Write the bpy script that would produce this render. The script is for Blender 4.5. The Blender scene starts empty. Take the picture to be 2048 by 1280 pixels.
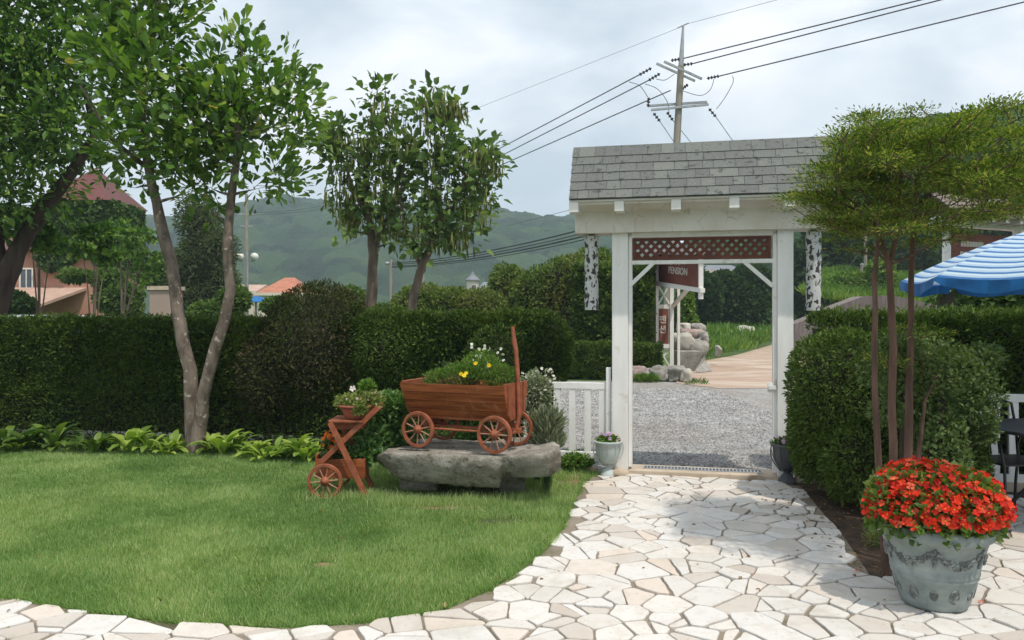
import bpy, bmesh, math, random
import numpy as np
from mathutils import Vector, Matrix, noise as mnoise

# ------------------------------------------------------------------ camera, sky, sun, exposure
F = 1593.0            # focal length in pixels of the 2048 px wide frame (28 mm)
EYE = 1.6
HOR = 625.0           # pixel row of the horizon
sc = bpy.context.scene
col = sc.collection
cam_d = bpy.data.cameras.new('camera'); cam = bpy.data.objects.new('camera', cam_d); col.objects.link(cam)
cam.location = (0, 0, EYE); cam.rotation_euler = (math.radians(90), 0, 0)
cam_d.sensor_width = 36.0; cam_d.lens = 36.0 * F / 2048; cam_d.shift_y = -(640 - HOR) / 2048
cam_d.clip_start = 0.05; cam_d.clip_end = 6000
sc.camera = cam

SUN = Vector((.24, -.36, .90)).normalized()
sun_d = bpy.data.lights.new('sun', 'SUN'); sun_d.energy = 2.95; sun_d.angle = math.radians(0.8); sun_d.color = (1, .93, .82)
sun_o = bpy.data.objects.new('sun', sun_d); col.objects.link(sun_o)
sun_o.rotation_euler = SUN.to_track_quat('Z', 'Y').to_euler(); sun_o.location = (0, 0, 20)

world = bpy.data.worlds.new("World"); sc.world = world; world.use_nodes = True
wt = world.node_tree; wn = wt.nodes; wn.clear()
def wl(a, b): wt.links.new(a, b)
sky = wn.new('ShaderNodeTexSky'); sky.sky_type = 'NISHITA'; sky.sun_disc = False
sky.sun_elevation = math.asin(SUN.z); sky.sun_rotation = math.atan2(SUN.x, SUN.y)
tc = wn.new('ShaderNodeTexCoord'); mp = wn.new('ShaderNodeMapping')
mp.inputs['Scale'].default_value = (1.5, 1.5, 3.6); mp.inputs['Location'].default_value = (3.4, .2, 1.35)
wl(tc.outputs['Generated'], mp.inputs['Vector'])
n1 = wn.new('ShaderNodeTexNoise'); n1.inputs['Scale'].default_value = 1.9; n1.inputs['Detail'].default_value = 8
n1.inputs['Roughness'].default_value = .5; n1.inputs['Distortion'].default_value = .3
wl(mp.outputs[0], n1.inputs['Vector'])
cr = wn.new('ShaderNodeValToRGB')
cr.color_ramp.elements[0].position = .40; cr.color_ramp.elements[0].color = (6.7, 7.7, 8.6, 1)
cr.color_ramp.elements[1].position = .62; cr.color_ramp.elements[1].color = (11.8, 11.9, 12.3, 1)
e = cr.color_ramp.elements.new(.50); e.color = (8.6, 9.4, 10.1, 1)
wl(n1.outputs['Fac'], cr.inputs[0])
wm = wn.new('ShaderNodeMixRGB'); wm.inputs[0].default_value = .93
wl(sky.outputs[0], wm.inputs[1]); wl(cr.outputs[0], wm.inputs[2])
bg = wn.new('ShaderNodeBackground'); bg.inputs['Strength'].default_value = .1
wl(wm.outputs[0], bg.inputs['Color'])
wo = wn.new('ShaderNodeOutputWorld'); wl(bg.outputs[0], wo.inputs['Surface'])

sc.view_settings.view_transform = 'Standard'; sc.view_settings.look = 'None'
sc.view_settings.exposure = 0.18; sc.view_settings.gamma = 1; sc.view_settings.use_curve_mapping = False
sc.render.engine = 'CYCLES'
sc.cycles.max_bounces = 6; sc.cycles.diffuse_bounces = 3; sc.cycles.transmission_bounces = 3
sc.cycles.volume_bounces = 0; sc.cycles.caustics_reflective = False; sc.cycles.caustics_refractive = False
sc.cycles.use_denoising = True

random.seed(7); R = random.Random(11); rng = np.random.default_rng(5)
PI = math.pi

def P(px, py, Y): return Vector(((px - 1024) / F * Y, Y, EYE - (py - HOR) / F * Y))
def G(px, py, z=0.0):
    Y = (EYE - z) * F / (py - HOR); return Vector(((px - 1024) / F * Y, Y, z))
def MP(px, Y): return px / F * Y      # pixels -> metres at a depth

# ------------------------------------------------------------------ materials
def newmat(name):
    m = bpy.data.materials.new(name); m.use_nodes = True
    nt = m.node_tree; nt.nodes.clear()
    out = nt.nodes.new('ShaderNodeOutputMaterial')
    return m, nt, out
def ramp(nt, stops, fac):
    r = nt.nodes.new('ShaderNodeValToRGB'); els = r.color_ramp.elements
    while len(els) < len(stops): els.new(.5)
    for e, (p, c) in zip(els, stops): e.position = p; e.color = (*c, 1)
    nt.links.new(fac, r.inputs[0]); return r.outputs[0]
def noise(nt, scale, detail=4, vec=None, rough=.55, dist=0, obj=True):
    n = nt.nodes.new('ShaderNodeTexNoise'); n.inputs['Scale'].default_value = scale
    n.inputs['Detail'].default_value = detail; n.inputs['Roughness'].default_value = rough
    n.inputs['Distortion'].default_value = dist
    if vec is None:
        t = nt.nodes.new('ShaderNodeTexCoord'); vec = t.outputs['Object']
    nt.links.new(vec, n.inputs['Vector']); return n.outputs['Fac']
def mapped(nt, scale):
    t = nt.nodes.new('ShaderNodeTexCoord'); m = nt.nodes.new('ShaderNodeMapping')
    m.inputs['Scale'].default_value = scale; nt.links.new(t.outputs['Object'], m.inputs['Vector']); return m.outputs[0]
def mixc(nt, a, b, fac, mode='MIX'):
    m = nt.nodes.new('ShaderNodeMixRGB'); m.blend_type = mode
    for s, v in ((1, a), (2, b)):
        if isinstance(v, tuple): m.inputs[s].default_value = (*v, 1)
        else: nt.links.new(v, m.inputs[s])
    if isinstance(fac, float): m.inputs[0].default_value = fac
    else: nt.links.new(fac, m.inputs[0])
    return m.outputs[0]
def attr(nt, name='rnd'):
    a = nt.nodes.new('ShaderNodeAttribute'); a.attribute_name = name; return a.outputs['Fac']
def bump(nt, h, strength, dist=.01):
    b = nt.nodes.new('ShaderNodeBump'); b.inputs['Strength'].default_value = strength
    b.inputs['Distance'].default_value = dist; nt.links.new(h, b.inputs['Height']); return b.outputs[0]

def mat_simple(name, c1, c2=None, scale=6, rough=.7, bmp=.2, bscale=None, spec=.3, metal=0, stretch=(1, 1, 1), lo=.35, hi=.65, bdist=.01, use_rnd=0, dirt=None):
    m, nt, out = newmat(name)
    b = nt.nodes.new('ShaderNodeBsdfPrincipled'); nt.links.new(b.outputs[0], out.inputs[0])
    c2 = c2 or tuple(x * .75 for x in c1)
    vec = mapped(nt, stretch)
    nf = noise(nt, scale, 6, vec)
    c = ramp(nt, [(lo, c2), (hi, c1)], nf)
    if dirt:
        dc, dl, dh, ds = dirt
        d = noise(nt, ds, 5, None, .6)
        r = ramp(nt, [(dl, (0, 0, 0)), (dh, (1, 1, 1))], d)
        c = mixc(nt, c, dc, r)
    if use_rnd:
        rr = ramp(nt, [(0, (1 - use_rnd,) * 3), (1, (1 + use_rnd * .4,) * 3)], attr(nt))
        c = mixc(nt, c, rr, 1.0, 'MULTIPLY')
    nt.links.new(c, b.inputs['Base Color'])
    b.inputs['Roughness'].default_value = rough; b.inputs['Metallic'].default_value = metal
    b.inputs['Specular IOR Level'].default_value = spec
    if bmp:
        h = noise(nt, bscale or scale * 4, 5, vec)
        nt.links.new(bump(nt, h, bmp, bdist), b.inputs['Normal'])
    return m

GAIN = {'grass blades': (1.56, 1.5, 2.05), 'magnolia leaves': 1.75, 'dark tree leaves': 2.1, 'catalpa leaves': 2.1, 'hanging seed pods': 1.5, 'feathery yew leaves': 2.1,
        'yew leaves': (1.8, 1.45, 1.3), 'pale yew leaves': (1.6, 1.35, 1.2), 'juniper leaves': 1.0, 'hosta leaves': 1.15, 'dark hosta leaves': .95, 'grey green leaves': 1.2, 'herb leaves': 1.2, 'begonia leaves': .8, 'mid green leaves': 1.2, 'ivy': 1.2}
def mat_leaf(name, stops, trans=.3, rough=.5, spec=.25, clump=None, clump_scale=2.0):
    """stops: colours for the per-leaf random value; clump: colour mixed in by low-frequency noise"""
    g = GAIN.get(name, 1.0); g = g if isinstance(g, tuple) else (g, g, g)
    stops = [(p, tuple(min(x * k, .8) for x, k in zip(c_, g))) for p, c_ in stops]
    if clump: clump = tuple(min(x * k, .8) for x, k in zip(clump, g))
    m, nt, out = newmat(name)
    b = nt.nodes.new('ShaderNodeBsdfPrincipled'); b.inputs['Roughness'].default_value = rough
    b.inputs['Specular IOR Level'].default_value = spec
    c = ramp(nt, stops, attr(nt))
    if clump:
        nf = noise(nt, clump_scale, 3)
        f = ramp(nt, [(.42, (0, 0, 0)), (.62, (.8, .8, .8))], nf)
        c = mixc(nt, c, clump, f)
    nt.links.new(c, b.inputs['Base Color'])
    t = nt.nodes.new('ShaderNodeBsdfTranslucent')
    tcn = mixc(nt, c, (1.3, 1.5, .55), 1.0, 'MULTIPLY'); nt.links.new(tcn, t.inputs['Color'])
    mx = nt.nodes.new('ShaderNodeMixShader'); mx.inputs[0].default_value = trans
    nt.links.new(b.outputs[0], mx.inputs[1]); nt.links.new(t.outputs[0], mx.inputs[2])
    nt.links.new(mx.outputs[0], out.inputs[0]); return m

# ------------------------------------------------------------------ object helpers
def tag(o, label=None, cat=None, group=None, kind=None):
    if label: o['label'] = label
    if cat: o['category'] = cat
    if group: o['group'] = group
    if kind: o['kind'] = kind
    return o
def empty(name, loc=(0, 0, 0), rz=0, label=None, cat=None, group=None):
    o = bpy.data.objects.new(name, None); col.objects.link(o)
    o.location = loc; o.rotation_euler = (0, 0, rz); o.empty_display_size = .1
    tag(o, label, cat, group); return o
def link(name, me, mat, parent=None):
    o = bpy.data.objects.new(name, me); col.objects.link(o)
    if mat and not me.materials: me.materials.append(mat)
    if parent: o.parent = parent
    return o

class MB:
    def __init__(s): s.v = []; s.f = []; s.r = []; s.sm = []
    def add(s, vs, fs, r=None, smooth=False):
        b = len(s.v); s.v += [tuple(v) for v in vs]
        for f in fs:
            s.f.append([b + i for i in f]); s.r.append(.5 if r is None else r); s.sm.append(smooth)
    def box(s, x0, x1, y0, y1, z0, z1, r=None, M=None):
        vs = [(x, y, z) for z in (z0, z1) for y in (y0, y1) for x in (x0, x1)]
        if M is not None: vs = [M @ Vector(v) for v in vs]
        s.add(vs, [(0, 2, 3, 1), (4, 5, 7, 6), (0, 1, 5, 4), (2, 6, 7, 3), (0, 4, 6, 2), (1, 3, 7, 5)], r)
    def bar(s, a, b, w, t, up=(0, 0, 1), r=None):
        """box beam from a to b, w across (along up x dir), t along up"""
        a = Vector(a); b = Vector(b); d = (b - a); L = d.length; d.normalize()
        u = Vector(up); sdir = d.cross(u)
        if sdir.length < 1e-4: sdir = d.cross(Vector((0, 1, 0)))
        sdir.normalize(); u2 = sdir.cross(d).normalized()
        vs = [a + d * (L * i) + sdir * (w / 2 * j) + u2 * (t / 2 * k) for i in (0, 1) for j in (-1, 1) for k in (-1, 1)]
        s.add(vs, [(0, 1, 3, 2), (4, 6, 7, 5), (0, 4, 5, 1), (2, 3, 7, 6), (0, 2, 6, 4), (1, 5, 7, 3)], r)
    def tube(s, pts, rad, n=8, r=None, cap=True, wob=0):
        pts = [Vector(p) for p in pts]; m = len(pts)
        if isinstance(rad, (int, float)): rad = [rad] * m
        vs = []; ref = None
        for i, p in enumerate(pts):
            d = (pts[min(i + 1, m - 1)] - pts[max(i - 1, 0)]).normalized()
            if ref is None:
                ref = d.orthogonal().normalized()
            ref = (ref - d * ref.dot(d)).normalized(); bi = d.cross(ref)
            for k in range(n):
                a = 2 * PI * k / n
                rr = rad[i] * (1 + (R.uniform(-wob, wob) if wob else 0))
                vs.append(p + (ref * math.cos(a) + bi * math.sin(a)) * rr)
        fs = [(i * n + k, i * n + (k + 1) % n, (i + 1) * n + (k + 1) % n, (i + 1) * n + k) for i in range(m - 1) for k in range(n)]
        s.add(vs, fs, r, True)
        if cap: s.add(vs[:n], [tuple(range(n))[::-1]], r); s.add(vs[-n:], [tuple(range(n))], r)
    def lathe(s, prof, c=(0, 0, 0), n=32, r=None, smooth=True, M=None):
        vs = []
        for (rr, z) in prof:
            for k in range(n):
                a = 2 * PI * k / n; v = Vector((c[0] + rr * math.cos(a), c[1] + rr * math.sin(a), c[2] + z))
                vs.append(M @ v if M is not None else v)
        m = len(prof)
        fs = [(i * n + k, i * n + (k + 1) % n, (i + 1) * n + (k + 1) % n, (i + 1) * n + k) for i in range(m - 1) for k in range(n)]
        s.add(vs, fs, r, smooth)
    def prism(s, poly, x0, x1, axes='yz', r=None):
        """polygon in a plane extruded along the remaining axis"""
        n = len(poly); vs = []
        for x in (x0, x1):
            for (a, b) in poly:
                vs.append({'yz': (x, a, b), 'xz': (a, x, b), 'xy': (a, b, x)}[axes])
        fs = [tuple(range(n))[::-1], tuple(range(n, 2 * n))] + [(i, (i + 1) % n, n + (i + 1) % n, n + i) for i in range(n)]
        s.add(vs, fs, r)
    def torus(s, c, Rr, r1, axis='y', n=32, m=10, M=None, rr=None, w=None):
        vs = []; w = w or r1
        for i in range(n):
            a = 2 * PI * i / n
            for j in range(m):
                b = 2 * PI * j / m
                rad = Rr + r1 * math.cos(b); h = w * math.sin(b)
                v = Vector((rad * math.cos(a), h, rad * math.sin(a))) if axis == 'y' else Vector((rad * math.cos(a), rad * math.sin(a), h))
                v = v + Vector(c); vs.append(M @ v if M is not None else v)
        fs = [(i * m + j, ((i + 1) % n) * m + j, ((i + 1) % n) * m + (j + 1) % m, i * m + (j + 1) % m) for i in range(n) for j in range(m)]
        s.add(vs, fs, rr, True)
    def build(s, name, mat, parent=None, bevel=0, rnd=False):
        me = bpy.data.meshes.new(name); me.from_pydata(s.v, [], s.f); 
        me.polygons.foreach_set('use_smooth', s.sm)
        if rnd:
            a = me.attributes.new('rnd', 'FLOAT', 'FACE'); a.data.foreach_set('value', s.r)
        bm = bmesh.new(); bm.from_mesh(me)
        bmesh.ops.recalc_face_normals(bm, faces=bm.faces)
        bm.to_mesh(me); bm.free(); me.update()
        o = link(name, me, mat, parent)
        if bevel:
            md = o.modifiers.new('bevel', 'BEVEL'); md.width = bevel; md.segments = 2; md.limit_method = 'ANGLE'; md.angle_limit = math.radians(40)
        return o

def np_mesh(name, V, Fc, mat, parent=None, rnd=None, smooth=False):
    me = bpy.data.meshes.new(name); n, k = Fc.shape
    me.vertices.add(len(V)); me.vertices.foreach_set('co', np.ascontiguousarray(V, dtype=np.float32).ravel())
    me.loops.add(n * k); me.loops.foreach_set('vertex_index', np.ascontiguousarray(Fc, dtype=np.int32).ravel())
    me.polygons.add(n); me.polygons.foreach_set('loop_start', np.arange(0, n * k, k, dtype=np.int32))
    me.polygons.foreach_set('use_smooth', np.full(n, smooth))
    if rnd is not None:
        a = me.attributes.new('rnd', 'FLOAT', 'FACE'); a.data.foreach_set('value', np.ascontiguousarray(rnd, dtype=np.float32))
    me.update(calc_edges=True)
    return link(name, me, mat, parent)

TM = {
    'quad': (np.array([(0, 0, 0), (.5, .5, .1), (0, 1, 0), (-.5, .5, .1)]), np.array([(0, 1, 2, 3)])),
    'leaf': (np.array([(0, 0, 0), (.36, .22, .08), (.5, .55, .12), (0, 1, -.08), (-.5, .55, .12), (-.36, .22, .08)]), np.array([(0, 1, 2, 3), (0, 3, 4, 5)])),
    'obo': (np.array([(0, 0, 0), (.22, .3, .05), (.5, .7, .1), (.28, .95, .03), (0, 1, -.03), (-.28, .95, .03), (-.5, .7, .1), (-.22, .3, .05)]), np.array([(0, 1, 2, 3), (0, 3, 4, 5), (0, 5, 6, 7)])),
    'blade': (np.array([(-.5, 0, 0), (.5, 0, 0), (0, 1, .0)]), np.array([(0, 1, 2)])),
}
def unit(a): return a / np.maximum(np.linalg.norm(a, axis=-1, keepdims=True), 1e-9)
def leaves(name, Pn, D, N, L, W, mat, parent=None, tm='leaf', rnd=None):
    tv, tf = TM[tm]; n = len(Pn)
    D = unit(D); S = unit(np.cross(D, N)); N = np.cross(S, D)
    L = np.broadcast_to(L, (n,)); W = np.broadcast_to(W, (n,))
    V = (Pn[:, None, :] + D[:, None, :] * (L[:, None, None] * tv[None, :, 1:2]) + S[:, None, :] * (W[:, None, None] * tv[None, :, 0:1])
         + N[:, None, :] * (L[:, None, None] * tv[None, :, 2:3])).reshape(-1, 3)
    Fc = (tf[None] + (np.arange(n) * len(tv))[:, None, None]).reshape(-1, tf.shape[1])
    if rnd is None: rnd = rng.random(n)
    return np_mesh(name, V, Fc, mat, parent, np.repeat(rnd, len(tf)))

def hash3(i, seed):
    h = (i[..., 0] * 374761393 + i[..., 1] * 668265263 + i[..., 2] * 2147483647 + seed * 1274126177) & 0xffffffff
    h = ((h ^ (h >> 13)) * 1274126177) & 0xffffffff
    return ((h ^ (h >> 16)) & 0xffff) / 65535.0
def vnoise(p, scale=1.0, seed=0):
    q = np.asarray(p) * scale; i = np.floor(q).astype(np.int64); f = q - i; f = f * f * (3 - 2 * f)
    r = 0
    for dx in (0, 1):
        for dy in (0, 1):
            for dz in (0, 1):
                w = (f[..., 0] if dx else 1 - f[..., 0]) * (f[..., 1] if dy else 1 - f[..., 1]) * (f[..., 2] if dz else 1 - f[..., 2])
                r = r + w * hash3(i + np.array([dx, dy, dz]), seed)
    return r
def fbm(p, scale=1.0, seed=0, octv=4):
    r = 0; a = .5
    for k in range(octv): r = r + a * vnoise(p, scale * 2 ** k, seed + k); a *= .5
    return r

def rdir(n): return unit(rng.normal(size=(n, 3)))

# foliage on an ellipsoid shell / hedge box ------------------------------------------------
def shell_points(c, rad, n, lump=.12, seed=0, thick=.12, lscale=2.2, bottom=-.9):
    d = rdir(int(n * 1.6)); d = d[d[:, 2] > bottom][:n]
    c = np.array(c); rad = np.array(rad)
    q = c + d * rad
    k = 1 + lump * 2 * (fbm(q, lscale, seed, 3) - .45)
    k = k * (1 - np.minimum(rng.exponential(thick * .5, len(d)), .5))
    return c + d * rad * k[:, None], unit(d / rad)

def core_blob(mb, c, rad, k=.8):  # solid lump that stops light passing through the foliage
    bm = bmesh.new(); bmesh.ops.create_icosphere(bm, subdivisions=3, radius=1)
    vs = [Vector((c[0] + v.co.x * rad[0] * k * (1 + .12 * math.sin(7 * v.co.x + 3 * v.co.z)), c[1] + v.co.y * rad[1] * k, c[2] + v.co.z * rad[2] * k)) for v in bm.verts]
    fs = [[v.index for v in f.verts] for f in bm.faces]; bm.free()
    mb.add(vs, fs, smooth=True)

def shrub(name, label, cat, blobs, n, L, W, mat, group=None, tm='leaf', lump=.15, thick=.15, core=.78, stems=True, lscale=2.5, up=.25, wild=.6, bottom=-.8, stem_n=5, trunk_mat=None):
    """blobs: [(centre, radii)]; n leaves shared by surface"""
    base = Vector(blobs[0][0]); zmin = 0
    root = empty(name, (0, 0, 0), 0, label, cat, group)
    area = [r[0] * r[1] + r[1] * r[2] + r[0] * r[2] for _, r in blobs]; tot = sum(area)
    Ps = []; Ns = []
    for i, (c, r) in enumerate(blobs):
        p, d = shell_points(c, r, max(int(n * area[i] / tot), 10), lump, i * 7 + 3, thick, lscale, bottom)
        keep = np.ones(len(p), bool)
        for j, (c2, r2) in enumerate(blobs):
            if j != i: keep &= (((p - np.array(c2)) / (np.array(r2) * .8)) ** 2).sum(1) > 1
        Ps.append(p[keep]); Ns.append(d[keep])
    p = np.concatenate(Ps); d = np.concatenate(Ns)
    p[:, 2] = np.maximum(p[:, 2], .02)
    D = unit(d + wild * rng.normal(size=p.shape) + np.array([0, 0, up])); N = unit(d + np.array([0, 0, .6]) + .7 * rng.normal(size=p.shape))
    ll = L * rng.uniform(.6, 1.3, len(p)); leaves('foliage', p, D, N, ll, W / L * ll, mat, root, tm)
    if core:
        mb = MB()
        for c, r in blobs: core_blob(mb, c, r, core)
        mb.build('branches_or_core', M['dark_core'], root)  # opaque dark cores added behind the leaves to block light, not modelled branches
    if stems:
        mb = MB()
        for k in range(stem_n):
            c, r = blobs[k % len(blobs)]
            x = c[0] + R.uniform(-.4, .4) * r[0]; y = c[1] + R.uniform(-.4, .4) * r[1]
            mb.tube([(x, y, -.02), (x + R.uniform(-.05, .05), y, max(c[2] - r[2] * .5, .1)), (x + R.uniform(-.1, .1), y, max(c[2], .15))], [.025, .02, .012], 6)
        mb.build('stem', trunk_mat or M['bark_dark'], root)
    return root

def hedge(name, label, path, h, halfw, dens, L, W, mat, group=None, thin_low=None, tm='quad', seed=3, lump=.07, z0=.02, core_in=.12, wild=.8, zc0=0.0, shoots=90):
    """path: list of (x, y); rounded box cross-section of half width halfw and height h"""
    root = empty(name, (path[0][0], path[0][1], 0), 0, label, 'hedge', group)
    off = np.array([path[0][0], path[0][1], 0.0])
    Ps = []; Ds = []; core = MB()
    for a, b in zip(path[:-1], path[1:]):
        a = np.array(a); b = np.array(b); Ln = np.linalg.norm(b - a); t = (b - a) / Ln; nn = np.array([t[1], -t[0]])
        if nn[1] > 0: nn = -nn            # towards the camera
        n = int(dens * Ln * (2 * h + 2 * halfw) * .8)
        s = rng.uniform(-.05, Ln + .05, n); u = rng.random(n)
        # side selection: front 45, top 35, back 20
        prof = np.zeros((n, 2)); nrm = np.zeros((n, 2))
        fr = u < .5; tp = (u >= .5) & (u < .86); bk = u >= .86
        zz = rng.random(n)
        if thin_low is not None:
            lowk = (zz * h < thin_low) & (rng.random(n) > .6); zz[lowk] = rng.uniform(thin_low / h, 1, lowk.sum())
        prof[fr] = np.stack([np.full(fr.sum(), halfw), z0 + zz[fr] * (h - z0)], 1); nrm[fr] = (1, .15)
        prof[tp] = np.stack([rng.uniform(-halfw, halfw, tp.sum()), np.full(tp.sum(), h)], 1); nrm[tp] = (0, 1)
        prof[bk] = np.stack([np.full(bk.sum(), -halfw), z0 + zz[bk] * (h - z0)], 1); nrm[bk] = (-1, .15)
        # round the shoulders
        rr = min(.16, halfw * .6)
        ex = np.abs(prof[:, 0]) - (halfw - rr); ez = prof[:, 1] - (h - rr)
        cn = (ex > 0) & (ez > 0); ln = np.hypot(ex, ez)
        kk = np.where(cn & (ln > rr), rr / np.maximum(ln, 1e-6), 1)
        prof[:, 0] = np.where(cn, np.sign(prof[:, 0]) * ((halfw - rr) + ex * kk), prof[:, 0]); prof[:, 1] = np.where(cn, (h - rr) + ez * kk, prof[:, 1])
        nrm[cn] = np.stack([np.sign(prof[cn, 0]), np.ones(cn.sum())], 1)
        nrm = unit(nrm)
        base3 = np.stack([a[0] + t[0] * s + nn[0] * prof[:, 0], a[1] + t[1] * s + nn[1] * prof[:, 0], prof[:, 1]], 1)
        n3 = np.stack([nn[0] * nrm[:, 0], nn[1] * nrm[:, 0], nrm[:, 1]], 1)
        dsp = lump * 3.6 * (fbm(base3, 3.6, seed, 4) - .45) + .05 * (vnoise(base3, 1.1, seed + 9) - .5) - np.minimum(rng.exponential(.035, n), .14)
        Ps.append(base3 + n3 * dsp[:, None]); Ds.append(n3)
        # opaque dark solid added inside the hedge to block light
        w = halfw - core_in; mseg = max(int(Ln / .3), 2)
        for k in range(mseg):
            s0 = Ln * k / mseg; s1 = Ln * (k + 1) / mseg
            hh = h - core_in + R.uniform(-.03, .02); ww = w + R.uniform(-.03, .01)
            vs = []
            for sx in (s0, s1):
                for (pw, pz) in ((ww, zc0), (ww, hh - .08), (ww - .08, hh), (-ww + .08, hh), (-ww, hh - .08), (-ww, zc0)):
                    vs.append((a[0] + t[0] * sx + nn[0] * pw - off[0], a[1] + t[1] * sx + nn[1] * pw - off[1], pz))
            fs = [(i, (i + 1) % 6, 6 + (i + 1) % 6, 6 + i) for i in range(6)] + [(0, 1, 2, 3, 4, 5), (11, 10, 9, 8, 7, 6)]
            core.add(vs, fs)
    p = np.concatenate(Ps); d = np.concatenate(Ds)
    D = unit(d + wild * rng.normal(size=p.shape) + np.array([0, 0, .3])); N = unit(d + .8 * rng.normal(size=p.shape) + np.array([0, 0, .4]))
    ll = L * rng.uniform(.6, 1.4, len(p))
    leaves('foliage', p - off, D, N, ll, W / L * ll, mat, root, tm)
    core.build('branches_or_core', M['dark_core'], root)  # the light-blocking core of the hedge, not modelled branches
    SP, SD = [], []; st = MB()
    for a, b in zip(path[:-1], path[1:]):
        a = np.array(a); b = np.array(b); Ln = np.linalg.norm(b - a); t = (b - a) / Ln; nn = np.array([t[1], -t[0]]); nn = -nn if nn[1] > 0 else nn
        for _ in range(int(Ln * shoots)):
            s_ = R.uniform(0, Ln); w_ = R.uniform(-halfw * .6, halfw * 1.0); q = a + t * s_ + nn * w_; hh = h * R.uniform(.0, .07) + .02; k = R.randint(5, 11)
            z_ = h - .03 if w_ < halfw * .8 else h * R.uniform(.5, .98); d_ = np.array([nn[0] * (.1 if z_ > h - .05 else .9), nn[1] * (.1 if z_ > h - .05 else .9), 1.0]) + np.array([R.uniform(-.4, .4), R.uniform(-.3, .3), 0])
            for j in range(k):
                SP.append(np.array([q[0], q[1], z_]) + d_ * hh * j / k); SD.append(d_ * .8 + rng.normal(size=3) * .7)
        if thin_low is not None:
            for _ in range(int(Ln * 5)):
                s_ = R.uniform(0, Ln); q = a + t * s_ + nn * (halfw - R.uniform(.02, .12)) - off[:2]; x2 = R.uniform(-.06, .06)
                st = MB(); st.tube([(q[0], q[1], 0), (q[0] + x2, q[1] + .02, .35), (q[0] + x2 * 2, q[1] + .05, .85)], [.014, .011, .006], 5); st.build('stem', M['bark_dark'], root)
    if SP:
        SP = np.array(SP) - off; SD = np.array(SD); ll = L * 1.1 * rng.uniform(.7, 1.3, len(SP))
        leaves('shoots', SP, SD, rng.normal(size=SP.shape), ll, W / L * ll, mat, root, tm, np.clip(rng.normal(size=len(SP)) * .2 + .8, 0, 1))
    return root

def tree(name, label, cat, trunks, blobs, ncl, per, cr, L, W, lmat, bmat, group=None, tm='leaf', droop=.2, rmax=.035, seed=1, up=.2, minr=.35, wob=.04, flat=.0, out=.9, nn=.55, zs=1.0):
    rr = random.Random(seed)
    root = empty(name, tuple(trunks[0][0][0]), 0, label, cat, group); off = Vector(trunks[0][0][0]); offn = np.array(off)
    nodes = []; mbt = MB()
    for tr in trunks:
        # resample with slight wobble
        pts = []; rad = []
        for (p0, r0), (p1, r1) in zip(tr[:-1], tr[1:]):
            p0 = Vector(p0); p1 = Vector(p1); k = max(int((p1 - p0).length / .18), 1)
            for i in range(k):
                f = i / k; pts.append(p0.lerp(p1, f)); rad.append((r0 * (1 - f) + r1 * f) * rr.uniform(.95, 1.06))
        pts.append(Vector(tr[-1][0])); rad.append(tr[-1][1])
        if wob:
            pts = [p + Vector((rr.uniform(-1, 1), rr.uniform(-1, 1), 0)) * (min(wob * r * 4, .02)) for p, r in zip(pts, rad)]
        mbt.tube([p - off for p in pts], rad, 12, wob=.05)
        for p, r in zip(pts, rad): nodes.append((p, r))
    mbt.build('trunk', bmat, root)
    # cluster centres
    vol = [(b[1][0] * b[1][1] * b[1][2]) ** .8 for b in blobs]; tot = sum(vol); cl = []
    for b, v in zip(blobs, vol):
        for k in range(max(int(round(ncl * v / tot)), 2)):
            while True:
                d = Vector((rr.uniform(-1, 1), rr.uniform(-1, 1), rr.uniform(-1, 1)))
                if minr < d.length < 1: break
            cl.append((Vector((b[0][0] + d.x * b[1][0], b[0][1] + d.y * b[1][1], b[0][2] + d.z * b[1][2])), Vector(b[0])))
    npos = np.array([n[0] for n in nodes]); nr = [n[1] for n in nodes]
    cl.sort(key=lambda c: float(np.linalg.norm(npos - np.array(c[0]), axis=1).min()))
    mb = MB(); Ps = []; Ds = []
    start_ok = np.arange(len(npos)) > 0
    for c, bc in cl:
        cc = np.array(c); dd = np.linalg.norm(npos - cc, axis=1) + np.maximum(npos[:, 2] - cc[2] + .05, 0) * 1.6 
        j = int(dd.argmin()); q = Vector(npos[j]); r0 = min(nr[j] * .7, rmax)
        dist = (c - q).length; m = max(int(dist / .25), 2); pts = []; rad = []
        bend = Vector((rr.uniform(-1, 1), rr.uniform(-1, 1), rr.uniform(-.6, .2))) * dist * .12
        for i in range(m + 1):
            f = i / m; pts.append(q.lerp(c, f) + bend * math.sin(PI * f)); rad.append(r0 * (1 - f) + .004 * f)
        mb.tube([p - off for p in pts], rad, 5, cap=False)
        npos = np.concatenate([npos, np.array([tuple(p) for p in pts[1:]])]); nr += rad[1:]
        k = max(int(per * rr.uniform(.6, 1.4)), 2)
        tdir = np.array((pts[-1] - pts[-2]).normalized()); od = unit(cc - np.array(bc))
        g = rng.normal(size=(k, 3)); g[:, 2] *= (1 - flat); pos = cc + g * cr * .55
        dr = unit(unit(g) * out + tdir * .6 + od * .4 + np.array([0, 0, up - droop]) + rng.normal(size=(k, 3)) * .35)
        Ps.append(pos); Ds.append(dr)
    mb.build('branches_or_core', bmat, root)
    p = np.concatenate(Ps) - offn; D = np.concatenate(Ds)
    N = unit(np.array([0, 0, 1.0]) + nn * rng.normal(size=p.shape))
    ll = L * rng.uniform(.45, 1.35, len(p))
    leaves('crown', p, D, N, ll, W / L * ll, lmat, root, tm)
    return root

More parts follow.
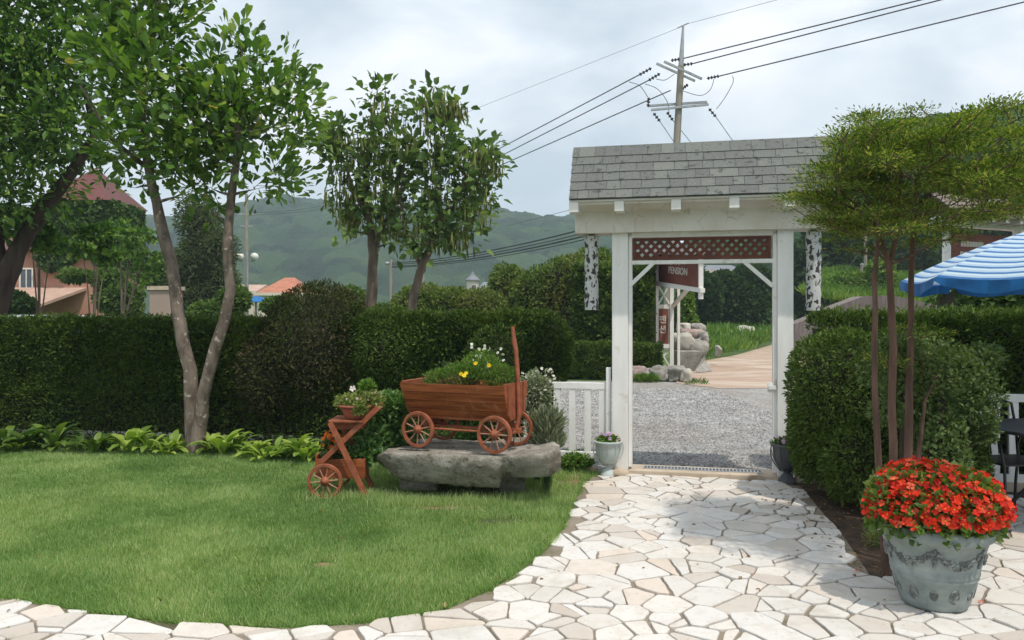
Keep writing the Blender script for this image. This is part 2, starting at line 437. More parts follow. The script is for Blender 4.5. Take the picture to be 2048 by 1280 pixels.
def poly_sheet(name, pts, z, mat, kind='structure', sub=None):
    bm = bmesh.new(); vs = [bm.verts.new((x, y, z)) for x, y in pts]; f = bm.faces.new(vs)
    bmesh.ops.recalc_face_normals(bm, faces=bm.faces)
    if f.normal.z < 0: bmesh.ops.reverse_faces(bm, faces=[f])
    bmesh.ops.triangulate(bm, faces=bm.faces)
    me = bpy.data.meshes.new(name); bm.to_mesh(me); bm.free()
    o = link(name, me, mat); tag(o, kind=kind); return o

def in_poly(pts, poly):
    x, y = pts[:, 0], pts[:, 1]; r = np.zeros(len(pts), bool); n = len(poly)
    for i in range(n):
        x0, y0 = poly[i]; x1, y1 = poly[(i + 1) % n]
        c = (y0 > y) != (y1 > y)
        r ^= c & (x < (x1 - x0) * (y - y0) / (y1 - y0 + 1e-12) + x0)
    return r

M = {}
M['dark_core'] = mat_simple('dark_core', (.030, .032, .014), (.014, .016, .007), 9, .9, .5)  # dark fill for the opaque cores added inside foliage to block light
M['bark_dark'] = mat_simple('dark bark', (.075, .055, .042), (.035, .026, .02), 10, .9, .6, stretch=(1, 1, .3))
M['bark_grey'] = mat_simple('grey bark', (.24, .19, .155), (.09, .07, .055), 9, .85, .8, 30, stretch=(1, 1, .45), dirt=((.42, .37, .32), .60, .66, 14), bdist=.02)
M['bark_red'] = mat_simple('reddish bark', (.17, .10, .075), (.08, .048, .036), 14, .9, .7, 40, stretch=(1, 1, .2))
M['bark_tan'] = mat_simple('tan bark', (.20, .16, .12), (.10, .08, .06), 8, .9, .6, stretch=(1, 1, .3))
M['white'] = mat_simple('white paint', (.86, .85, .83), (.76, .75, .72), 3, .5, .15, 26, stretch=(3, 3, .6), dirt=((.48, .42, .34), .60, .78, 6))
M['white_clean'] = mat_simple('clean white paint', (.82, .80, .76), (.76, .74, .70), 4, .45, .05, 30)
M['wood_red'] = mat_simple('red brown stain', (.34, .10, .032), (.17, .045, .014), 5, .55, .35, 24, stretch=(.6, 6, 6), dirt=((.42, .17, .08), .55, .75, 9), bdist=.004)
M['wood_red2'] = mat_simple('red brown painted wood', (.37, .115, .055), (.22, .064, .032), 14, .6, .5, 60, bdist=.003, dirt=((.20, .10, .06), .56, .68, 22))
M['brown'] = mat_simple('brown paint', (.16, .055, .035), (.10, .035, .024), 6, .6, .2)
M['sign_red'] = mat_simple('sign board', (.22, .075, .055), (.17, .055, .04), 3, .6, .05)
M['concrete'] = mat_simple('concrete', (.56, .46, .36), (.44, .36, .28), 5, .9, .4, 60, dirt=((.30, .22, .15), .55, .75, 3))
M['iron'] = mat_simple('black iron', (.022, .024, .028), (.015, .016, .02), 20, .45, .1, spec=.5)
M['steel'] = mat_simple('galvanised steel', (.42, .44, .46), (.33, .35, .37), 6, .5, .1, metal=.3)
M['pole'] = mat_simple('pole concrete', (.33, .30, .25), (.26, .24, .20), 2, .85, .2)
M['insul'] = mat_simple('dark insulator', (.05, .05, .055), (.035, .035, .04), 20, .4, 0)
M['wire'] = mat_simple('wire', (.06, .065, .07), (.05, .055, .06), 3, .6, 0)

# ================================================================== SETTING
TH = math.radians(12.47); CT, ST = math.cos(TH), math.sin(TH)
GO = Vector(((1400 - 1024) / F * 7.7, 7.7, 0))       # gate origin: front plane of the posts
def gp(px, py, w=0.0):
    """pixel -> (u, z) on the plane w metres in front of the gate's post faces"""
    k = (px - 1024) / F
    u = (k * (GO.y - w * CT) - GO.x + w * ST) / (CT + k * ST)
    Y = GO.y - u * ST - w * CT
    return u, EYE - (py - HOR) / F * Y
def gw(u, w=0, z=0): return Vector((GO.x + u * CT - w * ST, GO.y - u * ST - w * CT, z))

# ---- ground materials
m, nt, out = newmat('meadow'); b = nt.nodes.new('ShaderNodeBsdfPrincipled'); nt.links.new(b.outputs[0], out.inputs[0])
nf = noise(nt, .35, 8); nt.links.new(ramp(nt, [(.35, (.05, .10, .025)), (.55, (.09, .15, .035)), (.72, (.20, .17, .10))], nf), b.inputs['Base Color'])
b.inputs['Roughness'].default_value = .95; nt.links.new(bump(nt, noise(nt, 9, 6), .8, .05), b.inputs['Normal']); M['meadow'] = m

m, nt, out = newmat('gravel bed'); b = nt.nodes.new('ShaderNodeBsdfPrincipled'); nt.links.new(b.outputs[0], out.inputs[0])
v = nt.nodes.new('ShaderNodeTexVoronoi'); v.inputs['Scale'].default_value = 42
t = nt.nodes.new('ShaderNodeTexCoord'); nt.links.new(t.outputs['Object'], v.inputs['Vector'])
c1 = ramp(nt, [(0, (.20, .20, .20)), (.5, (.36, .36, .355)), (1, (.58, .57, .55))], v.outputs['Color'])
big = ramp(nt, [(.40, (1, 1, 1)), (.62, (.78, .70, .64))], noise(nt, .5, 5))
nt.links.new(mixc(nt, c1, big, 1.0, 'MULTIPLY'), b.inputs['Base Color'])
nt.links.new(bump(nt, v.outputs['Distance'], .9, .02), b.inputs['Normal']); b.inputs['Roughness'].default_value = .95; M['gravel'] = m

m, nt, out = newmat('concrete road'); b = nt.nodes.new('ShaderNodeBsdfPrincipled'); nt.links.new(b.outputs[0], out.inputs[0])
c1 = ramp(nt, [(.32, (.34, .235, .165)), (.5, (.43, .32, .245)), (.68, (.54, .45, .375))], noise(nt, .7, 7, mapped(nt, (.5, .8, 1)), .65, 1.5))
nt.links.new(c1, b.inputs['Base Color']); b.inputs['Roughness'].default_value = .9; nt.links.new(bump(nt, noise(nt, 30, 4), .3), b.inputs['Normal']); M['road'] = m

m, nt, out = newmat('lawn soil'); b = nt.nodes.new('ShaderNodeBsdfPrincipled'); nt.links.new(b.outputs[0], out.inputs[0])
nt.links.new(ramp(nt, [(.35, (.055, .075, .022)), (.55, (.085, .11, .03)), (.7, (.18, .13, .075))], noise(nt, 3, 6)), b.inputs['Base Color'])
b.inputs['Roughness'].default_value = 1; nt.links.new(bump(nt, noise(nt, 60, 4), .8, .02), b.inputs['Normal']); M['lawnsoil'] = m
M['soil'] = mat_simple('bed soil', (.10, .065, .042), (.045, .03, .022), 7, .95, .9, 40, bdist=.02, dirt=((.20, .13, .08), .60, .68, 22))
M['bare'] = mat_simple('bare earth with dry thatch', (.34, .22, .14), (.20, .14, .08), 11, .95, .8, 60, bdist=.01)
M['mortar'] = mat_simple('mortar', (.31, .26, .21), (.20, .165, .125), 2.2, .95, .5, 50, dirt=((.10, .09, .05), .50, .66, .9))
m, nt, out = newmat('flagstone'); b = nt.nodes.new('ShaderNodeBsdfPrincipled'); nt.links.new(b.outputs[0], out.inputs[0])
c1 = ramp(nt, [(0, (.50, .44, .385)), (.2, (.60, .56, .515)), (.45, (.65, .63, .605)), (.8, (.67, .635, .59)), (1, (.63, .54, .465))], attr(nt))
n_ = noise(nt, 9, 7, None, .65); c1 = mixc(nt, c1, (.50, .42, .35), ramp(nt, [(.50, (0, 0, 0)), (.80, (.75, .75, .75))], n_))
c1 = mixc(nt, c1, (.38, .34, .29), ramp(nt, [(.60, (0, 0, 0)), (.72, (.6, .6, .6))], noise(nt, 40, 5)))
c1 = mixc(nt, c1, (.40, .37, .30), ramp(nt, [(.52, (0, 0, 0)), (.72, (.55, .55, .55))], noise(nt, 1.7, 7, None, .65)))
nt.links.new(c1, b.inputs['Base Color']); b.inputs['Roughness'].default_value = .75; b.inputs['Specular IOR Level'].default_value = .25
nt.links.new(bump(nt, noise(nt, 28, 6), .35, .008), b.inputs['Normal']); M['flag'] = m

# ---- one ground sheet to the horizon
poly_sheet('ground', [(1250 * math.cos(a * PI / 24), 1250 * math.sin(a * PI / 24)) for a in range(48)], -.04, M['meadow'])
poly_sheet('gravel_yard', [(-20, 8.2), (gw(-1.5, -.18).x, gw(-1.5, -.18).y), (gw(3.6, -.18).x, gw(3.6, -.18).y), (12, 7.5), (12, 17.2), (4.6, 17.6), (3.6, 18.6), (.5, 18.9), (-20, 19.4)], -.02, M['gravel'])
rd = [G(1352, 765), G(1358, 750), G(1400, 722), G(1470, 710), G(1541, 690), G(1590, 662), G(1600, 655)]
rp = [(v.x, v.y) for v in rd] + [(G(1640, 655).x + 6, 85), (62, 60), (50, 30), (26, 17.0), (4.4, 17.0)]
poly_sheet('road', rp, -.012, M['road'])

# ---- lawn and paving outlines (ground plan, read off the photograph)
edge_px = [(-700, 1080), (-250, 1150), (0, 1197), (150, 1222), (350, 1250), (480, 1257), (620, 1257), (740, 1247), (880, 1226), (985, 1180), (1060, 1130), (1110, 1085), (1140, 1030), (1148, 1000), (1165, 968), (1185, 955)]
edge = [tuple(G(*p)[:2]) for p in edge_px]
gl = gw(gp(1257, 950)[0] - .25, 0); 
lawn_poly = edge + [(gl.x, gl.y - .05), tuple(gw(-1.12, -.15)[:2]), (.45, 8.75), (-8, 10.4)]
poly_sheet('lawn', lawn_poly, 0, M['lawnsoil'])
path_r = [tuple(G(*p)[:2]) for p in [(1602, 974), (1640, 1020), (1690, 1078), (1722, 1125), (1747, 1163), (1795, 1172), (1835, 1150), (1885, 1060), (1925, 1010), (1950, 985)]]
pav = edge + [tuple(gw(gp(1257, 955)[0], .02)[:2]), tuple(gw(gp(1553, 968)[0], .02)[:2])] + path_r + [(4.4, 6.86), (7.5, 6.2), (7.5, 2.0), (-6, 2.0)]
poly_sheet('path', pav, .004, M['mortar'])
poly_sheet('flower_bed', [path_r[0], (2.5, 7.55)] + [(2.62, 7.6), (6.5, 7.2), (6.5, 6.7), (4.0, 6.97)] + path_r[1:][::-1], .0, M['soil'])
bare = poly_sheet('bare_earth', [tuple(G(px, py)[:2]) for px, py in [(1100, 945), (1140, 930), (1195, 935), (1192, 952), (1172, 962), (1150, 985), (1125, 978)]], .004, M['bare'])

# ---- crazy paving: irregular flat stones
def clip(poly, nx, ny, d):
    o = []; n = len(poly)
    for i in range(n):
        a = poly[i]; b = poly[(i + 1) % n]; da = a[0] * nx + a[1] * ny - d; db = b[0] * nx + b[1] * ny - d
        if da <= 0: o.append(a)
        if (da < 0) != (db < 0) and abs(da - db) > 1e-12:
            t_ = da / (da - db); o.append((a[0] + (b[0] - a[0]) * t_, a[1] + (b[1] - a[1]) * t_))
    return o
def parea(p): return .5 * sum(p[i][0] * p[(i + 1) % len(p)][1] - p[(i + 1) % len(p)][0] * p[i][1] for i in range(len(p)))
rs = random.Random(21); seeds = []
xx0, xx1, yy0, yy1 = -4.6, 5.2, 3.2, 8.1; tries = 0
while tries < 16000:
    tries += 1; x = rs.uniform(xx0, xx1); y = rs.uniform(yy0, yy1)
    dmin = (.15 + .10 * math.sin(x * 2.1 + y * 1.3) ** 2) * rs.uniform(.75, 1.25)
    if all((x - a) ** 2 + (y - b) ** 2 > dmin ** 2 for a, b in seeds): seeds.append((x, y))
sa = np.array(seeds); cells = []
for i, (x, y) in enumerate(seeds):
    pg = [(x - .8, y - .8), (x + .8, y - .8), (x + .8, y + .8), (x - .8, y + .8)]
    d2 = ((sa - sa[i]) ** 2).sum(1); nb = np.argsort(d2)[1:16]
    for j in nb:
        bx, by = sa[j]; nx, ny = bx - x, by - y
        pg = clip(pg, nx, ny, (nx * (x + bx) + ny * (y + by)) / 2)
        if len(pg) < 3: break
    if len(pg) >= 3: cells.append(pg)
stones = []
for pg in cells:
    A = abs(parea(pg))
    if A > .03 and rs.random() < .6:
        a = rs.uniform(0, PI); nx, ny = math.cos(a), math.sin(a)
        cx = sum(p[0] for p in pg) / len(pg) + rs.uniform(-.06, .06); cy = sum(p[1] for p in pg) / len(pg) + rs.uniform(-.06, .06)
        d = cx * nx + cy * ny; stones += [clip(pg, nx, ny, d), clip(pg, -nx, -ny, -d)]
    else: stones.append(pg)
gate_line = (ST, CT)
mb = MB(); reg = pav
for pg in stones:
    if len(pg) < 3 or abs(parea(pg)) < .006: continue
    if parea(pg) < 0: pg = pg[::-1]
    cx = sum(p[0] for p in pg) / len(pg); cy = sum(p[1] for p in pg) / len(pg)
    if not in_poly(np.array([(cx, cy)]), reg)[0]: continue
    gap = rs.uniform(.003, .008) if rs.random() < .85 else rs.uniform(.008, .02)
    q = pg
    for i in range(len(pg)):
        a = pg[i]; b2 = pg[(i + 1) % len(pg)]; ex, ey = b2[0] - a[0], b2[1] - a[1]; L_ = math.hypot(ex, ey)
        if L_ < 1e-5: continue
        nx, ny = ey / L_, -ex / L_; q = clip(q, nx, ny, a[0] * nx + a[1] * ny - gap)
        if len(q) < 3: break
    # keep stones off the threshold and inside the straight right-hand edge
    if len(q) >= 3:
        o_ = gw(0, .03); q = clip(q, ST, CT, o_.x * ST + o_.y * CT)
    if len(q) >= 3 and cy > 4.9:
        for a_, b_ in zip(path_r[:4], path_r[1:5]):
            if min(a_[1], b_[1]) - .1 < cy < max(a_[1], b_[1]) + .1 and cx < 2.6:
                ex, ey = b_[0] - a_[0], b_[1] - a_[1]; L_ = math.hypot(ex, ey); nx, ny = -ey / L_, ex / L_
                q = clip(q, nx, ny, a_[0] * nx + a_[1] * ny - .005)
                if len(q) < 3: break
    if len(q) < 3 or abs(parea(q)) < .004: continue
    lawn_in = in_poly(np.array(q), lawn_poly)
    if lawn_in.any():
        q2 = []
        for pt, ins in zip(q, lawn_in):
            if ins:
                best = None
                for a_, b_ in zip(edge[:-1], edge[1:]):
                    ex, ey = b_[0] - a_[0], b_[1] - a_[1]; tt_ = max(0, min(1, ((pt[0] - a_[0]) * ex + (pt[1] - a_[1]) * ey) / (ex * ex + ey * ey)))
                    c2 = (a_[0] + ex * tt_, a_[1] + ey * tt_); d_ = math.hypot(pt[0] - c2[0], pt[1] - c2[1])
                    if best is None or d_ < best[0]: best = (d_, c2)
                pt = best[1]
            if not q2 or math.hypot(pt[0] - q2[-1][0], pt[1] - q2[-1][1]) > .01: q2.append(pt)
        q = q2
        if len(q) < 3 or abs(parea(q)) < .004: continue
    # soften corners, nibble edges
    o2 = []
    for i in range(len(q)):
        a = q[i - 1]; c_ = q[i]; b2 = q[(i + 1) % len(q)]
        la = math.hypot(a[0] - c_[0], a[1] - c_[1]); lb = math.hypot(b2[0] - c_[0], b2[1] - c_[1])
        ka = min(rs.uniform(.004, .018) / max(la, 1e-4), .3); kb = min(rs.uniform(.004, .018) / max(lb, 1e-4), .35)
        o2.append((c_[0] + (a[0] - c_[0]) * ka, c_[1] + (a[1] - c_[1]) * ka)); o2.append((c_[0] + (b2[0] - c_[0]) * kb, c_[1] + (b2[1] - c_[1]) * kb))
    q = []
    for i in range(len(o2)):
        a = o2[i]; b2 = o2[(i + 1) % len(o2)]; L_ = math.hypot(a[0] - b2[0], a[1] - b2[1]); q.append(a)
        k = int(L_ / .07)
        for j in range(1, k + 1):
            t_ = j / (k + 1); q.append((a[0] + (b2[0] - a[0]) * t_ + rs.uniform(-.004, .004), a[1] + (b2[1] - a[1]) * t_ + rs.uniform(-.004, .004)))
    zt = .017 + rs.uniform(-.004, .005); tx, ty = rs.uniform(-.02, .02), rs.uniform(-.02, .02); n = len(q)
    cx = sum(p[0] for p in q) / n; cy = sum(p[1] for p in q) / n
    vs = [(x, y, .0) for x, y in q] + [(x, y, zt - .004 + tx * (x - cx) + ty * (y - cy)) for x, y in q]
    vs += [(cx + (x - cx) * .97, cy + (y - cy) * .97, zt + tx * (x - cx) + ty * (y - cy)) for x, y in q]
    fs = [(i, (i + 1) % n, n + (i + 1) % n, n + i) for i in range(n)] + [(n + i, n + (i + 1) % n, 2 * n + (i + 1) % n, 2 * n + i) for i in range(n)] + [tuple(range(2 * n, 3 * n))]
    mb.add(vs, fs, rs.random())
fl = mb.build('path_stones', M['flag'], rnd=True); tag(fl, kind='structure')

# ---- grass
def grass(name, label, poly, n, h, w, mat, dens=None, ysplit=None):
    a = np.array(poly); x0, y0 = a.min(0); x1, y1 = a.max(0); x0 = max(x0, -7.2)
    p = np.stack([rng.uniform(x0, x1, n), rng.uniform(y0, y1, n)], 1)
    p = p[in_poly(p, poly)]
    vis = np.abs(p[:, 0]) / p[:, 1] < .72; p = p[vis]
    # thinner with distance, wider blades far away
    keep = rng.random(len(p)) < np.clip((5.6 / p[:, 1]) ** 1.5, .3, 1); p = p[keep]
    q3 = np.concatenate([p, np.zeros((len(p), 1))], 1)
    if dens is not None: k = rng.random(len(p)) < dens(p); p = p[k]; q3 = q3[k]
    n = len(p); t = fbm(q3, 1.6, 40, 4); t2 = fbm(q3, 7, 50, 2)
    hh = h * (.55 + .6 * t + .3 * t2) * rng.uniform(.6, 1.35, n)
    ln = rng.normal(size=(n, 2)) * .45 + (np.stack([fbm(q3, 4, 60, 2), fbm(q3, 4, 61, 2)], 1) - .38) * 1.5
    D = np.concatenate([ln, np.ones((n, 1))], 1)
    q3[:, 2] = -.002; Nn = np.concatenate([rng.normal(size=(n, 2)), np.full((n, 1), .2)], 1)
    rnd = np.clip(t * 1.0 - .06 + rng.normal(size=n) * .30, 0, 1)
    ww = w * np.clip(p[:, 1] / 5, 1, 2.2) * rng.uniform(.7, 1.3, n)
    o = leaves(name, q3, D, Nn, hh, ww, mat, None, 'blade', rnd); tag(o, label, 'grass', kind='stuff'); return o
M['grass'] = mat_leaf('grass blades', [(0, (.085, .155, .035)), (.35, (.145, .235, .055)), (.65, (.21, .305, .08)), (1, (.36, .38, .16))], .35, .6, .2)
bare_s = [(*G(880, 1016)[:2], .42, .12), (*G(650, 1132)[:2], .09, .07), (*G(1150, 962)[:2], .22, .28), (*G(1010, 1045)[:2], .30, .10), (*G(930, 985)[:2], .8, .30), (*G(1185, 935)[:2], .2, .3)]
def dens(p):
    k = np.ones(len(p))
    for x, y, rx, ry in bare_s:
        d = ((p[:, 0] - x) / rx) ** 2 + ((p[:, 1] - y) / ry) ** 2
        k *= np.clip(.05 + .95 * (d - .35) / 1.5, .05, 1)
    return k
grass('grass', 'short mown green lawn grass in front of the hedge', lawn_poly, 1300000, .046, .0052, M['grass'], dens)
for i, (x, y, rx, ry) in enumerate([(a_, b_, c_ * .85, d_ * .75) for a_, b_, c_, d_ in bare_s[:2]]):
    poly_sheet('bare_earth', [(x + rx * (1 + .2 * math.sin(3 * a)) * math.cos(a), y + ry * (1 + .25 * math.cos(2 * a + i)) * math.sin(a)) for a in [k * PI / 10 for k in range(20)]], .004 + .001 * i, M['bare'])
# ragged edge tufts hanging over the stones
ed = []
for a, b in zip(edge[:-1], edge[1:]):
    L_ = math.hypot(b[0] - a[0], b[1] - a[1])
    for k in range(int(L_ * 1400)):
        t_ = rs.random(); ed.append((a[0] + (b[0] - a[0]) * t_, a[1] + (b[1] - a[1]) * t_))
ed = np.array(ed); n = len(ed); jn = vnoise(np.concatenate([ed, np.zeros((n, 1))], 1), 9, 4)
q3 = np.concatenate([ed + rng.normal(size=(n, 2)) * .02 + np.array([-.02, .03]) + (jn[:, None] - .5) * np.array([.05, -.05]), np.zeros((n, 1))], 1)
D = np.concatenate([rng.normal(size=(n, 2)) * .8 + np.array([.35, -.5]), np.full((n, 1), .7)], 1)
o = leaves('grass_edge', q3, D, rng.normal(size=(n, 3)), .045 * rng.uniform(.5, 1.4, n), .005 * rng.uniform(.6, 1.4, n), M['grass'], None, 'blade', rng.random(n) * .6)
tag(o, 'darker uncut grass fringe creeping over the flagstone edge', 'grass', kind='stuff')

# ---- loose gravel on the yard near the gate
n = 26000; gx = rng.uniform(.2, 4.2, n); gy = 7.95 + 9 * rng.random(n) ** 1.6
ok = in_poly(np.stack([gx, gy], 1), [(gw(-1.3, -.2).x, gw(-1.3, -.2).y), (gw(2.2, -.2).x, gw(2.2, -.2).y), (6, 9), (6, 17), (-2, 17), (-.5, 9)])
gx, gy = gx[ok], gy[ok]; n = len(gx); sz = rng.uniform(.006, .016, n) * np.clip(gy / 9, 1, 1.6)
oc = np.array([(1, 0, 0), (0, 1, 0), (-1, 0, 0), (0, -1, 0), (0, 0, .8), (0, 0, -.3)]); of = np.array([(0, 1, 4), (1, 2, 4), (2, 3, 4), (3, 0, 4)])
V = np.array([gx, gy, np.full(n, -.016)]).T[:, None, :] + oc[None] * sz[:, None, None] * rng.uniform(.6, 1.3, (n, 6, 3))
M['pebble'] = mat_simple('pebbles', (.52, .51, .50), (.30, .30, .30), 3, .9, 0, use_rnd=.6)
o = np_mesh('gravel', V.reshape(-1, 3), (of[None] + (np.arange(n) * 6)[:, None, None]).reshape(-1, 3), M['pebble'], None, np.repeat(rng.random(n), 4))
tag(o, 'loose grey gravel scattered over the yard beyond the gate', 'gravel', kind='stuff')

# ---- hills
M['hillwood'] = None
m, nt, out = newmat('wooded hill'); b = nt.nodes.new('ShaderNodeBsdfPrincipled'); nt.links.new(b.outputs[0], out.inputs[0])
c1 = ramp(nt, [(0, (.008, .022, .010)), (.4, (.018, .042, .016)), (.75, (.032, .066, .022)), (1, (.052, .09, .028))], attr(nt))
c1 = mixc(nt, c1, (.045, .078, .025), ramp(nt, [(.5, (0, 0, 0)), (.7, (.6, .6, .6))], noise(nt, .02, 4)))
nt.links.new(bump(nt, noise(nt, .9, 5), 1.0, 1.2), b.inputs['Normal'])
nt.links.new(c1, b.inputs['Base Color']); b.inputs['Roughness'].default_value = .95; b.inputs['Specular IOR Level'].default_value = .05
M['hillwood'] = m
def hill(name, sil, Yc, front, crown, step, seed, label=None):
    """sil: silhouette pixels; terrain rises from Yc-front to the crest at Yc; domed tree crowns on top"""
    px = [s_[0] for s_ in sil]; xs = np.array([MP(p - 1024, Yc) for p in px]); zs = np.array([EYE + MP(HOR - s_[1], Yc) for s_ in sil])
    X = np.arange(xs[0], xs[-1], step); T = np.linspace(0, 1.25, int(front * 1.25 / step))
    gx_, gt = np.meshgrid(X, T); crest = np.interp(gx_, xs, zs)
    gy_ = Yc - front + gt * front
    prof = np.where(gt <= 1, np.sin(np.clip(gt, 0, 1) * PI / 2) ** 1.15, 1 - (gt - 1) ** 2 * 2)
    q = np.stack([gx_, gy_, np.zeros_like(gx_)], -1)
    ridge = fbm(q, 1 / (front * .33), seed, 4) - .47
    z = np.maximum(crest, 0) * prof * (1 + .55 * ridge * np.clip(1 - gt, 0, 1) * 2 * np.clip(gt * 3, 0, 1)) - crown * .6
    # worley domes = tree crowns
    ci = np.floor(q[..., :2] / crown).astype(np.int64); best = np.full(gx_.shape, 9.0); idv = np.zeros(gx_.shape)
    for dx in (-1, 0, 1):
        for dy in (-1, 0, 1):
            c_ = ci + np.array([dx, dy]); c3 = np.concatenate([c_, np.zeros(c_.shape[:2] + (1,), np.int64)], -1)
            fx = (c_[..., 0] + hash3(c3, seed)) * crown; fy = (c_[..., 1] + hash3(c3, seed + 1)) * crown
            d = np.hypot(gx_ - fx, gy_ - fy) / crown; hid = hash3(c3, seed + 2)
            d = d / (.75 + .5 * hid); nb_ = d < best; best = np.where(nb_, d, best); idv = np.where(nb_, hid, idv)
    z = z + crown * 1.1 * np.sqrt(np.clip(1 - (best * .95) ** 2, 0, 1)) * np.clip(gt * 20, 0, 1) + crown * .25 * (vnoise(q, 4 / crown, seed) - .5)
    V = np.stack([gx_, gy_, z], -1).reshape(-1, 3); h_, w_ = gx_.shape
    i = np.arange((h_ - 1) * (w_ - 1)); r_, c_ = i // (w_ - 1), i % (w_ - 1); a = r_ * w_ + c_
    Fc = np.stack([a, a + 1, a + w_ + 1, a + w_], 1)
    o = np_mesh(name, V, Fc, M['hillwood'], None, idv.reshape(-1)[a], smooth=True); tag(o, kind='structure'); return o
hill('hill', [(-500, 500), (0, 470), (230, 456), (340, 458), (420, 462), (500, 446), (560, 430), (620, 421), (660, 420), (700, 428), (760, 437), (840, 442), (960, 446), (1010, 453), (1060, 464), (1100, 468), (1140, 464), (1185, 472), (1240, 505), (1330, 540), (1500, 570), (1700, 590)], 620, 330, 11.5, 2.0, 3)
hill('hill_slope', [(-300, 620), (300, 590), (480, 560), (640, 545), (760, 540), (900, 560), (1000, 600), (1060, 618)], 420, 120, 7.5, 1.7, 17)
hill('hill_wooded', [(1060, 660), (1180, 625), (1300, 560), (1400, 490), (1560, 380), (1640, 315), (1680, 292), (1760, 270), (1860, 255), (1960, 246), (2048, 232), (2300, 200), (2700, 200)], 150, 85, 4.2, .7, 29)
# haze (air) round the camera and the scene
bm = bmesh.new(); bmesh.ops.create_cube(bm, size=1)
for v_ in bm.verts: v_.co = Vector((v_.co.x * 2560, v_.co.y * 2560, -1.3 + (v_.co.z + .5) * 170))
me = bpy.data.meshes.new('haze'); bm.to_mesh(me); bm.free()
hm = bpy.data.materials.new('haze'); hm.use_nodes = True; nt = hm.node_tree; nt.nodes.clear()
ho = nt.nodes.new('ShaderNodeOutputMaterial'); pv = nt.nodes.new('ShaderNodeVolumePrincipled')
pv.inputs['Color'].default_value = (.72, .88, 1, 1); pv.inputs['Density'].default_value = .0008; pv.inputs['Anisotropy'].default_value = 0
nt.links.new(pv.outputs[0], ho.inputs['Volume'])
hz = link('haze', me, hm); tag(hz, 'thin pale blue summer haze over the valley', 'haze', kind='stuff')

# ================================================================== GATE
m, nt, out = newmat('bounce tinted weathered paint'); b = nt.nodes.new('ShaderNodeBsdfPrincipled'); nt.links.new(b.outputs[0], out.inputs[0])
c1 = ramp(nt, [(.35, (.60, .54, .46)), (.6, (.70, .67, .61))], noise(nt, 2.2, 5, mapped(nt, (1, 1, 1.5))))  # beige base holds dirt plus bounced light put into the colour
v = nt.nodes.new('ShaderNodeTexVoronoi'); v.feature = 'DISTANCE_TO_EDGE'; v.inputs['Scale'].default_value = 2.6
mpn = nt.nodes.new('ShaderNodeMapping'); mpn.inputs['Scale'].default_value = (2.4, 1, .9); tt = nt.nodes.new('ShaderNodeTexCoord')
nz = nt.nodes.new('ShaderNodeTexNoise'); nz.inputs['Scale'].default_value = 6; nt.links.new(tt.outputs['Object'], nz.inputs['Vector'])
mxv = mixc(nt, tt.outputs['Object'], nz.outputs['Color'], .10); nt.links.new(mxv, mpn.inputs['Vector']); nt.links.new(mpn.outputs[0], v.inputs['Vector'])
crk = ramp(nt, [(0, (1, 1, 1)), (.012, (0, 0, 0))], v.outputs['Distance'])
msk = ramp(nt, [(.42, (0, 0, 0)), (.6, (.6, .6, .6))], noise(nt, 5, 3))
c1 = mixc(nt, c1, (.22, .19, .15), mixc(nt, crk, msk, 1.0, 'MULTIPLY'))
c1 = mixc(nt, c1, (.42, .36, .27), ramp(nt, [(.62, (0, 0, 0)), (.72, (.6, .6, .6))], noise(nt, 9, 6, mapped(nt, (1.5, 1, .5)))))
nt.links.new(c1, b.inputs['Base Color']); b.inputs['Roughness'].default_value = .6; M['beam'] = m
m, nt, out = newmat('asphalt shingle'); b = nt.nodes.new('ShaderNodeBsdfPrincipled'); nt.links.new(b.outputs[0], out.inputs[0])
c1 = ramp(nt, [(0, (.125, .130, .128)), (.5, (.138, .146, .138)), (.85, (.148, .158, .147)), (1, (.170, .182, .165))], attr(nt))
c1 = mixc(nt, c1, (.30, .30, .27), ramp(nt, [(.5, (0, 0, 0)), (.75, (.45, .45, .45))], noise(nt, 60, 4)))
c1 = mixc(nt, c1, (.05, .055, .05), ramp(nt, [(.58, (0, 0, 0)), (.66, (.75, .75, .75))], noise(nt, 13, 6, mapped(nt, (1, 1, 1.6)))))
nt.links.new(c1, b.inputs['Base Color']); b.inputs['Roughness'].default_value = .95; nt.links.new(bump(nt, noise(nt, 150, 3), .6, .005), b.inputs['Normal']); M['shingle'] = m

gate = empty('garden_gate', (GO.x, GO.y, 0), -TH, 'white timber gateway with grey shingle roof and brown lattice over the opening', 'gate')
# local axes: x = u (right), y = away from the camera, z up
def gx(px, py=620, w=0): return gp(px, py, w)[0]
def gz(px, py, w=0): return gp(px, py, w)[1]
zbeam = gz(1400, 463); zsof = zbeam + .20; zeave = gz(1400, 390, .33); zridge = gz(1400, 288, -.10)
uL0, uL1, uR0, uR1 = gx(1224), gx(1256), gx(1555), gx(1587)
for (a, b_) in ((uL0, uL1), (uR0, uR1)):
    mb = MB(); mb.box(a, b_, 0, .15, 0.0, zbeam + .02); mb.build('post', M['white'], gate, .005)
jL0, jL1, jR0, jR1 = uL1 + .002, gx(1264, 620, -.03), gx(1546, 620, -.03), uR0 - .002
for (a, b_) in ((jL0, jL1), (jR0, jR1)):
    mb = MB(); mb.box(a, b_, .03, .12, 0.075, gz(1400, 470, -.03)); mb.build('jamb', M['white'], gate, .003)
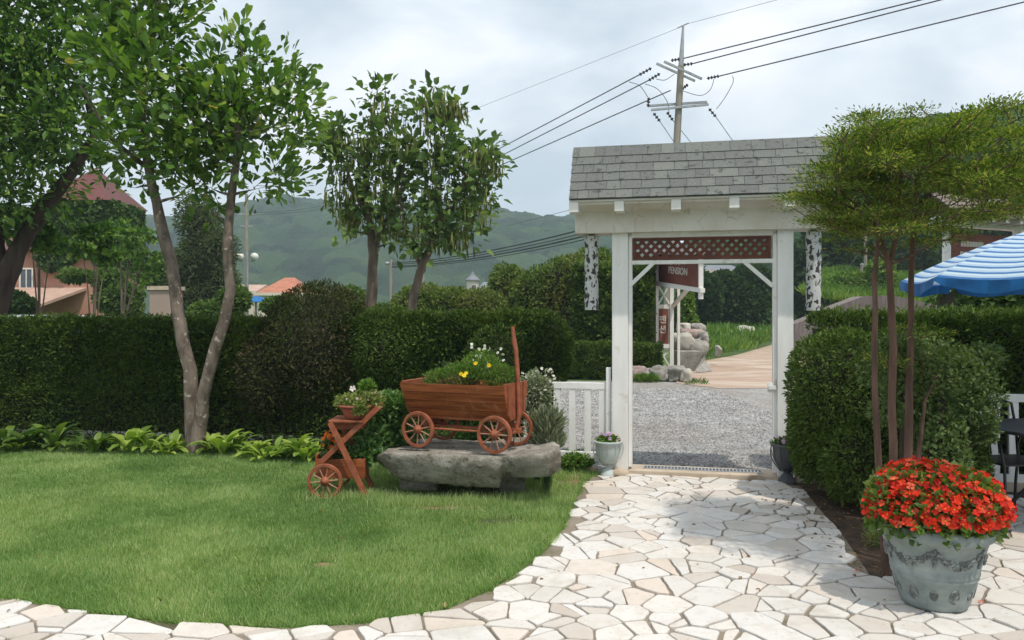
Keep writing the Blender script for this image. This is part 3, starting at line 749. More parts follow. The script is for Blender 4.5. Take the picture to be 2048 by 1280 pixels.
# header beam with the soffit spreading to the eaves (one closed prism)
bu0, bu1 = gx(1150, 463, .07), gx(1668, 463, .07)
prof = [(-.072, zbeam), (-.072, zsof), (-.30, zeave - .055), (-.30, zeave - .02), (.10, zridge - .10), (.50, zeave - .02), (.50, zeave - .055), (.26, zsof), (.26, zbeam)]
mb = MB(); mb.prism(prof, bu0, bu1, 'yz'); mb.build('beam', M['beam'], gate, .004)
ru0, ru1 = gx(1136, 390, .33), gx(1680, 386, .33)
mb = MB()
for sgn in (-1, 1):
    ye = .10 + sgn * .43
    mb.prism([(ye, zeave), (ye, zeave - .028), (ye - sgn * .022, zeave - .03), (ye - sgn * .022, zeave + .01)], ru0 + .01, ru1 - .01)
mb.build('fascia', M['white'], gate)
for px in (1147, 1238, 1352, 1469, 1581, 1672):
    u = gx(px, 406, .34); mb = MB(); mb.box(u - .045, u + .045, -.335, -.12, zeave - .128, zeave - .031); mb.build('rafter', M['white_clean'], gate, .003)
    mb = MB(); mb.box(u - .045, u + .045, .30, .53, zeave - .128, zeave - .031); mb.build('rafter', M['white_clean'], gate, .003)
# shingled roof
mb = MB(); ht = (zridge - zeave)
for sgn in (-1, 1):
    ye = .10 + sgn * .44
    mb.prism([(ye, zeave), (.10, zridge - .012), (.10, zridge - .05), (ye, zeave - .026 + .012)], ru0 + .015, ru1 - .015)
rf = mb.build('roof', M['shingle'], gate)
mb = MB(); sl = math.hypot(.44, ht); rows = 6; rr_ = random.Random(4)
for sgn in (-1, 1):
    dv = Vector((0, -sgn * .44, ht)).normalized()      # up the slope
    nv = Vector((0, sgn * ht, .44)).normalized()
    o0 = Vector((0, .10 + sgn * .45, zeave))
    for k in range(rows):
        s0 = k * sl / rows - .012; s1 = s0 + sl / rows + .035
        lift0 = .016; lift1 = .006; u = ru0 - .004 * k + .012
        ue = ru1 - .012; first = True
        jag = rr_.uniform(-.004, .004)
        while u < ue:
            w_ = rr_.choice([.10, .13, .16, .20, .26]) * (rr_.uniform(.4, 1) if first else 1); first = False; u2 = min(u + w_, ue)
            ds = rr_.uniform(-.003, .003) + jag
            vs = []
            for lft, s_ in ((lift0, s0 + ds), (lift1, s1)):
                for uu in (u + .0018, u2 - .0018):
                    pb = o0 + dv * s_; vs.append((uu, pb.y + nv.y * lft, pb.z + nv.z * lft)); 
            vs += [(x, y - nv.y * .007, z - nv.z * .007) for x, y, z in vs]
            mb.add(vs, [(0, 1, 3, 2), (4, 6, 7, 5), (0, 4, 5, 1), (0, 2, 6, 4), (1, 5, 7, 3)], rr_.random()); u = u2
u = ru0 + .01
while u < ru1 - .012:
    u2 = min(u + rr_.choice([.24, .30, .33]), ru1 - .012); lz = zridge + .016 + rr_.uniform(-.003, .003)
    for sgn in (-1, 1):
        dv = Vector((0, sgn * .44, -ht)).normalized(); a = Vector((0, .10, lz)); c_ = a + dv * .125; nv = Vector((0, sgn * ht, .44)).normalized()
        vs = [(u + .002, a.y, a.z), (u2 - .002, a.y, a.z), (u2 - .002, c_.y, c_.z), (u + .002, c_.y, c_.z)]; vs += [(x, y - nv.y * .008, z - nv.z * .008) for x, y, z in vs]
        mb.add(vs, [(0, 1, 2, 3), (4, 7, 6, 5), (2, 3, 7, 6), (0, 3, 7, 4), (1, 2, 6, 5)], rr_.random())
    u = u2
mb.build('shingles', M['shingle'], rf, rnd=True)
# lattice panel
lu0, lu1 = gx(1265, 497, -.03), gx(1542, 497, -.03); lz1, lz0 = gz(1400, 474, -.03), gz(1400, 518, -.03)
mb = MB(); fw = .028
mb.box(lu0, lu1, .04, .075, lz1 - fw, lz1); mb.box(lu0, lu1, .04, .075, lz0, lz0 + fw); mb.box(lu0, lu0 + fw, .04, .075, lz0 + fw, lz1 - fw); mb.box(lu1 - fw, lu1, .04, .075, lz0 + fw, lz1 - fw)
lf = mb.build('lattice_frame', M['brown'], gate)
mb = MB(); a0, a1, b0, b1 = lu0 + fw - .006, lu1 - fw + .006, lz0 + fw - .006, lz1 - fw + .006
for sgn in (-1, 1):
    c0 = -2.0
    while c0 < 3.0:
        wd = .031; pit = .0605
        # strip: points with |(x*sgn + z) - c| < wd/ sqrt2... as a long quad clipped to the panel
        ce = c0; nx, ny = sgn / math.sqrt(2), 1 / math.sqrt(2)
        q = [(a0, b0), (a1, b0), (a1, b1), (a0, b1)]
        q = clip(q, nx, ny, ce + b0 + wd / 2 + .0); q = clip(q, -nx, -ny, -(ce + b0 - wd / 2)) if len(q) > 2 else q
        if len(q) > 2: mb.prism([(x, z) for x, z in q], (.050 if sgn > 0 else .059), (.058 if sgn > 0 else .067), 'xz')
        c0 += pit
mb.build('lattice', M['brown'], lf)
zr1, zr0 = gz(1400, 519, -.03), gz(1400, 527, -.03)
mb = MB(); mb.box(jL1, jR0, .03, .085, zr0, zr1 - .002); mb.build('rail', M['white'], gate, .003)
mb = MB(); mb.box(jL1, jR0, .03, .12, gz(1400, 473, -.03), zbeam + .01); mb.build('head_rail', M['white'], gate, .003)
a = gp(1306, 528, 0); b_ = gp(1256, 572, 0)
mb = MB(); mb.bar((a[0], .045, a[1] + .01), (b_[0] + .01, .045, b_[1]), .035, .05, (0, 1, 0)); mb.build('brace', M['white'], gate)
a = gp(1490, 526, 0); b_ = gp(1549, 572, 0)
mb = MB(); mb.bar((a[0], .045, a[1] + .01), (b_[0] - .01, .045, b_[1]), .035, .05, (0, 1, 0)); mb.build('brace', M['white'], gate)
# latch housing on the right jamb and the thin wicket rail
mb = MB(); mb.box(gx(1535), gx(1547), .0, .028, gz(1540, 785), gz(1540, 766)); mb.box(gx(1537), gx(1552), -.014, -.001, gz(1540, 779), gz(1540, 771)); mb.build('latch', M['white'], gate, .002)
# threshold slab with drain grate
tu0, tu1 = uL1 + .003, gx(1560, 960, .02)
mb = MB(); mb.box(tu0 - .0, tu1, -.03, .30, -.02, .052); th = mb.build('threshold', M['concrete'], gate, .006)
g0, g1 = gx(1286, 940), gx(1526, 945)
mb = MB(); ya, yb = .085, .215
mb.box(g0, g1, ya, ya + .012, .0525, .060); mb.box(g0, g1, yb - .012, yb, .0525, .060)
n_ = 34
for k in range(n_ + 1):
    x = g0 + (g1 - g0) * k / n_; mb.box(x - .006, x + .006, ya + .012, yb - .012, .0525, .059)
mb.build('grate', M['steel'], gate)
mb = MB(); mb.box(g0, g1, ya, yb, .0522, .0526); mb.build('drain_shade', M['insul'], gate)  # thin dark sheet painting the shade of the slot below the bars
for (a, b_) in ((uL0 - .04, uL1 + .0), ):
    mb = MB(); mb.lathe([(0, 0), (.11, .0), (.12, .03), (.10, .055), (0, .07)], ((a + b_) / 2, -.03, 0), 14); mb.build('footing', M['concrete'], gate)

# hanging mottled logs under the beam ends
m, nt, out = newmat('mottled bark'); b = nt.nodes.new('ShaderNodeBsdfPrincipled'); nt.links.new(b.outputs[0], out.inputs[0])
f_ = ramp(nt, [(.53, (0, 0, 0)), (.57, (1, 1, 1))], noise(nt, 24, 3, mapped(nt, (1.2, 1.2, .75)), .5, .5))
c1 = mixc(nt, (.55, .55, .54), (.05, .048, .045), f_); nt.links.new(c1, b.inputs['Base Color']); b.inputs['Roughness'].default_value = .9
nt.links.new(bump(nt, f_, -.8, .01), b.inputs['Normal']); M['mottle'] = m
for (px, p0, p1, lab) in ((1183, 470, 620, 'mottled black and white log hanging under the left end of the gate beam'), (1627, 461, 621, 'mottled black and white log hanging under the right end of the gate beam')):
    u = gx(px, 540, -.09); z1 = zbeam; z0 = gz(px, p1, -.09); o = gw(u, -.09)
    e_ = empty('hanging_log', (o.x, o.y, z0), 0, lab, 'log', 'logs hanging from the gate')
    mb = MB(); k_ = 14; pts = [(0, 0, (z1 - z0 - .015) * i / k_) for i in range(k_ + 1)]
    mb.tube(pts, [.068 + R.uniform(-.004, .004) for _ in pts], 20, wob=.04); mb.build('log', M['mottle'], e_)
    mb = MB(); mb.tube([(0, 0, z1 - z0 - .016), (0, 0, z1 - z0)], .03, 8); mb.build('hanger', M['iron'], e_)

# ================================================================== WHITE PICKET FENCES
def fence(name, label, u0, u1, pickets, z_top, z_bot, wline=0.0, pw=.06, rail=.065, curb=None, rounded=False):
    o = gw(u0, wline); e_ = empty(name, (o.x, o.y, 0), -TH, label, 'fence', 'white garden fences')
    L_ = u1 - u0
    for (za, zb) in ((z_top - rail, z_top), (z_bot, z_bot + rail)):
        mb = MB(); mb.box(0, L_, 0, .045, za, zb); mb.build('rail', M['white'], e_, .003)
    for p in pickets:
        mb = MB(); mb.box(p - pw / 2 - u0, p + pw / 2 - u0, .006, .039, z_bot + rail + .001, z_top - rail - .001); mb.build('picket', M['white'], e_)
    if curb: mb = MB(); mb.box(0, L_, -.03, .12, 0, curb); mb.build('curb', M['concrete'], e_, .005)
    return e_
wl_ = -.06
pk = [gx(px, 840, wl_) for px in (1204, 1175, 1144, 1113, 1083, 1053, 1023)]
fa = fence('picket_fence', 'low white picket fence running left from the gate behind the wagon', gx(1000, 840, wl_), gx(1210, 840, wl_), pk, gz(1150, 765, wl_), gz(1150, 916, wl_), wl_, .062)
mb = MB(); a, b_ = gx(1212, 800, wl_ + .02) - gx(1000, 840, wl_), gx(1221, 800, wl_ + .02) - gx(1000, 840, wl_)
mb.box(a, b_, -.02, .05, .05, gz(1216, 735, wl_)); mb.build('end_post', M['white'], fa, .003)
ur0 = gx(1592); ur1 = ur0 + 3.6; st = .150
pk = [ur0 + .05 + st * i for i in range(24)]
fence('picket_fence', 'white fence of wide boards on a concrete curb behind the black chair', ur0, ur1, pk, gz(2000, 788, .0), gz(2000, 964, .0) - .0, 0.0, .075, .07, curb=.085)

# ================================================================== HEDGES
M['yew'] = mat_leaf('yew leaves', [(0, (.014, .034, .010)), (.5, (.026, .060, .014)), (.85, (.045, .095, .018)), (1, (.075, .13, .025))], .15, .55, .15, (.040, .075, .012), 1.2)
M['yew_light'] = mat_leaf('pale yew leaves', [(0, (.020, .045, .014)), (.5, (.042, .09, .020)), (1, (.10, .17, .04))], .2, .6, .2, (.06, .11, .02), 1.0)  # paler leaf mix for the lighter hedges and shrubs
M['yew_brown'] = mat_leaf('juniper leaves', [(0, (.040, .050, .018)), (.5, (.060, .075, .025)), (.8, (.11, .085, .045)), (1, (.15, .11, .07))], .15, .7, .1, (.045, .075, .018), 1.4)
M['bright'] = mat_leaf('bright shrub leaves', [(0, (.045, .085, .02)), (.5, (.10, .17, .03)), (1, (.22, .27, .07))], .3, .6, .2, (.20, .20, .06), .8)
hedge('clipped_hedge', 'long dark green clipped hedge behind the lawn left of the gate', [(-8.6, 10.75), (-3.6, 9.97), (-1.8, 9.72)], 1.50, .40, 5200, .050, .018, M['yew'], 'clipped garden hedges', thin_low=.55, lump=.06, zc0=.12, core_in=.14)
hedge('clipped_hedge', 'green clipped hedge behind the wooden wagon with a raised left shoulder', [(-1.75, 9.68), (-.95, 9.58), (.42, 9.35)], 1.56, .42, 5200, .050, .018, M['yew'], 'clipped garden hedges', thin_low=.55, lump=.08, seed=8, zc0=.12)
shrub('round_bush', 'large brownish green rounded bush rising out of the hedge line', 'bush', [(P(638, 700, 9.75), (.76, .62, .84)), (P(545, 750, 9.6), (.42, .42, .58)), (P(720, 720, 9.7), (.5, .45, .62))], 30000, .055, .018, M['yew_brown'], tm='quad', core=.8, wild=.9, lump=.16, thick=.2)
shrub('hedge_shoulder', 'bright green bump of hedge between the brown bush and the wagon', 'bush', [(P(775, 700, 9.5), (.45, .45, .52)), (P(850, 680, 9.55), (.4, .4, .33))], 14000, .05, .018, M['yew_light'], tm='quad', core=.8, wild=.9)
shrub('hedge_end', 'rounded dark end of the hedge next to the white fence', 'bush', [(P(1085, 700, 9.2), (.34, .4, .48)), (P(1000, 735, 9.0), (.4, .35, .5))], 14000, .05, .018, M['yew'], tm='quad', core=.8, wild=.9)
# dim pickets inside the hedge
e_ = empty('hedge_fence', (-8, 10.1, 0), 0, 'weathered grey picket fence glimpsed inside the hedge foot', 'fence')
M['oldwood'] = mat_simple('weathered wood', (.34, .31, .28), (.20, .18, .16), 6, .9, .4, stretch=(1, 1, .2))
fa0 = Vector((-3.6, 9.76, 0)); fb0 = Vector((-.6, 9.30, 0)); dd = (fb0 - fa0); nP = 24; mb = MB()
for k in range(nP):
    p_ = fa0 + dd * (k / nP) - Vector((-8, 10.1, 0)); mbp = MB(); hgt = .74 + R.uniform(-.03, .03)
    mbp.box(p_.x - .028, p_.x + .028, p_.y - .008, p_.y + .008, .02, hgt); mbp.build('picket', M['oldwood'], e_)
for z in (.22, .60):
    mb.bar(fa0 - Vector((-8, 10.1, 0)) + Vector((0, .02, z)), fb0 - Vector((-8, 10.1, 0)) + Vector((0, .02, z)), .02, .05)
mb.build('rail', M['oldwood'], e_)

hedge('clipped_hedge', 'clipped hedge with a bright flat top behind the fence right of the gate', [(3.1, 8.12), (4.2, 7.88), (7.0, 7.3)], 1.57, .38, 5200, .046, .017, M['yew_light'], 'clipped garden hedges', lump=.05, seed=12)
shrub('broad_shrub', 'broad dark green rounded shrub beside the right gate post', 'bush', [((2.86, 6.75, .88), (.52, .50, .60)), ((3.28, 6.62, .84), (.46, .5, .62)), ((2.92, 6.5, .42), (.42, .42, .46)), ((3.25, 6.1, .38), (.38, .36, .44)), ((2.86, 6.95, .5), (.46, .35, .5))], 62000, .044, .017, M['yew_light'], tm='quad', core=.78, wild=.95, lump=.24, thick=.22, lscale=3.2)

# right, pale and airy shrub in front of the fence
M['airy'] = mat_leaf('grey green leaves', [(0, (.055, .095, .03)), (.5, (.10, .155, .05)), (1, (.20, .25, .10))], .3, .5, .3, (.07, .10, .03), 3)
shrub('loose_shrub', 'loose pale green shrub behind the red flowers with the white fence showing through', 'bush', [(P(1850, 745, 5.75), (.42, .3, .24)), (P(1925, 790, 5.8), (.26, .25, .30)), (P(1880, 900, 5.7), (.22, .22, .26)), (P(1960, 715, 5.9), (.12, .2, .10)), (P(1800, 700, 5.6), (.16, .2, .10)), (P(1965, 860, 5.75), (.10, .15, .16)), (P(1780, 830, 5.5), (.12, .15, .10))], 12500, .036, .021, M['airy'], core=0, wild=1.0, lump=.5, thick=.8, lscale=3)

# beyond the gate
hedge('tall_hedge', 'tall dense ivy green hedge behind the left gate post', [(P(1165, 600, 20.5).x, 21.2), (P(1312, 600, 20.5).x, 20.6)], 2.75, .7, 1500, .11, .06, M['yew_light'], lump=.14, tm='leaf', seed=31)
hedge('low_hedge', 'low rounded green hedge at the foot of the tall hedge beyond the gate', [(P(1120, 720, 19.6).x, 19.9), (P(1318, 720, 19.6).x, 19.5)], .80, .38, 2600, .08, .04, M['yew_light'], lump=.09, tm='leaf', seed=33)
for i, (px, py, Y, rx, ry, lab) in enumerate([
    (850, 608, 23, .95, .55, 'small round bright shrub right of the leaning tree trunks'),
    (905, 608, 22.5, .62, .45, 'bright green shrub just left of the turret house'),
    (962, 616, 22, .75, .50, 'yellowish green shrub in front of the turret house'),
    (1018, 578, 24, .62, .75, 'tallest yellow green shrub right of the turret house'),
    (1080, 592, 22, .8, .75, 'golden tipped shrub near the middle of the far shrub row'),
    (1135, 572, 21.6, .75, .85, 'golden green shrub left of the hanging log'),
    (1190, 562, 22.8, .8, .95, 'green shrub directly behind the left hanging log')]):
    c_ = P(px, py, Y); zt = c_.z + ry
    shrub('shrub', lab, 'shrub', [((c_.x, Y, zt - ry), (rx, .7, ry)), ((c_.x + .25, Y - .3, (zt - .15) / 2), (rx * .9, .6, (zt - .15) / 2))], 6500, .11, .06, M['bright'], 'shrubs in the row beyond the hedge', core=.8, lump=.22, thick=.3, wild=.9)

# ================================================================== STONE SLAB AND WAGON
m, nt, out = newmat('rough granite'); b = nt.nodes.new('ShaderNodeBsdfPrincipled'); nt.links.new(b.outputs[0], out.inputs[0])
c1 = ramp(nt, [(.34, (.20, .17, .13)), (.5, (.37, .335, .28)), (.66, (.56, .53, .47))], noise(nt, 3.2, 8, mapped(nt, (1, 1, 1.8)), .7))
c1 = mixc(nt, c1, (.075, .065, .04), ramp(nt, [(.54, (0, 0, 0)), (.64, (.7, .7, .7))], noise(nt, 11, 6, None, .7)))
c1 = mixc(nt, c1, (.60, .58, .55), ramp(nt, [(.60, (0, 0, 0)), (.7, (.6, .6, .6))], noise(nt, 38, 4)))
nt.links.new(c1, b.inputs['Base Color']); b.inputs['Roughness'].default_value = .95; nt.links.new(bump(nt, noise(nt, 16, 9, None, .75), 1.0, .045), b.inputs['Normal']); M['granite'] = m
def rock_mesh(name, mat, parent, x0, x1, top, bot, yf, yb, seed, nx=90, ny=26, nz=16, amp=.03, loc=(0, 0, 0)):
    """closed rock: top/bot/yf/yb are functions of x"""
    V = []; idx = {}
    def vert(i, j, k):
        key = (i, j, k)
        if key in idx: return idx[key]
        x = x0 + (x1 - x0) * i / nx; f = k / nz; g = j / ny
        zt, zb_ = top(x), bot(x); ya, yb_ = yf(x), yb(x)
        bul = .10 * math.sin(PI * f) ** .7 * (1 if g < .5 else -1) * (abs(g - .5) * 2) ** 3 * -1 * (zt - zb_)
        y = ya + (yb_ - ya) * g + bul * .8; z = zb_ + (zt - zb_) * f
        # undercut at the foot of the front face
        y += (1 - f) ** 1.5 * .10 * (1 - g) * 1.2
        V.append((x, y, z)); idx[key] = len(V) - 1; return idx[key]
    Fc = []
    for i in range(nx):
        for j in range(ny): Fc += [(vert(i, j, 0), vert(i, j + 1, 0), vert(i + 1, j + 1, 0), vert(i + 1, j, 0)), (vert(i, j, nz), vert(i + 1, j, nz), vert(i + 1, j + 1, nz), vert(i, j + 1, nz))]
        for k in range(nz): Fc += [(vert(i, 0, k), vert(i + 1, 0, k), vert(i + 1, 0, k + 1), vert(i, 0, k + 1)), (vert(i, ny, k), vert(i, ny, k + 1), vert(i + 1, ny, k + 1), vert(i + 1, ny, k))]
    for j in range(ny):
        for k in range(nz): Fc += [(vert(0, j, k), vert(0, j, k + 1), vert(0, j + 1, k + 1), vert(0, j + 1, k)), (vert(nx, j, k), vert(nx, j + 1, k), vert(nx, j + 1, k + 1), vert(nx, j, k + 1))]
    V = np.array(V); c = V.mean(0)
    d = (fbm(V, 3.2, seed, 5) - .47) * amp * 2.4 + (np.abs(fbm(V, 7, seed + 5, 4) - .47)) * -amp * 1.2 + (fbm(V, 22, seed + 9, 3) - .43) * amp * .55
    nrm = unit((V - c) * np.array([.25, 1, 2.2])); V = V + nrm * d[:, None]
    return np_mesh(name, V - np.array(loc), np.array(Fc), mat, parent, smooth=True)
def px_fn(pts, Yf, z=True):
    xs = [MP(p[0] - 1024, Yf(p[0])) for p in pts]; zs = [EYE - (p[1] - HOR) / F * Yf(p[0]) for p in pts]
    return lambda x: float(np.interp(x, xs, zs))
Yf = lambda px: 6.86 - .38 * (px - 748) / 374
topf = px_fn([(742, 930), (750, 914), (765, 905), (800, 903), (880, 906), (980, 909), (1040, 905), (1085, 903), (1112, 897), (1124, 905)], Yf)
botf = px_fn([(742, 936), (760, 944), (790, 962), (830, 972), (900, 976), (1000, 982), (1003, 960), (1050, 962), (1105, 955), (1124, 948)], Yf)
xsl0, xsl1 = MP(742 - 1024, Yf(742)), MP(1124 - 1024, Yf(1124))
slab = empty('stone_slab', (-.35, 6.9, 0), 0, 'huge flat grey boulder laid like a bench on two low stones under the wagon', 'boulder')
off = (-.35, 6.9, 0)
yff = lambda x: float(np.interp(x, [xsl0, xsl0 + .15, xsl1 - .12, xsl1], [7.02, 6.86, 6.46, 6.56])) 
rock_mesh('slab', M['granite'], slab, xsl0, xsl1, lambda x: topf(x) - .012, botf, yff, lambda x: float(np.interp(x, [xsl0, xsl0 + .2, xsl1], [7.35, 7.6, 7.35])), 5, 120, 30, 16, .030, off)
for (pa, pb, yy, ds) in ((798, 872, 7.08, .35), (1000, 1050, 6.98, .35)):
    xa, xb = MP(pa - 1024, yy), MP(pb - 1024, yy)
    rock_mesh('support_stone', M['granite'], slab, xa, xb, lambda x: .20, lambda x: -.03, lambda x: yy, lambda x: yy + ds, 9, 24, 14, 10, .018, off)

def wheel(mb_rim, mb_sp, mb_hub, c, r, ax, rimw=.028, n=10, th=.030, sr=.006, a0=.2):
    """wheel with centre c, radius r, axle direction ax"""
    ax = Vector(ax).normalized(); q = Vector((0, 1, 0)).rotation_difference(ax).to_matrix().to_4x4(); T = Matrix.Translation(Vector(c)) @ q
    prof = [(r - rimw, -th / 2), (r - .004, -th / 2), (r, -th / 2 + .004), (r, th / 2 - .004), (r - .004, th / 2), (r - rimw, th / 2), (r - rimw, -th / 2)]
    RX = Matrix.Rotation(-PI / 2, 4, 'X')
    mb_rim.lathe(prof, n=48, M=T @ RX, smooth=False)
    hp = [(0, -.032), (.018, -.032), (.020, -.022), (.036, -.018), (.040, 0), (.036, .018), (.020, .022), (.018, .032), (0, .032)]
    mb_hub.lathe(hp, n=20, M=T @ RX)
    for k in range(n):
        a = a0 + 2 * PI * k / n; d = Vector((math.cos(a), 0, math.sin(a)))
        mb_sp.tube([T @ (d * .03), T @ (d * (r - rimw + .004))], sr, 8)

WA = math.radians(24); wL = Vector((P(836, 862, 6.93).x, 6.93, .425 + .158))
wg = empty('wooden_wagon', (wL.x, wL.y, .425), -WA, 'red brown wooden garden wagon with spoked wheels and upright handle, planted with marigolds', 'wagon')
# local frame: x along the wagon (towards the camera at right), y away, z up from the slab
wb = .735; rw = .158; tk = .45
for i, (x, y) in enumerate([(0, 0), (wb, 0), (0, tk), (wb, tk)]):
    w_r = MB(); w_s = MB(); w_h = MB(); wheel(w_r, w_s, w_h, (x, y, rw), rw, (0, 1, 0), .026, 10, .030, .0065, .25 + i)
    wo_ = w_r.build('wheel', M['wood_red2'], wg, rnd=False); M.setdefault('spoke', mat_simple('turned spokes', (.42, .24, .17), (.30, .13, .08), 8, .5, .1))
    w_s.build('spokes', M['spoke'], wo_); w_h.build('hub', M['wood_red2'], wo_)
mb = MB(); mb.tube([(0, -.02, rw), (0, tk + .02, rw)], .011, 8); mb.build('axle', M['wood_red2'], wg)
mb = MB(); mb.tube([(wb, -.02, rw), (wb, tk + .02, rw)], .011, 8); mb.build('axle', M['wood_red2'], wg)
mb = MB(); mb.bar((0, tk / 2, rw + .012), (wb, tk / 2, rw + .012), .04, .022); mb.build('reach_pole', M['wood_red2'], wg)
mb = MB(); mb.tube([(.02, .035, rw + .012), (wb - .02, .035, rw + .012)], .010, 8); mb.build('side_rod', M['wood_red2'], wg)
for x in (.0, wb - .0):
    mb = MB(); mb.box(x - .03, x + .03, tk * .22, tk * .78, rw + .02, .252); mb.build('bolster', M['wood_red2'], wg)
xb0, xb1 = -.115, .835; zb, zt_ = .265, .565; yc = tk / 2
# side planks (leaning out), three boards per side
def side(sgn):
    yb_, yt = yc + sgn * .115, yc + sgn * .245
    mb = MB(); nb = 4
    for k in range(nb):
        f0, f1 = k / nb, (k + 1) / nb - .012
        za, zc = zb + (zt_ - zb) * f0, zb + (zt_ - zb) * f1
        bulge = lambda f: .035 * math.sin(PI * f * .9)
        y0_, y1_ = yb_ + (yt - yb_) * f0 + sgn * bulge(f0), yb_ + (yt - yb_) * f1 + sgn * bulge(f1)
        sk0 = -.0 - .055 * f0; sk1 = -.0 - .055 * f1
        th_ = .018
        vs = [(xb0 - .0 + sk0, y0_, za), (xb1, y0_, za), (xb1, y1_, zc), (xb0 + sk1, y1_, zc)]
        vs += [(x, y - sgn * th_, z) for x, y, z in vs]
        mb.add(vs, [(0, 1, 2, 3), (4, 7, 6, 5), (0, 4, 5, 1), (1, 5, 6, 2), (2, 6, 7, 3), (3, 7, 4, 0)])
    mb.build('side_board', M['wood_red'], wg)
side(-1); side(1)
for x, sk in ((xb1 - .022, 0), (xb0 + .002, 1)):
    mb = MB(); pg = []
    for f in [i / 8 for i in range(9)]:
        pg.append((yc - (.115 + .13 * f + .035 * math.sin(PI * f * .9)) + .019, zb + (zt_ + .012 - zb) * f))
    pg += [(2 * yc - y, z) for y, z in pg[::-1]]
    mb.prism(pg, x - (.05 if sk else 0), x + .02 - (.03 if sk else 0), 'yz'); mb.build('end_board', M['wood_red2'], wg)
for y in (yc - .16, yc + .16):
    mb = MB(); mb.box(xb1 - .001, xb1 + .010, y - .02, y + .02, zb + .05, zt_ + .01); mb.build('batten', M['wood_red2'], wg)
mb = MB(); mb.box(xb0 - .01, xb1 - .024, yc - .115, yc + .115, zb - .018, zb); mb.build('floor_board', M['wood_red'], wg)
mb = MB(); mb.box(xb0 - .01, xb1 - .026, yc - .21, yc + .21, zt_ - .09, zt_ - .05); mb.build('soil', M['soil'], wg)
# handle: slightly crooked pole standing up from the front axle
hp = [(.84, yc - .01, rw + .02), (.86, yc, .30), (.853, yc, .50), (.845, yc, .68), (.832, yc, .86), (.815, yc, .93), (.805, yc, 1.02), (.800, yc, 1.055)]
mb = MB()
for a, b_ in zip(hp[:-1], hp[1:]): pass
mb.tube(hp, [.022, .022, .021, .021, .020, .023, .017, .019], 6); mb.build('handle', M['wood_red2'], wg)
mb = MB(); mb.box(.80, .875, yc - .035, yc + .035, rw - .01, rw + .03); mb.tube([(.84, yc - .09, rw), (.84, yc + .09, rw)], .012, 8); mb.build('handle_bracket', M['wood_red2'], wg)

WM = Matrix.Translation((wL.x, wL.y, .425)) @ Matrix.Rotation(-WA, 4, 'Z')
def W(x, y, z): return WM @ Vector((x, y, z))

# ---- planting helpers
def flowers(name, pos, nrm, r, mat, parent=None, petals=5, center=None, cup=.25, pw=.75):
    """little flowers of flat petals; pos, nrm: (n,3)"""
    n = len(pos); nrm = unit(nrm); t = unit(np.cross(nrm, rng.normal(size=(n, 3)))); b_ = np.cross(nrm, t)
    Ps, Ds, Ns, Ls = [], [], [], []
    r = np.broadcast_to(r, (n,))
    for k in range(petals):
        a = 2 * PI * k / petals + rng.normal(size=n) * .15
        d = t * np.cos(a)[:, None] + b_ * np.sin(a)[:, None]
        Ps.append(pos); Ds.append(unit(d + nrm * cup)); Ns.append(nrm); Ls.append(r)
    L_ = np.concatenate(Ls)
    return leaves(name, np.concatenate(Ps), np.concatenate(Ds), np.concatenate(Ns), L_, L_ * pw, mat, parent, 'obo', np.tile(rng.random(n), petals))
def mat_petal(name, c, c2=None, trans=.25):
    return mat_leaf(name, [(0, tuple(x * .7 for x in c)), (.6, c), (1, c2 or c)], trans, .5, .2)
M['red'] = mat_leaf('red petals', [(0, (.34, .010, .006)), (.35, (.66, .028, .012)), (.8, (.78, .055, .018)), (1, (.84, .17, .09))], .25, .5, .2)
M['yellow'] = mat_petal('yellow petals', (.80, .58, .02))
M['white_p'] = mat_petal('white petals', (.80, .78, .76))
M['lilac'] = mat_petal('lilac petals', (.55, .34, .62), (.75, .60, .78))
M['pink'] = mat_petal('pale pink petals', (.75, .52, .55), (.82, .70, .70))
M['orange'] = mat_petal('orange petals', (.75, .16, .02))
M['herb'] = mat_leaf('herb leaves', [(0, (.05, .11, .02)), (.5, (.10, .19, .035)), (1, (.20, .28, .06))], .3, .6, .2)
M['herb_dark'] = mat_leaf('dark herb leaves', [(0, (.03, .07, .02)), (.5, (.06, .13, .03)), (1, (.11, .19, .05))], .3, .45, .35)
M['lime'] = mat_leaf('lime leaves', [(0, (.12, .17, .04)), (.5, (.22, .27, .07)), (1, (.36, .36, .15))], .3, .5, .3)
M['sage'] = mat_leaf('silver leaves', [(0, (.16, .19, .11)), (.5, (.24, .28, .17)), (1, (.36, .38, .27))], .2, .7, .2)
M['stemg'] = mat_simple('green stems', (.08, .13, .04), (.05, .09, .03), 8, .7, 0)

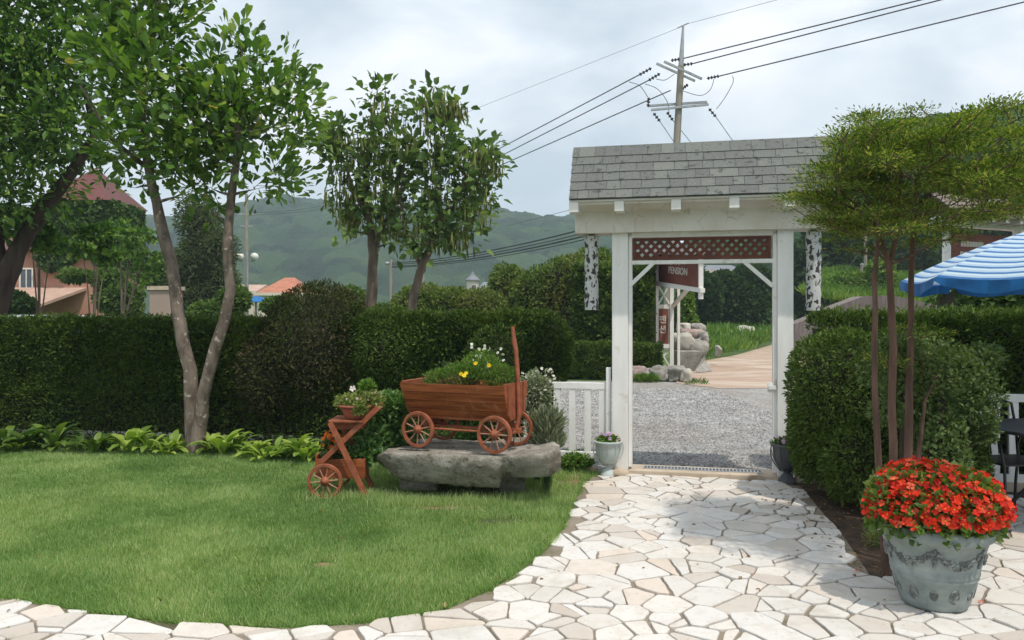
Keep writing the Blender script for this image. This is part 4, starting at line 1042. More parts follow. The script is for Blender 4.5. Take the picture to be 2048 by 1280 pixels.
def tuft(parent, name, blobs, n, L, W_, mat, up=.6, wild=.7, tm='leaf', off=(0, 0, 0), lump=.3, thick=.7):
    Ps, Ns = [], []
    for i, (c, r) in enumerate(blobs):
        p, d = shell_points(c, r, n // len(blobs), lump, i + 5, thick, 6, -.6); Ps.append(p); Ns.append(d)
    p = np.concatenate(Ps) - np.array(off); d = np.concatenate(Ns)
    D = unit(d * .7 + wild * rng.normal(size=p.shape) + np.array([0, 0, up])); N = unit(rng.normal(size=p.shape) * .7 + np.array([0, 0, .7]))
    ll = L * rng.uniform(.6, 1.3, len(p)); return leaves(name, p, D, N, ll, ll * W_ / L, mat, parent, tm)
def stems_to(parent, base, tops, r=.003, mat=None, off=(0, 0, 0), name='stem'):
    mb = MB(); off = Vector(off)
    for t_ in tops:
        t_ = Vector(t_); b_ = Vector(base) + Vector((R.uniform(-.03, .03), R.uniform(-.03, .03), 0))
        md = (b_ + t_) / 2 + Vector((R.uniform(-.02, .02), R.uniform(-.02, .02), .03)); mb.tube([b_ - off, md - off, t_ - off], [r * 1.2, r, r * .7], 4, cap=False)
    return mb.build(name, mat or M['stemg'], parent)

# marigolds in the wagon
o_ = W(.36, yc, zt_ - .05)
mg = empty('marigold_plants', tuple(o_), 0, 'feathery green marigold plants with a few yellow blooms filling the wagon', 'plants')
bl = [(tuple(W(.10, yc, zt_ + .01)), (.15, .13, .09)), (tuple(W(.30, yc, zt_ + .05)), (.18, .15, .12)), (tuple(W(.50, yc + .02, zt_ + .10)), (.19, .15, .17)), (tuple(W(.70, yc, zt_ + .05)), (.13, .13, .12))]
tuft(mg, 'foliage', bl, 9000, .035, .007, M['herb'], .5, .8, 'quad', tuple(o_))
tuft(mg, 'dry_foliage', [(bl[0][0], (.16, .13, .07)), (bl[3][0], (.13, .12, .10)), (tuple(W(.35, yc - .06, zt_)), (.2, .1, .06))], 1200, .03, .008, mat_leaf('dry marigold', [(0, (.16, .10, .05)), (1, (.30, .17, .10))], .2), .3, .9, 'quad', tuple(o_))
stems_to(mg, W(.36, yc, zt_ - .05), [W(.36 + R.uniform(-.3, .35), yc + R.uniform(-.1, .1), zt_ + R.uniform(.05, .25)) for _ in range(40)], .003, off=o_)
fp = np.array([tuple(P(922, 748, 6.78)), tuple(P(928, 752, 6.76)), tuple(P(978, 731, 6.75)), tuple(P(932, 747, 6.78)), tuple(P(951, 727, 6.82))]) - np.array(o_)
flowers('blossom', fp, np.tile([0, -.8, .6], (5, 1)) + rng.normal(size=(5, 3)) * .2, .020, M['yellow'], mg, 9)

# ---- stand with terracotta bowl
YS = 6.85; sd = .36
def S(px, py, dy=0): return P(px, py, YS) + Vector((0, dy, 0))
so = P(690, 992, YS); so.z = 0
stand = empty('plant_stand', tuple(so), 0, 'red brown wooden plant stand with crossed legs and two spoked wheels', 'plant stand')
def rel(v): return v - so
r1 = MP(35, YS)
for dy in (-.05, sd):
    a = MB(); b1 = MB(); c1_ = MB(); cc = rel(S(652.5, 957)); wheel(a, b1, c1_, (cc.x, cc.y + dy, r1 + .008), r1, (0, 1, 0), .026, 10, .028, .0065, .1)
    wo_ = a.build('wheel', M['wood_red2'], stand); b1.build('spokes', M['spoke'], wo_); c1_.build('hub', M['wood_red2'], wo_)
cc = rel(S(652.5, 957)); mb = MB(); mb.tube([(cc.x, cc.y - .07, r1 + .008), (cc.x, cc.y + sd + .02, r1 + .008)], .011, 8); mb.build('axle', M['wood_red2'], stand)
for i, dy in enumerate((-.012, sd - .05)):
    mb = MB(); q = rel(S(661, 845, dy)); p_ = rel(S(733, 993, dy)); p_.z = max(p_.z, .0); mb.bar(q, p_, .035, .045, (1, 0, 0)); mb.build('leg', M['wood_red2'], stand, .003)
    dy2 = dy + (.037 if i == 0 else -.037)
    mb = MB(); mb.bar(rel(S(756, 815, dy2)), rel(S(640, 926, dy2)), .035, .045, (1, 0, 0)); mb.build('leg', M['wood_red2'], stand, .003)
q = rel(S(657, 842)); p_ = rel(S(722, 861))
mb = MB(); mb.box(q.x + .02, p_.x, .065, sd - .095, p_.z, q.z - .012); mb.build('seat_rail', M['wood_red2'], stand, .003)
mb = MB()
for k in range(4): y0_ = -.02 + k * .092; mb.box(q.x - .0, p_.x + .02, y0_, y0_ + .082, q.z - .011, q.z + .004)
mb.build('seat', M['wood_red2'], stand, .002)
q = rel(S(626, 921)); p_ = rel(S(727, 960)); mb = MB()
t_ = .014
mb.box(q.x, p_.x, .068, .068 + t_, p_.z, q.z); mb.box(q.x, p_.x, sd - .09 - t_, sd - .09, p_.z, q.z)
mb.box(q.x, q.x + t_, .068 + t_, sd - .09 - t_, p_.z, q.z + .03); mb.box(p_.x - t_, p_.x, .068 + t_, sd - .09 - t_, p_.z, q.z)
mb.box(q.x + t_, p_.x - t_, .068 + t_, sd - .09 - t_, p_.z, p_.z + .012)
mb.build('planter_box', M['wood_red'], stand, .002)
mb = MB(); mb.box(q.x + t_, p_.x - t_, .083, sd - .106, p_.z + .013, q.z - .03); mb.build('soil', M['soil'], stand)
# bowl
M['terra'] = mat_simple('terracotta', (.38, .12, .075), (.27, .08, .05), 5, .7, .1)
bc = S(708, 842, .15); bz = rel(S(657, 842)).z + .006
bowl = empty('terracotta_bowl', (bc.x, bc.y, bz), 0, 'wide terracotta bowl sitting on top of the wooden plant stand', 'bowl')
mb = MB(); mb.lathe([(0, 0), (.100, 0), (.108, .01), (.145, .085), (.150, .10), (.172, .104), (.176, .118), (.165, .124), (.155, .118), (.140, .09), (.10, .02), (0, .018)], n=36); mb.build('pot', M['terra'], bowl)
mb = MB(); mb.lathe([(0, .095), (.141, .095), (.141, .08), (0, .08)], n=24); mb.build('soil', M['soil'], bowl)
o_ = (bc.x, bc.y, bz + .095)
pt = empty('petunia_plant', o_, 0, 'pale lime trailing plant with small lilac flowers in the terracotta bowl', 'plant')
tuft(pt, 'foliage', [((bc.x - .05, bc.y, bz + .14), (.15, .14, .07)), ((bc.x + .08, bc.y - .02, bz + .15), (.15, .13, .09)), ((bc.x + .05, bc.y - .13, bz + .09), (.06, .05, .07))], 2600, .032, .020, M['lime'], .3, .8, 'leaf', o_)
tuft(pt, 'leaf_sprig', [((bc.x + .08, bc.y + .02, bz + .27), (.06, .05, .05))], 260, .05, .016, M['herb'], .6, .7, 'leaf', o_)
stems_to(pt, (bc.x, bc.y, bz + .09), [(bc.x + R.uniform(-.12, .14), bc.y + R.uniform(-.1, .1), bz + R.uniform(.15, .25)) for _ in range(20)], .003, off=o_)
fp = np.array([tuple(S(700, 780, .12)), tuple(S(728, 792, .1)), tuple(S(748, 787, .1)), tuple(S(690, 800, .05)), tuple(S(735, 800, .05)), tuple(S(715, 797, .0))]) - np.array(o_)
flowers('blossom', fp, np.tile([0, -.9, .4], (6, 1)), np.array([.030, .014, .014, .012, .013, .012]), M['pink'], pt, 5)
# red begonia in the lower box
bo = rel(S(690, 921)) + so; o_ = (bo.x - .05, bo.y + .16, bo.z - .02)
bg_ = empty('red_begonia', o_, 0, 'orange red flowering plant growing out of the lower planter box', 'plant')
tuft(bg_, 'foliage', [((o_[0] - .08, o_[1], o_[2] + .09), (.09, .10, .12)), ((o_[0] + .1, o_[1], o_[2] + .05), (.1, .1, .07))], 900, .04, .026, M['herb_dark'], .3, .8, 'leaf', o_)
stems_to(bg_, o_, [(o_[0] + R.uniform(-.12, .12), o_[1] + R.uniform(-.08, .08), o_[2] + R.uniform(.08, .2)) for _ in range(14)], .004, off=o_)
fq, fd = shell_points((o_[0] - .09, o_[1], o_[2] + .13), (.10, .11, .14), 110, .2, 3, .3); fq = fq[fd[:, 1] < .4]; fd = fd[fd[:, 1] < .4]
flowers('blossom', fq - np.array(o_), fd, .018, M['orange'], bg_, 5)

# ================================================================== URNS, POT, SMALL PLANTS
M['urn'] = mat_simple('pale grey urn', (.50, .56, .55), (.40, .46, .45), 6, .6, .15)
M['urn_dark'] = mat_simple('dark urn', (.10, .105, .115), (.06, .062, .07), 6, .6, .15)
def urn(px, py, r, h, mat, lab, seed, fl):
    o = G(px, py); e_ = empty('urn', (o.x, o.y, .004), 0, lab, 'urn', 'urns flanking the gate')
    k = h / .36
    mb = MB(); mb.lathe([(0, 0), (.082 * k, 0), (.082 * k, .015 * k), (.072 * k, .03 * k), (.055 * k, .06 * k), (.034 * k, .085 * k), (.03 * k, .10 * k), (.044 * k, .108 * k), (.03 * k, .116 * k), (0, .118 * k)], n=32); mb.build('foot', mat, e_)
    mb = MB(); mb.lathe([(0, .118 * k), (.05 * k, .12 * k), (.085 * k, .15 * k), (.113 * k, .20 * k), (.122 * k, .26 * k), (.124 * k, .325 * k), (.142 * k, .335 * k), (.147 * k, .352 * k), (.138 * k, .36 * k), (.122 * k, .352 * k), (.112 * k, .25 * k), (0, .24 * k)], n=40); mb.build('bowl', mat, e_)
    mb = MB(); mb.lathe([(0, .325 * k), (.112 * k, .325 * k), (.112 * k, .31 * k), (0, .31 * k)], n=24); mb.build('soil', M['soil'], e_)
    for i in range(10):
        a = 2 * PI * i / 10 + .2; mb = MB(); pts = []
        for f in [j / 8 for j in range(9)]:
            rr_ = (.032 + (.132 - .032) * math.sin(f * PI / 2) ** .9 + .008) * k; pts.append((rr_ * math.cos(a), rr_ * math.sin(a), (.10 + .235 * f ** 1.1) * k))
        mb.tube(pts, .0028 * k, 5); mb.build('strap', mat if i % 2 else M['urn'] if mat is M['urn'] else M['iron'], e_)
    for sg in (-1, 1):
        mb = MB(); pts = [(sg * (.146 + .02 * math.sin(PI * f)) * k * (1 - .6 * f ** 2), -.01, (.335 - .23 * f) * k) for f in [j / 10 for j in range(11)]]
        mb.tube(pts, .005 * k, 6); mb.build('handle', mat, e_)
    o2 = (o.x, o.y, .34 * k); p_ = empty('pansy_plant', o2, 0, fl[0], 'plant', 'flowers in the urns')
    tuft(p_, 'foliage', [((o.x, o.y, .365 * k), (.12 * k, .12 * k, .045))], 500, .030, .018, M['herb_dark'] if fl[3] else M['herb'], .5, .8, 'leaf', o2)
    stems_to(p_, (o.x, o.y, .335 * k), [(o.x + R.uniform(-.1, .1) * k, o.y + R.uniform(-.1, .1) * k, .34 * k + R.uniform(.04, .09)) for _ in range(12)], .0025, off=o2)
    q, d = shell_points((0, 0, .035), (.12 * k, .12 * k, .06), 34, .3, seed, .2, bottom=.0)
    sp = q[:, 0] < .01; d = d + np.array([0, -.8, 0])
    flowers('blossom', q[sp], d[sp], .020, fl[1], p_, 5); flowers('blossom', q[~sp], d[~sp], .016, fl[2], p_, 5)
    return e_
urn(1216, 952, .13, .345, M['urn'], 'pale grey green footed urn at the left gate post', 3, ('lilac and cream flowers in the pale left urn', M['lilac'], M['pink'], 0))
urn(1574, 966, .14, .37, M['urn_dark'], 'dark footed urn in the shade of the right gate post', 4, ('dull mauve flowers in the dark right urn', M['lilac'], M['lilac'], 1))

# big weathered pot with red begonias
pc = G(1868, 1212); 
m, nt, out = newmat('weathered grey pot'); b = nt.nodes.new('ShaderNodeBsdfPrincipled'); nt.links.new(b.outputs[0], out.inputs[0])
c1 = ramp(nt, [(.3, (.17, .205, .20)), (.55, (.25, .29, .28)), (.75, (.36, .39, .37))], noise(nt, 5, 6, mapped(nt, (1, 1, 2)), .65))
c1 = mixc(nt, c1, (.12, .15, .15), ramp(nt, [(.55, (0, 0, 0)), (.7, (.5, .5, .5))], noise(nt, 22, 5)))
nt.links.new(c1, b.inputs['Base Color']); b.inputs['Roughness'].default_value = .75; nt.links.new(bump(nt, noise(nt, 60, 4), .25, .005), b.inputs['Normal']); M['pot'] = m
M['pot_relief'] = mat_simple('worn relief', (.17, .185, .18), (.10, .11, .11), 18, .8, .4, 60, dirt=((.33, .36, .34), .50, .62, 26))
PH = .385
pot = empty('flower_pot', (pc.x, pc.y, .018), math.radians(-28), 'large weathered grey green pot with swag relief overflowing with red flowers', 'flower pot')
rad = lambda z: float(np.interp(z, [0, .02, .06, .14, .17, .30, .345, .385], [.172, .188, .202, .228, .238, .284, .298, .312]))
prof = [(0, 0), (.16, 0), (.174, .004), (.188, .02), (.202, .06), (.227, .135), (.235, .142), (.236, .150), (.232, .154), (.240, .160), (.241, .170), (.238, .175), (.288, .318), (.300, .322), (.318, .330), (.326, .350), (.322, .378), (.312, .385), (.292, .380), (.285, .345), (.26, .30), (0, .30)]
mb = MB(); mb.lathe(prof, n=72); mb.build('body', M['pot'], pot)
mb = MB(); mb.lathe([(0, .352), (.286, .352), (.284, .335), (0, .335)], n=32); mb.build('soil', M['soil'], pot)
def onpot(a, z, d=0): rr_ = rad(z) + d; return Vector((rr_ * math.cos(a), rr_ * math.sin(a), z))
pot.scale = (.92, .92, 1.17)
# rosettes on the lower band
for i in range(12):
    a = 2 * PI * i / 12 - PI / 2; big_ = i % 2; r0 = .030 if big_ else .022; mb = MB(); z0 = .082
    for rr_, tb in ((r0, .0045), (r0 * .62, .003)):
        mb.tube([onpot(a + rr_ * math.cos(t) / .24, z0 + rr_ * math.sin(t), .001) for t in [2 * PI * k / 20 for k in range(21)]], tb, 6)
    for k in range(6):
        t = 2 * PI * k / 6; mb.tube([onpot(a, z0, .002), onpot(a + r0 * .5 * math.cos(t) / .24, z0 + r0 * .5 * math.sin(t), .002)], .003, 5)
    mb.build('rosette', M['pot_relief'], pot)
# swags with fruit and a drop at each knot
for i in range(6):
    a0 = 2 * PI * i / 6 - PI / 2; a1 = a0 + 2 * PI / 6; mb = MB()
    N_ = 26
    for k in range(N_):
        f = (k + .5) / N_; a = a0 + (a1 - a0) * f; sag = .062 * math.sin(PI * f)
        for q_ in range(4):
            z = .292 - sag + R.uniform(-.013, .013) * (0.6 + math.sin(PI * f)); s_ = R.uniform(.005, .010); c_ = onpot(a + R.uniform(-.02, .02), z, .001)
            mb.lathe([(0, -s_), (s_ * .8, -s_ * .5), (s_, 0), (s_ * .8, s_ * .5), (0, s_)], tuple(c_), 6)
    for k in range(26):
        f = R.random(); z = .300 - .085 * f; w_ = .026 * math.sin(PI * min(f + .15, 1)) ; c_ = onpot(a0 + R.uniform(-1, 1) * w_ / .28, z, .002); s_ = R.uniform(.005, .009)
        mb.lathe([(0, -s_), (s_ * .8, -s_ * .5), (s_, 0), (s_ * .8, s_ * .5), (0, s_)], tuple(c_), 6)
    mb.build('swag', M['pot_relief'], pot)
o_ = (pc.x, pc.y, .43)
rb = empty('red_begonia', o_, 0, 'dense dome of bright red flowers spilling over the large grey pot', 'plant')
cd = (pc.x, pc.y - .0, .535)
M['beg_leaf'] = mat_leaf('begonia leaves', [(0, (.06, .13, .02)), (.5, (.13, .23, .04)), (1, (.28, .36, .10))], .3, .35, .4)
tuft(rb, 'foliage', [(cd, (.355, .33, .225))], 4000, .044, .032, M['beg_leaf'], .5, .7, 'leaf', o_, .15, .5)
core = MB(); core_blob(core, tuple(np.array(cd) - np.array(o_)), (.355, .33, .225), .78); core.build('stem', M['stemg'], rb)  # solid core blob filling the dome, no separate stems
q, d = shell_points(cd, (.385, .36, .25), 1600, .20, 8, .18, 5, -.16)
q = q - np.array(o_); flowers('blossom', q, d + rng.normal(size=d.shape) * .45 + np.array([0, -.15, .2]), rng.uniform(.012, .026, len(q)), M['red'], rb, 4, cup=.35, pw=.95)
sel = rng.random(len(q)) < .35
flowers('flower_eye', q[sel] + d[sel] * .004, d[sel] + np.array([0, -.1, .1]), .005, M['yellow'], rb, 3)
# a fallen petal or two on the paving
for (px, py) in ((1714, 1151), (1962, 1213)):
    p_ = G(px, py); o = flowers('fallen_blossom', np.array([[0, 0, 0.0]]), np.array([[0, 0, 1.0]]), .018, M['red'], None, 4); o.location = (p_.x, p_.y, .026)
    tag(o, 'single red petal cluster fallen on the shaded path' if px < 1800 else 'single red petal cluster fallen beside the large pot', 'petal')

# hostas
M['hosta'] = mat_leaf('hosta leaves', [(0, (.10, .17, .03)), (.5, (.20, .30, .05)), (1, (.34, .42, .09))], .3, .4, .35)
M['hosta_dark'] = mat_leaf('dark hosta leaves', [(0, (.04, .09, .02)), (.5, (.09, .16, .03)), (1, (.18, .26, .05))], .3, .4, .35)
def rosette_plant(name, lab, cat, x, y, r, n, L, W_, mat, group, flat=.7):
    e_ = empty(name, (x, y, 0), R.uniform(0, 6), lab, cat, group)
    tv = []; mbs = []
    V, Fc, rn = [], [], []
    for i in range(n):
        a = 2 * PI * i / n + R.uniform(-.3, .3); el = R.uniform(.5, 1.35); l = L * R.uniform(.7, 1.15); w = W_ * R.uniform(.8, 1.15); st_ = r * R.uniform(.3, 1)
        base = Vector((math.cos(a) * .02, math.sin(a) * .02, .0)); d = Vector((math.cos(a) * math.cos(el), math.sin(a) * math.cos(el), math.sin(el)))
        sd_ = Vector((-math.sin(a), math.cos(a), 0)); p0 = base + d * st_; vs = []; K = 7; el2 = el
        pts = [base]; cur = p0
        V.append(tuple(base)); 
        b0_ = len(V) - 1
        rows_ = []
        for k in range(K + 1):
            f = k / K; dd_ = Vector((math.cos(a) * math.cos(el2), math.sin(a) * math.cos(el2), math.sin(el2))); nn_ = sd_.cross(dd_)
            ww = w * math.sin(PI * min(f * .93 + .03, 1)) ** .75 * (1 - .35 * f) if k < K else 0.001
            V.append(tuple(cur - sd_ * ww / 2 - nn_ * ww * .12)); V.append(tuple(cur)); V.append(tuple(cur + sd_ * ww / 2 - nn_ * ww * .12))
            rows_.append(len(V) - 3); cur = cur + dd_ * (l / K); el2 -= R.uniform(.12, .26)
        rv = R.random()
        for k in range(K):
            a_, b_ = rows_[k], rows_[k + 1]; Fc += [(a_, a_ + 1, b_ + 1, b_), (a_ + 1, a_ + 2, b_ + 2, b_ + 1)]; rn += [rv, rv]
        # petiole as a thin blade
        V.append(tuple(base + sd_ * .006)); V.append(tuple(base - sd_ * .006)); Fc.append((len(V) - 1, len(V) - 2, rows_[0] + 2, rows_[0])); rn.append(rv)
    np_mesh('leaves', np.array(V), np.array(Fc), mat, e_, np.array(rn), True); return e_
labs = {}
for i, px in enumerate([-60, 10, 60, 108, 165, 215, 262, 300, 345, 425, 470, 512, 548, 590, 628, 30, 190, 330, 445, 530, 610]):
    right = px > 400; front = i >= 15
    Yh = 9.22 - .0004 * px - (.18 if front else 0) - (.30 if px > 470 else 0); x = MP(px - 1024, Yh)
    where = 'right of the forked tree' if right else 'left of the forked tree'
    big_ = R.uniform(.72, 1.35)
    ordn = ['leftmost', 'second', 'third', 'fourth', 'fifth', 'sixth', 'seventh', 'eighth', 'ninth']
    if front: lb = {30: 'small front hosta at the far left of the lawn edge', 190: 'small front hosta midway between the left edge and the forked tree', 330: 'small front hosta close to the left of the forked tree', 445: 'small bright front hosta just right of the forked tree', 530: 'small bright front hosta midway from the forked tree to the plant stand', 610: 'small bright front hosta touching the wooden plant stand'}[px]
    else: lb = ordn[i if not right else i - 9] + (' large bright yellow green hosta in the row right of the forked tree' if right else ' large green hosta in the back row left of the forked tree')
    rosette_plant('hosta', lb, 'plant', x, Yh, .13 * big_, 22 if not front else 15, .225 * big_, .095 * big_, M['hosta'] if (right or px in (262, 300, 345, 330)) else M['hosta_dark'], 'hostas along the hedge foot ' + where)

# leafy plant between stand and wagon
o_ = tuple(G(775, 925)); lp = empty('leafy_plant', o_, 0, 'dense mid green leafy plant between the stand and the wagon', 'plant')
cx_, cy_, _ = o_
M['leafy'] = mat_leaf('leafy plant leaves', [(0, (.05, .12, .03)), (.5, (.10, .20, .05)), (1, (.19, .30, .10))], .3, .35, .4)
yb_ = 7.35
tuft(lp, 'foliage', [(tuple(P(770, 830, yb_)), (.16, .18, .18)), (tuple(P(790, 808, yb_)), (.13, .16, .10)), (tuple(P(752, 880, yb_ - .1)), (.14, .2, .17)), (tuple(P(800, 870, yb_)), (.14, .2, .18)), (tuple(P(735, 905, yb_ - .25)), (.10, .14, .12))], 2600, .062, .040, M['leafy'], .2, .6, 'leaf', o_, .2, .6)
stems_to(lp, (cx_, cy_ , 0), [tuple(P(770 + R.uniform(-35, 35), 860 + R.uniform(-60, 30), yb_)) for _ in range(26)], .005, off=o_)
# greenery behind the wagon wheels
o_ = (MP(920 - 1024, 7.7), 7.7, 0); g2 = empty('leafy_plant', o_, 0, 'low green leaves showing between the wagon wheels', 'plant')
tuft(g2, 'foliage', [(tuple(P(920, 880, 7.7)), (.35, .15, .14)), (tuple(P(990, 885, 7.7)), (.2, .15, .13))], 1500, .05, .03, M['leafy'], .3, .7, 'leaf', o_, .2, .7)
stems_to(g2, o_, [tuple(P(920 + R.uniform(-60, 80), 885 + R.uniform(-25, 25), 7.7)) for _ in range(20)], .004, off=o_)
# white flowering plants behind the wagon
for (pxs, pys, Yd, lab, nfl) in (((940, 1010), (685, 780), 7.55, 'tall stems of small white flowers standing up behind the wagon handle', 60), ((1040, 1110), (735, 850), 7.5, 'airy plant with tiny white flowers drooping over the white fence', 70)):
    o_ = (MP(sum(pxs) / 2 - 1024, Yd), Yd, 0); e_ = empty('white_flowers', o_, 0, lab, 'plant', 'white flowering plants by the fence')
    tops = [P(R.uniform(*pxs), R.uniform(*pys), Yd + R.uniform(-.12, .12)) for _ in range(nfl)]
    stems_to(e_, (o_[0], o_[1], .0), tops[:34], .003, off=o_)
    tuft(e_, 'foliage', [((o_[0], o_[1], .62), (.20, .15, .40)), ((o_[0], o_[1], .85), (.16, .12, .2))], 1500, .045, .018, M['herb_dark'] if pxs[0] < 1000 else M['sage'], .4, .7, 'leaf', o_, .3, .9)
    fp = np.array([tuple(t - Vector(o_)) for t in tops]); flowers('blossom', fp, rng.normal(size=fp.shape) + np.array([0, -1, .6]), .017, M['white_p'], e_, 6)
# lavender at the end of the slab
o_ = (MP(1094 - 1024, 7.05), 7.05, .0); lv = empty('lavender', o_, 0, 'silvery grey spiky lavender clump behind the right end of the boulder', 'plant')
n = 1500; a = rng.random(n) * 2 * PI; el = rng.uniform(.75, 1.55, n); D = np.stack([np.cos(a) * np.cos(el), np.sin(a) * np.cos(el), np.sin(el)], 1)
Pn = np.stack([np.cos(a) * rng.random(n) * .10, np.sin(a) * rng.random(n) * .09, rng.uniform(.35, .62, n)], 1) + D * .05
leaves('foliage', Pn, D + rng.normal(size=D.shape) * .12, rng.normal(size=(n, 3)), rng.uniform(.06, .13, n), .009, M['sage'], lv, 'leaf')
stems_to(lv, o_, [tuple(Vector(o_) + Vector((R.uniform(-.12, .12), R.uniform(-.08, .08), R.uniform(.5, .85)))) for _ in range(50)], .003, M['stemg'], off=o_)
# low green weed at the fence foot
o_ = tuple(G(1150, 942)); wd = empty('weed_clump', o_, 0, 'small fresh green weed clump under the left end of the fence', 'plant')
tuft(wd, 'foliage', [((o_[0], o_[1], .09), (.17, .12, .10))], 1100, .04, .022, M['herb'], .5, .7, 'leaf', o_)
stems_to(wd, o_, [(o_[0] + R.uniform(-.14, .14), o_[1] + R.uniform(-.08, .08), R.uniform(.06, .16)) for _ in range(20)], .0025, off=o_)
# small weeds in the bed by the path
o_ = tuple(G(1752, 1095)); wd = empty('weed_clump', o_, 0, 'sparse yellowish weed in the dark soil left of the large pot', 'plant')
tuft(wd, 'foliage', [((o_[0], o_[1], .05), (.07, .05, .06))], 140, .05, .008, M['lime'], .8, .6, 'quad', o_)
stems_to(wd, o_, [(o_[0] + R.uniform(-.05, .05), o_[1] + R.uniform(-.04, .04), R.uniform(.04, .10)) for _ in range(10)], .002, M['stemg'], off=o_)
# tall grass tufts around slab and stand
n = 5200; q3 = np.zeros((n, 3)); spots = [G(px, py) for px, py in ((700, 985), (745, 1000), (780, 1012), (870, 1012), (960, 1012), (1040, 1005), (1100, 985), (1120, 960), (640, 1000), (690, 1000), (1105, 1040), (1125, 1010), (1080, 1070), (930, 1008), (820, 1014))]
sp_ = np.array([tuple(s_) for s_ in spots])[rng.integers(0, len(spots), n)]; q3[:, :2] = sp_[:, :2] + rng.normal(size=(n, 2)) * np.array([.11, .06])
q3 = q3[in_poly(q3[:, :2], lawn_poly)]; n = len(q3)
o = leaves('grass_tufts', q3, np.concatenate([rng.normal(size=(n, 2)) * .4, np.ones((n, 1))], 1), rng.normal(size=(n, 3)), rng.uniform(.05, .125, n), .006, M['grass'], None, 'blade', rng.uniform(.3, 1, n))
tag(o, 'taller unmown grass round the boulder and the plant stand', 'grass', kind='stuff')

# ================================================================== NEAR TREES
M['magnolia'] = mat_leaf('magnolia leaves', [(0, (.028, .065, .014)), (.45, (.065, .125, .022)), (.85, (.105, .17, .03)), (.985, (.17, .22, .045)), (1, (.30, .22, .05))], .28, .32, .5)
Ya = 9.1
def tp(pts, Y): return [(P(px, py, Y + dy), r) for px, py, r, dy in pts]
tA = [tp([(393, 908, .105, 0), (388, 860, .088, 0), (384, 800, .078, 0), (378, 740, .074, 0), (366, 690, .072, 0), (355, 620, .070, .02), (342, 530, .066, .05), (322, 440, .060, .05), (305, 370, .052, .05), (290, 300, .044, .1), (286, 220, .034, .1), (300, 120, .024, .1), (320, 0, .016, .1), (330, -80, .01, .1)], Ya),
      tp([(397, 905, .10, -.05), (402, 830, .074, -.06), (412, 760, .066, -.08), (430, 700, .064, -.1), (448, 640, .060, -.1), (461, 580, .056, -.1), (456, 520, .054, -.1), (457, 450, .052, -.12), (462, 390, .046, -.12), (472, 330, .040, -.1), (476, 260, .032, -.1), (480, 190, .022, -.1), (484, 100, .012, -.1)], Ya),
      tp([(286, 330, .03, .1), (262, 310, .026, .0), (225, 280, .022, -.1), (185, 210, .016, -.2), (160, 170, .01, -.2)], Ya)]
def bl(px, py, Y, rx, ry, rd=.6): return (tuple(P(px, py, Y)), (MP(rx, Y), rd, MP(ry, Y)))
tree('forked_tree', 'broad leaved tree forking low into two pale grey trunks in the lawn', 'tree', tA,
     [bl(285, 30, Ya, 110, 95, .7), (bl(300, -90, Ya, 120, 80, .7)), bl(300, 150, Ya, 110, 90, .8), bl(350, 235, Ya - .2, 120, 85, .8), bl(300, 300, Ya, 95, 60, .7), bl(225, 120, Ya, 60, 80, .5), bl(395, 330, Ya, 60, 60, .6),
      bl(520, 160, Ya, 90, 75, .6), bl(575, 225, Ya, 70, 65, .5), bl(480, 90, Ya, 25, 40, .3), bl(545, 345, Ya, 75, 40, .6), bl(430, 190, Ya, 60, 90, .6), bl(485, 250, Ya, 80, 60, .7), bl(410, 390, Ya, 35, 40, .4), bl(250, 370, Ya, 22, 12, .3)],
     380, 15, .15, .138, .080, M['magnolia'], M['bark_grey'], tm='obo', droop=.1, rmax=.022, seed=5, up=.28, out=1.0)

Yb = 12.5
M['dark_tree'] = mat_leaf('dark tree leaves', [(0, (.020, .045, .012)), (.5, (.045, .09, .018)), (.85, (.085, .14, .03)), (1, (.15, .20, .05))], .3, .45, .3)
tB = [tp([(-30, 760, .22, 0), (-12, 620, .20, 0), (8, 560, .17, 0), (50, 480, .13, .1), (85, 420, .115, .1), (125, 370, .10, .1), (160, 320, .085, .1), (190, 270, .06, .1), (170, 180, .04, .1), (150, 80, .025, .1)], Yb),
      tp([(8, 560, .12, 0), (-10, 450, .10, .2), (-20, 300, .08, .3), (0, 120, .05, .3), (20, -20, .03, .3)], Yb)]
tree('leaning_tree', 'dark leafy tree leaning in from the left edge behind the hedge', 'tree', tB,
     [bl(30, 60, Yb, 130, 90, 1.2), bl(60, 180, Yb, 140, 90, 1.2), bl(-60, 250, Yb, 130, 150, 1.2), bl(120, 270, Yb, 95, 80, 1.0), bl(30, 340, Yb, 110, 80, 1.1), bl(-60, 430, Yb, 90, 60, 1.0), bl(30, 420, Yb - .3, 45, 25, .5), bl(155, 90, Yb, 70, 80, .8), bl(-100, 60, Yb, 120, 140, 1.2), bl(180, 30, Yb, 50, 60, .6), bl(60, -100, Yb, 200, 90, 1.4)],
     420, 33, .36, .15, .07, M['dark_tree'], M['bark_dark'], tm='leaf', droop=.35, rmax=.05, seed=9)

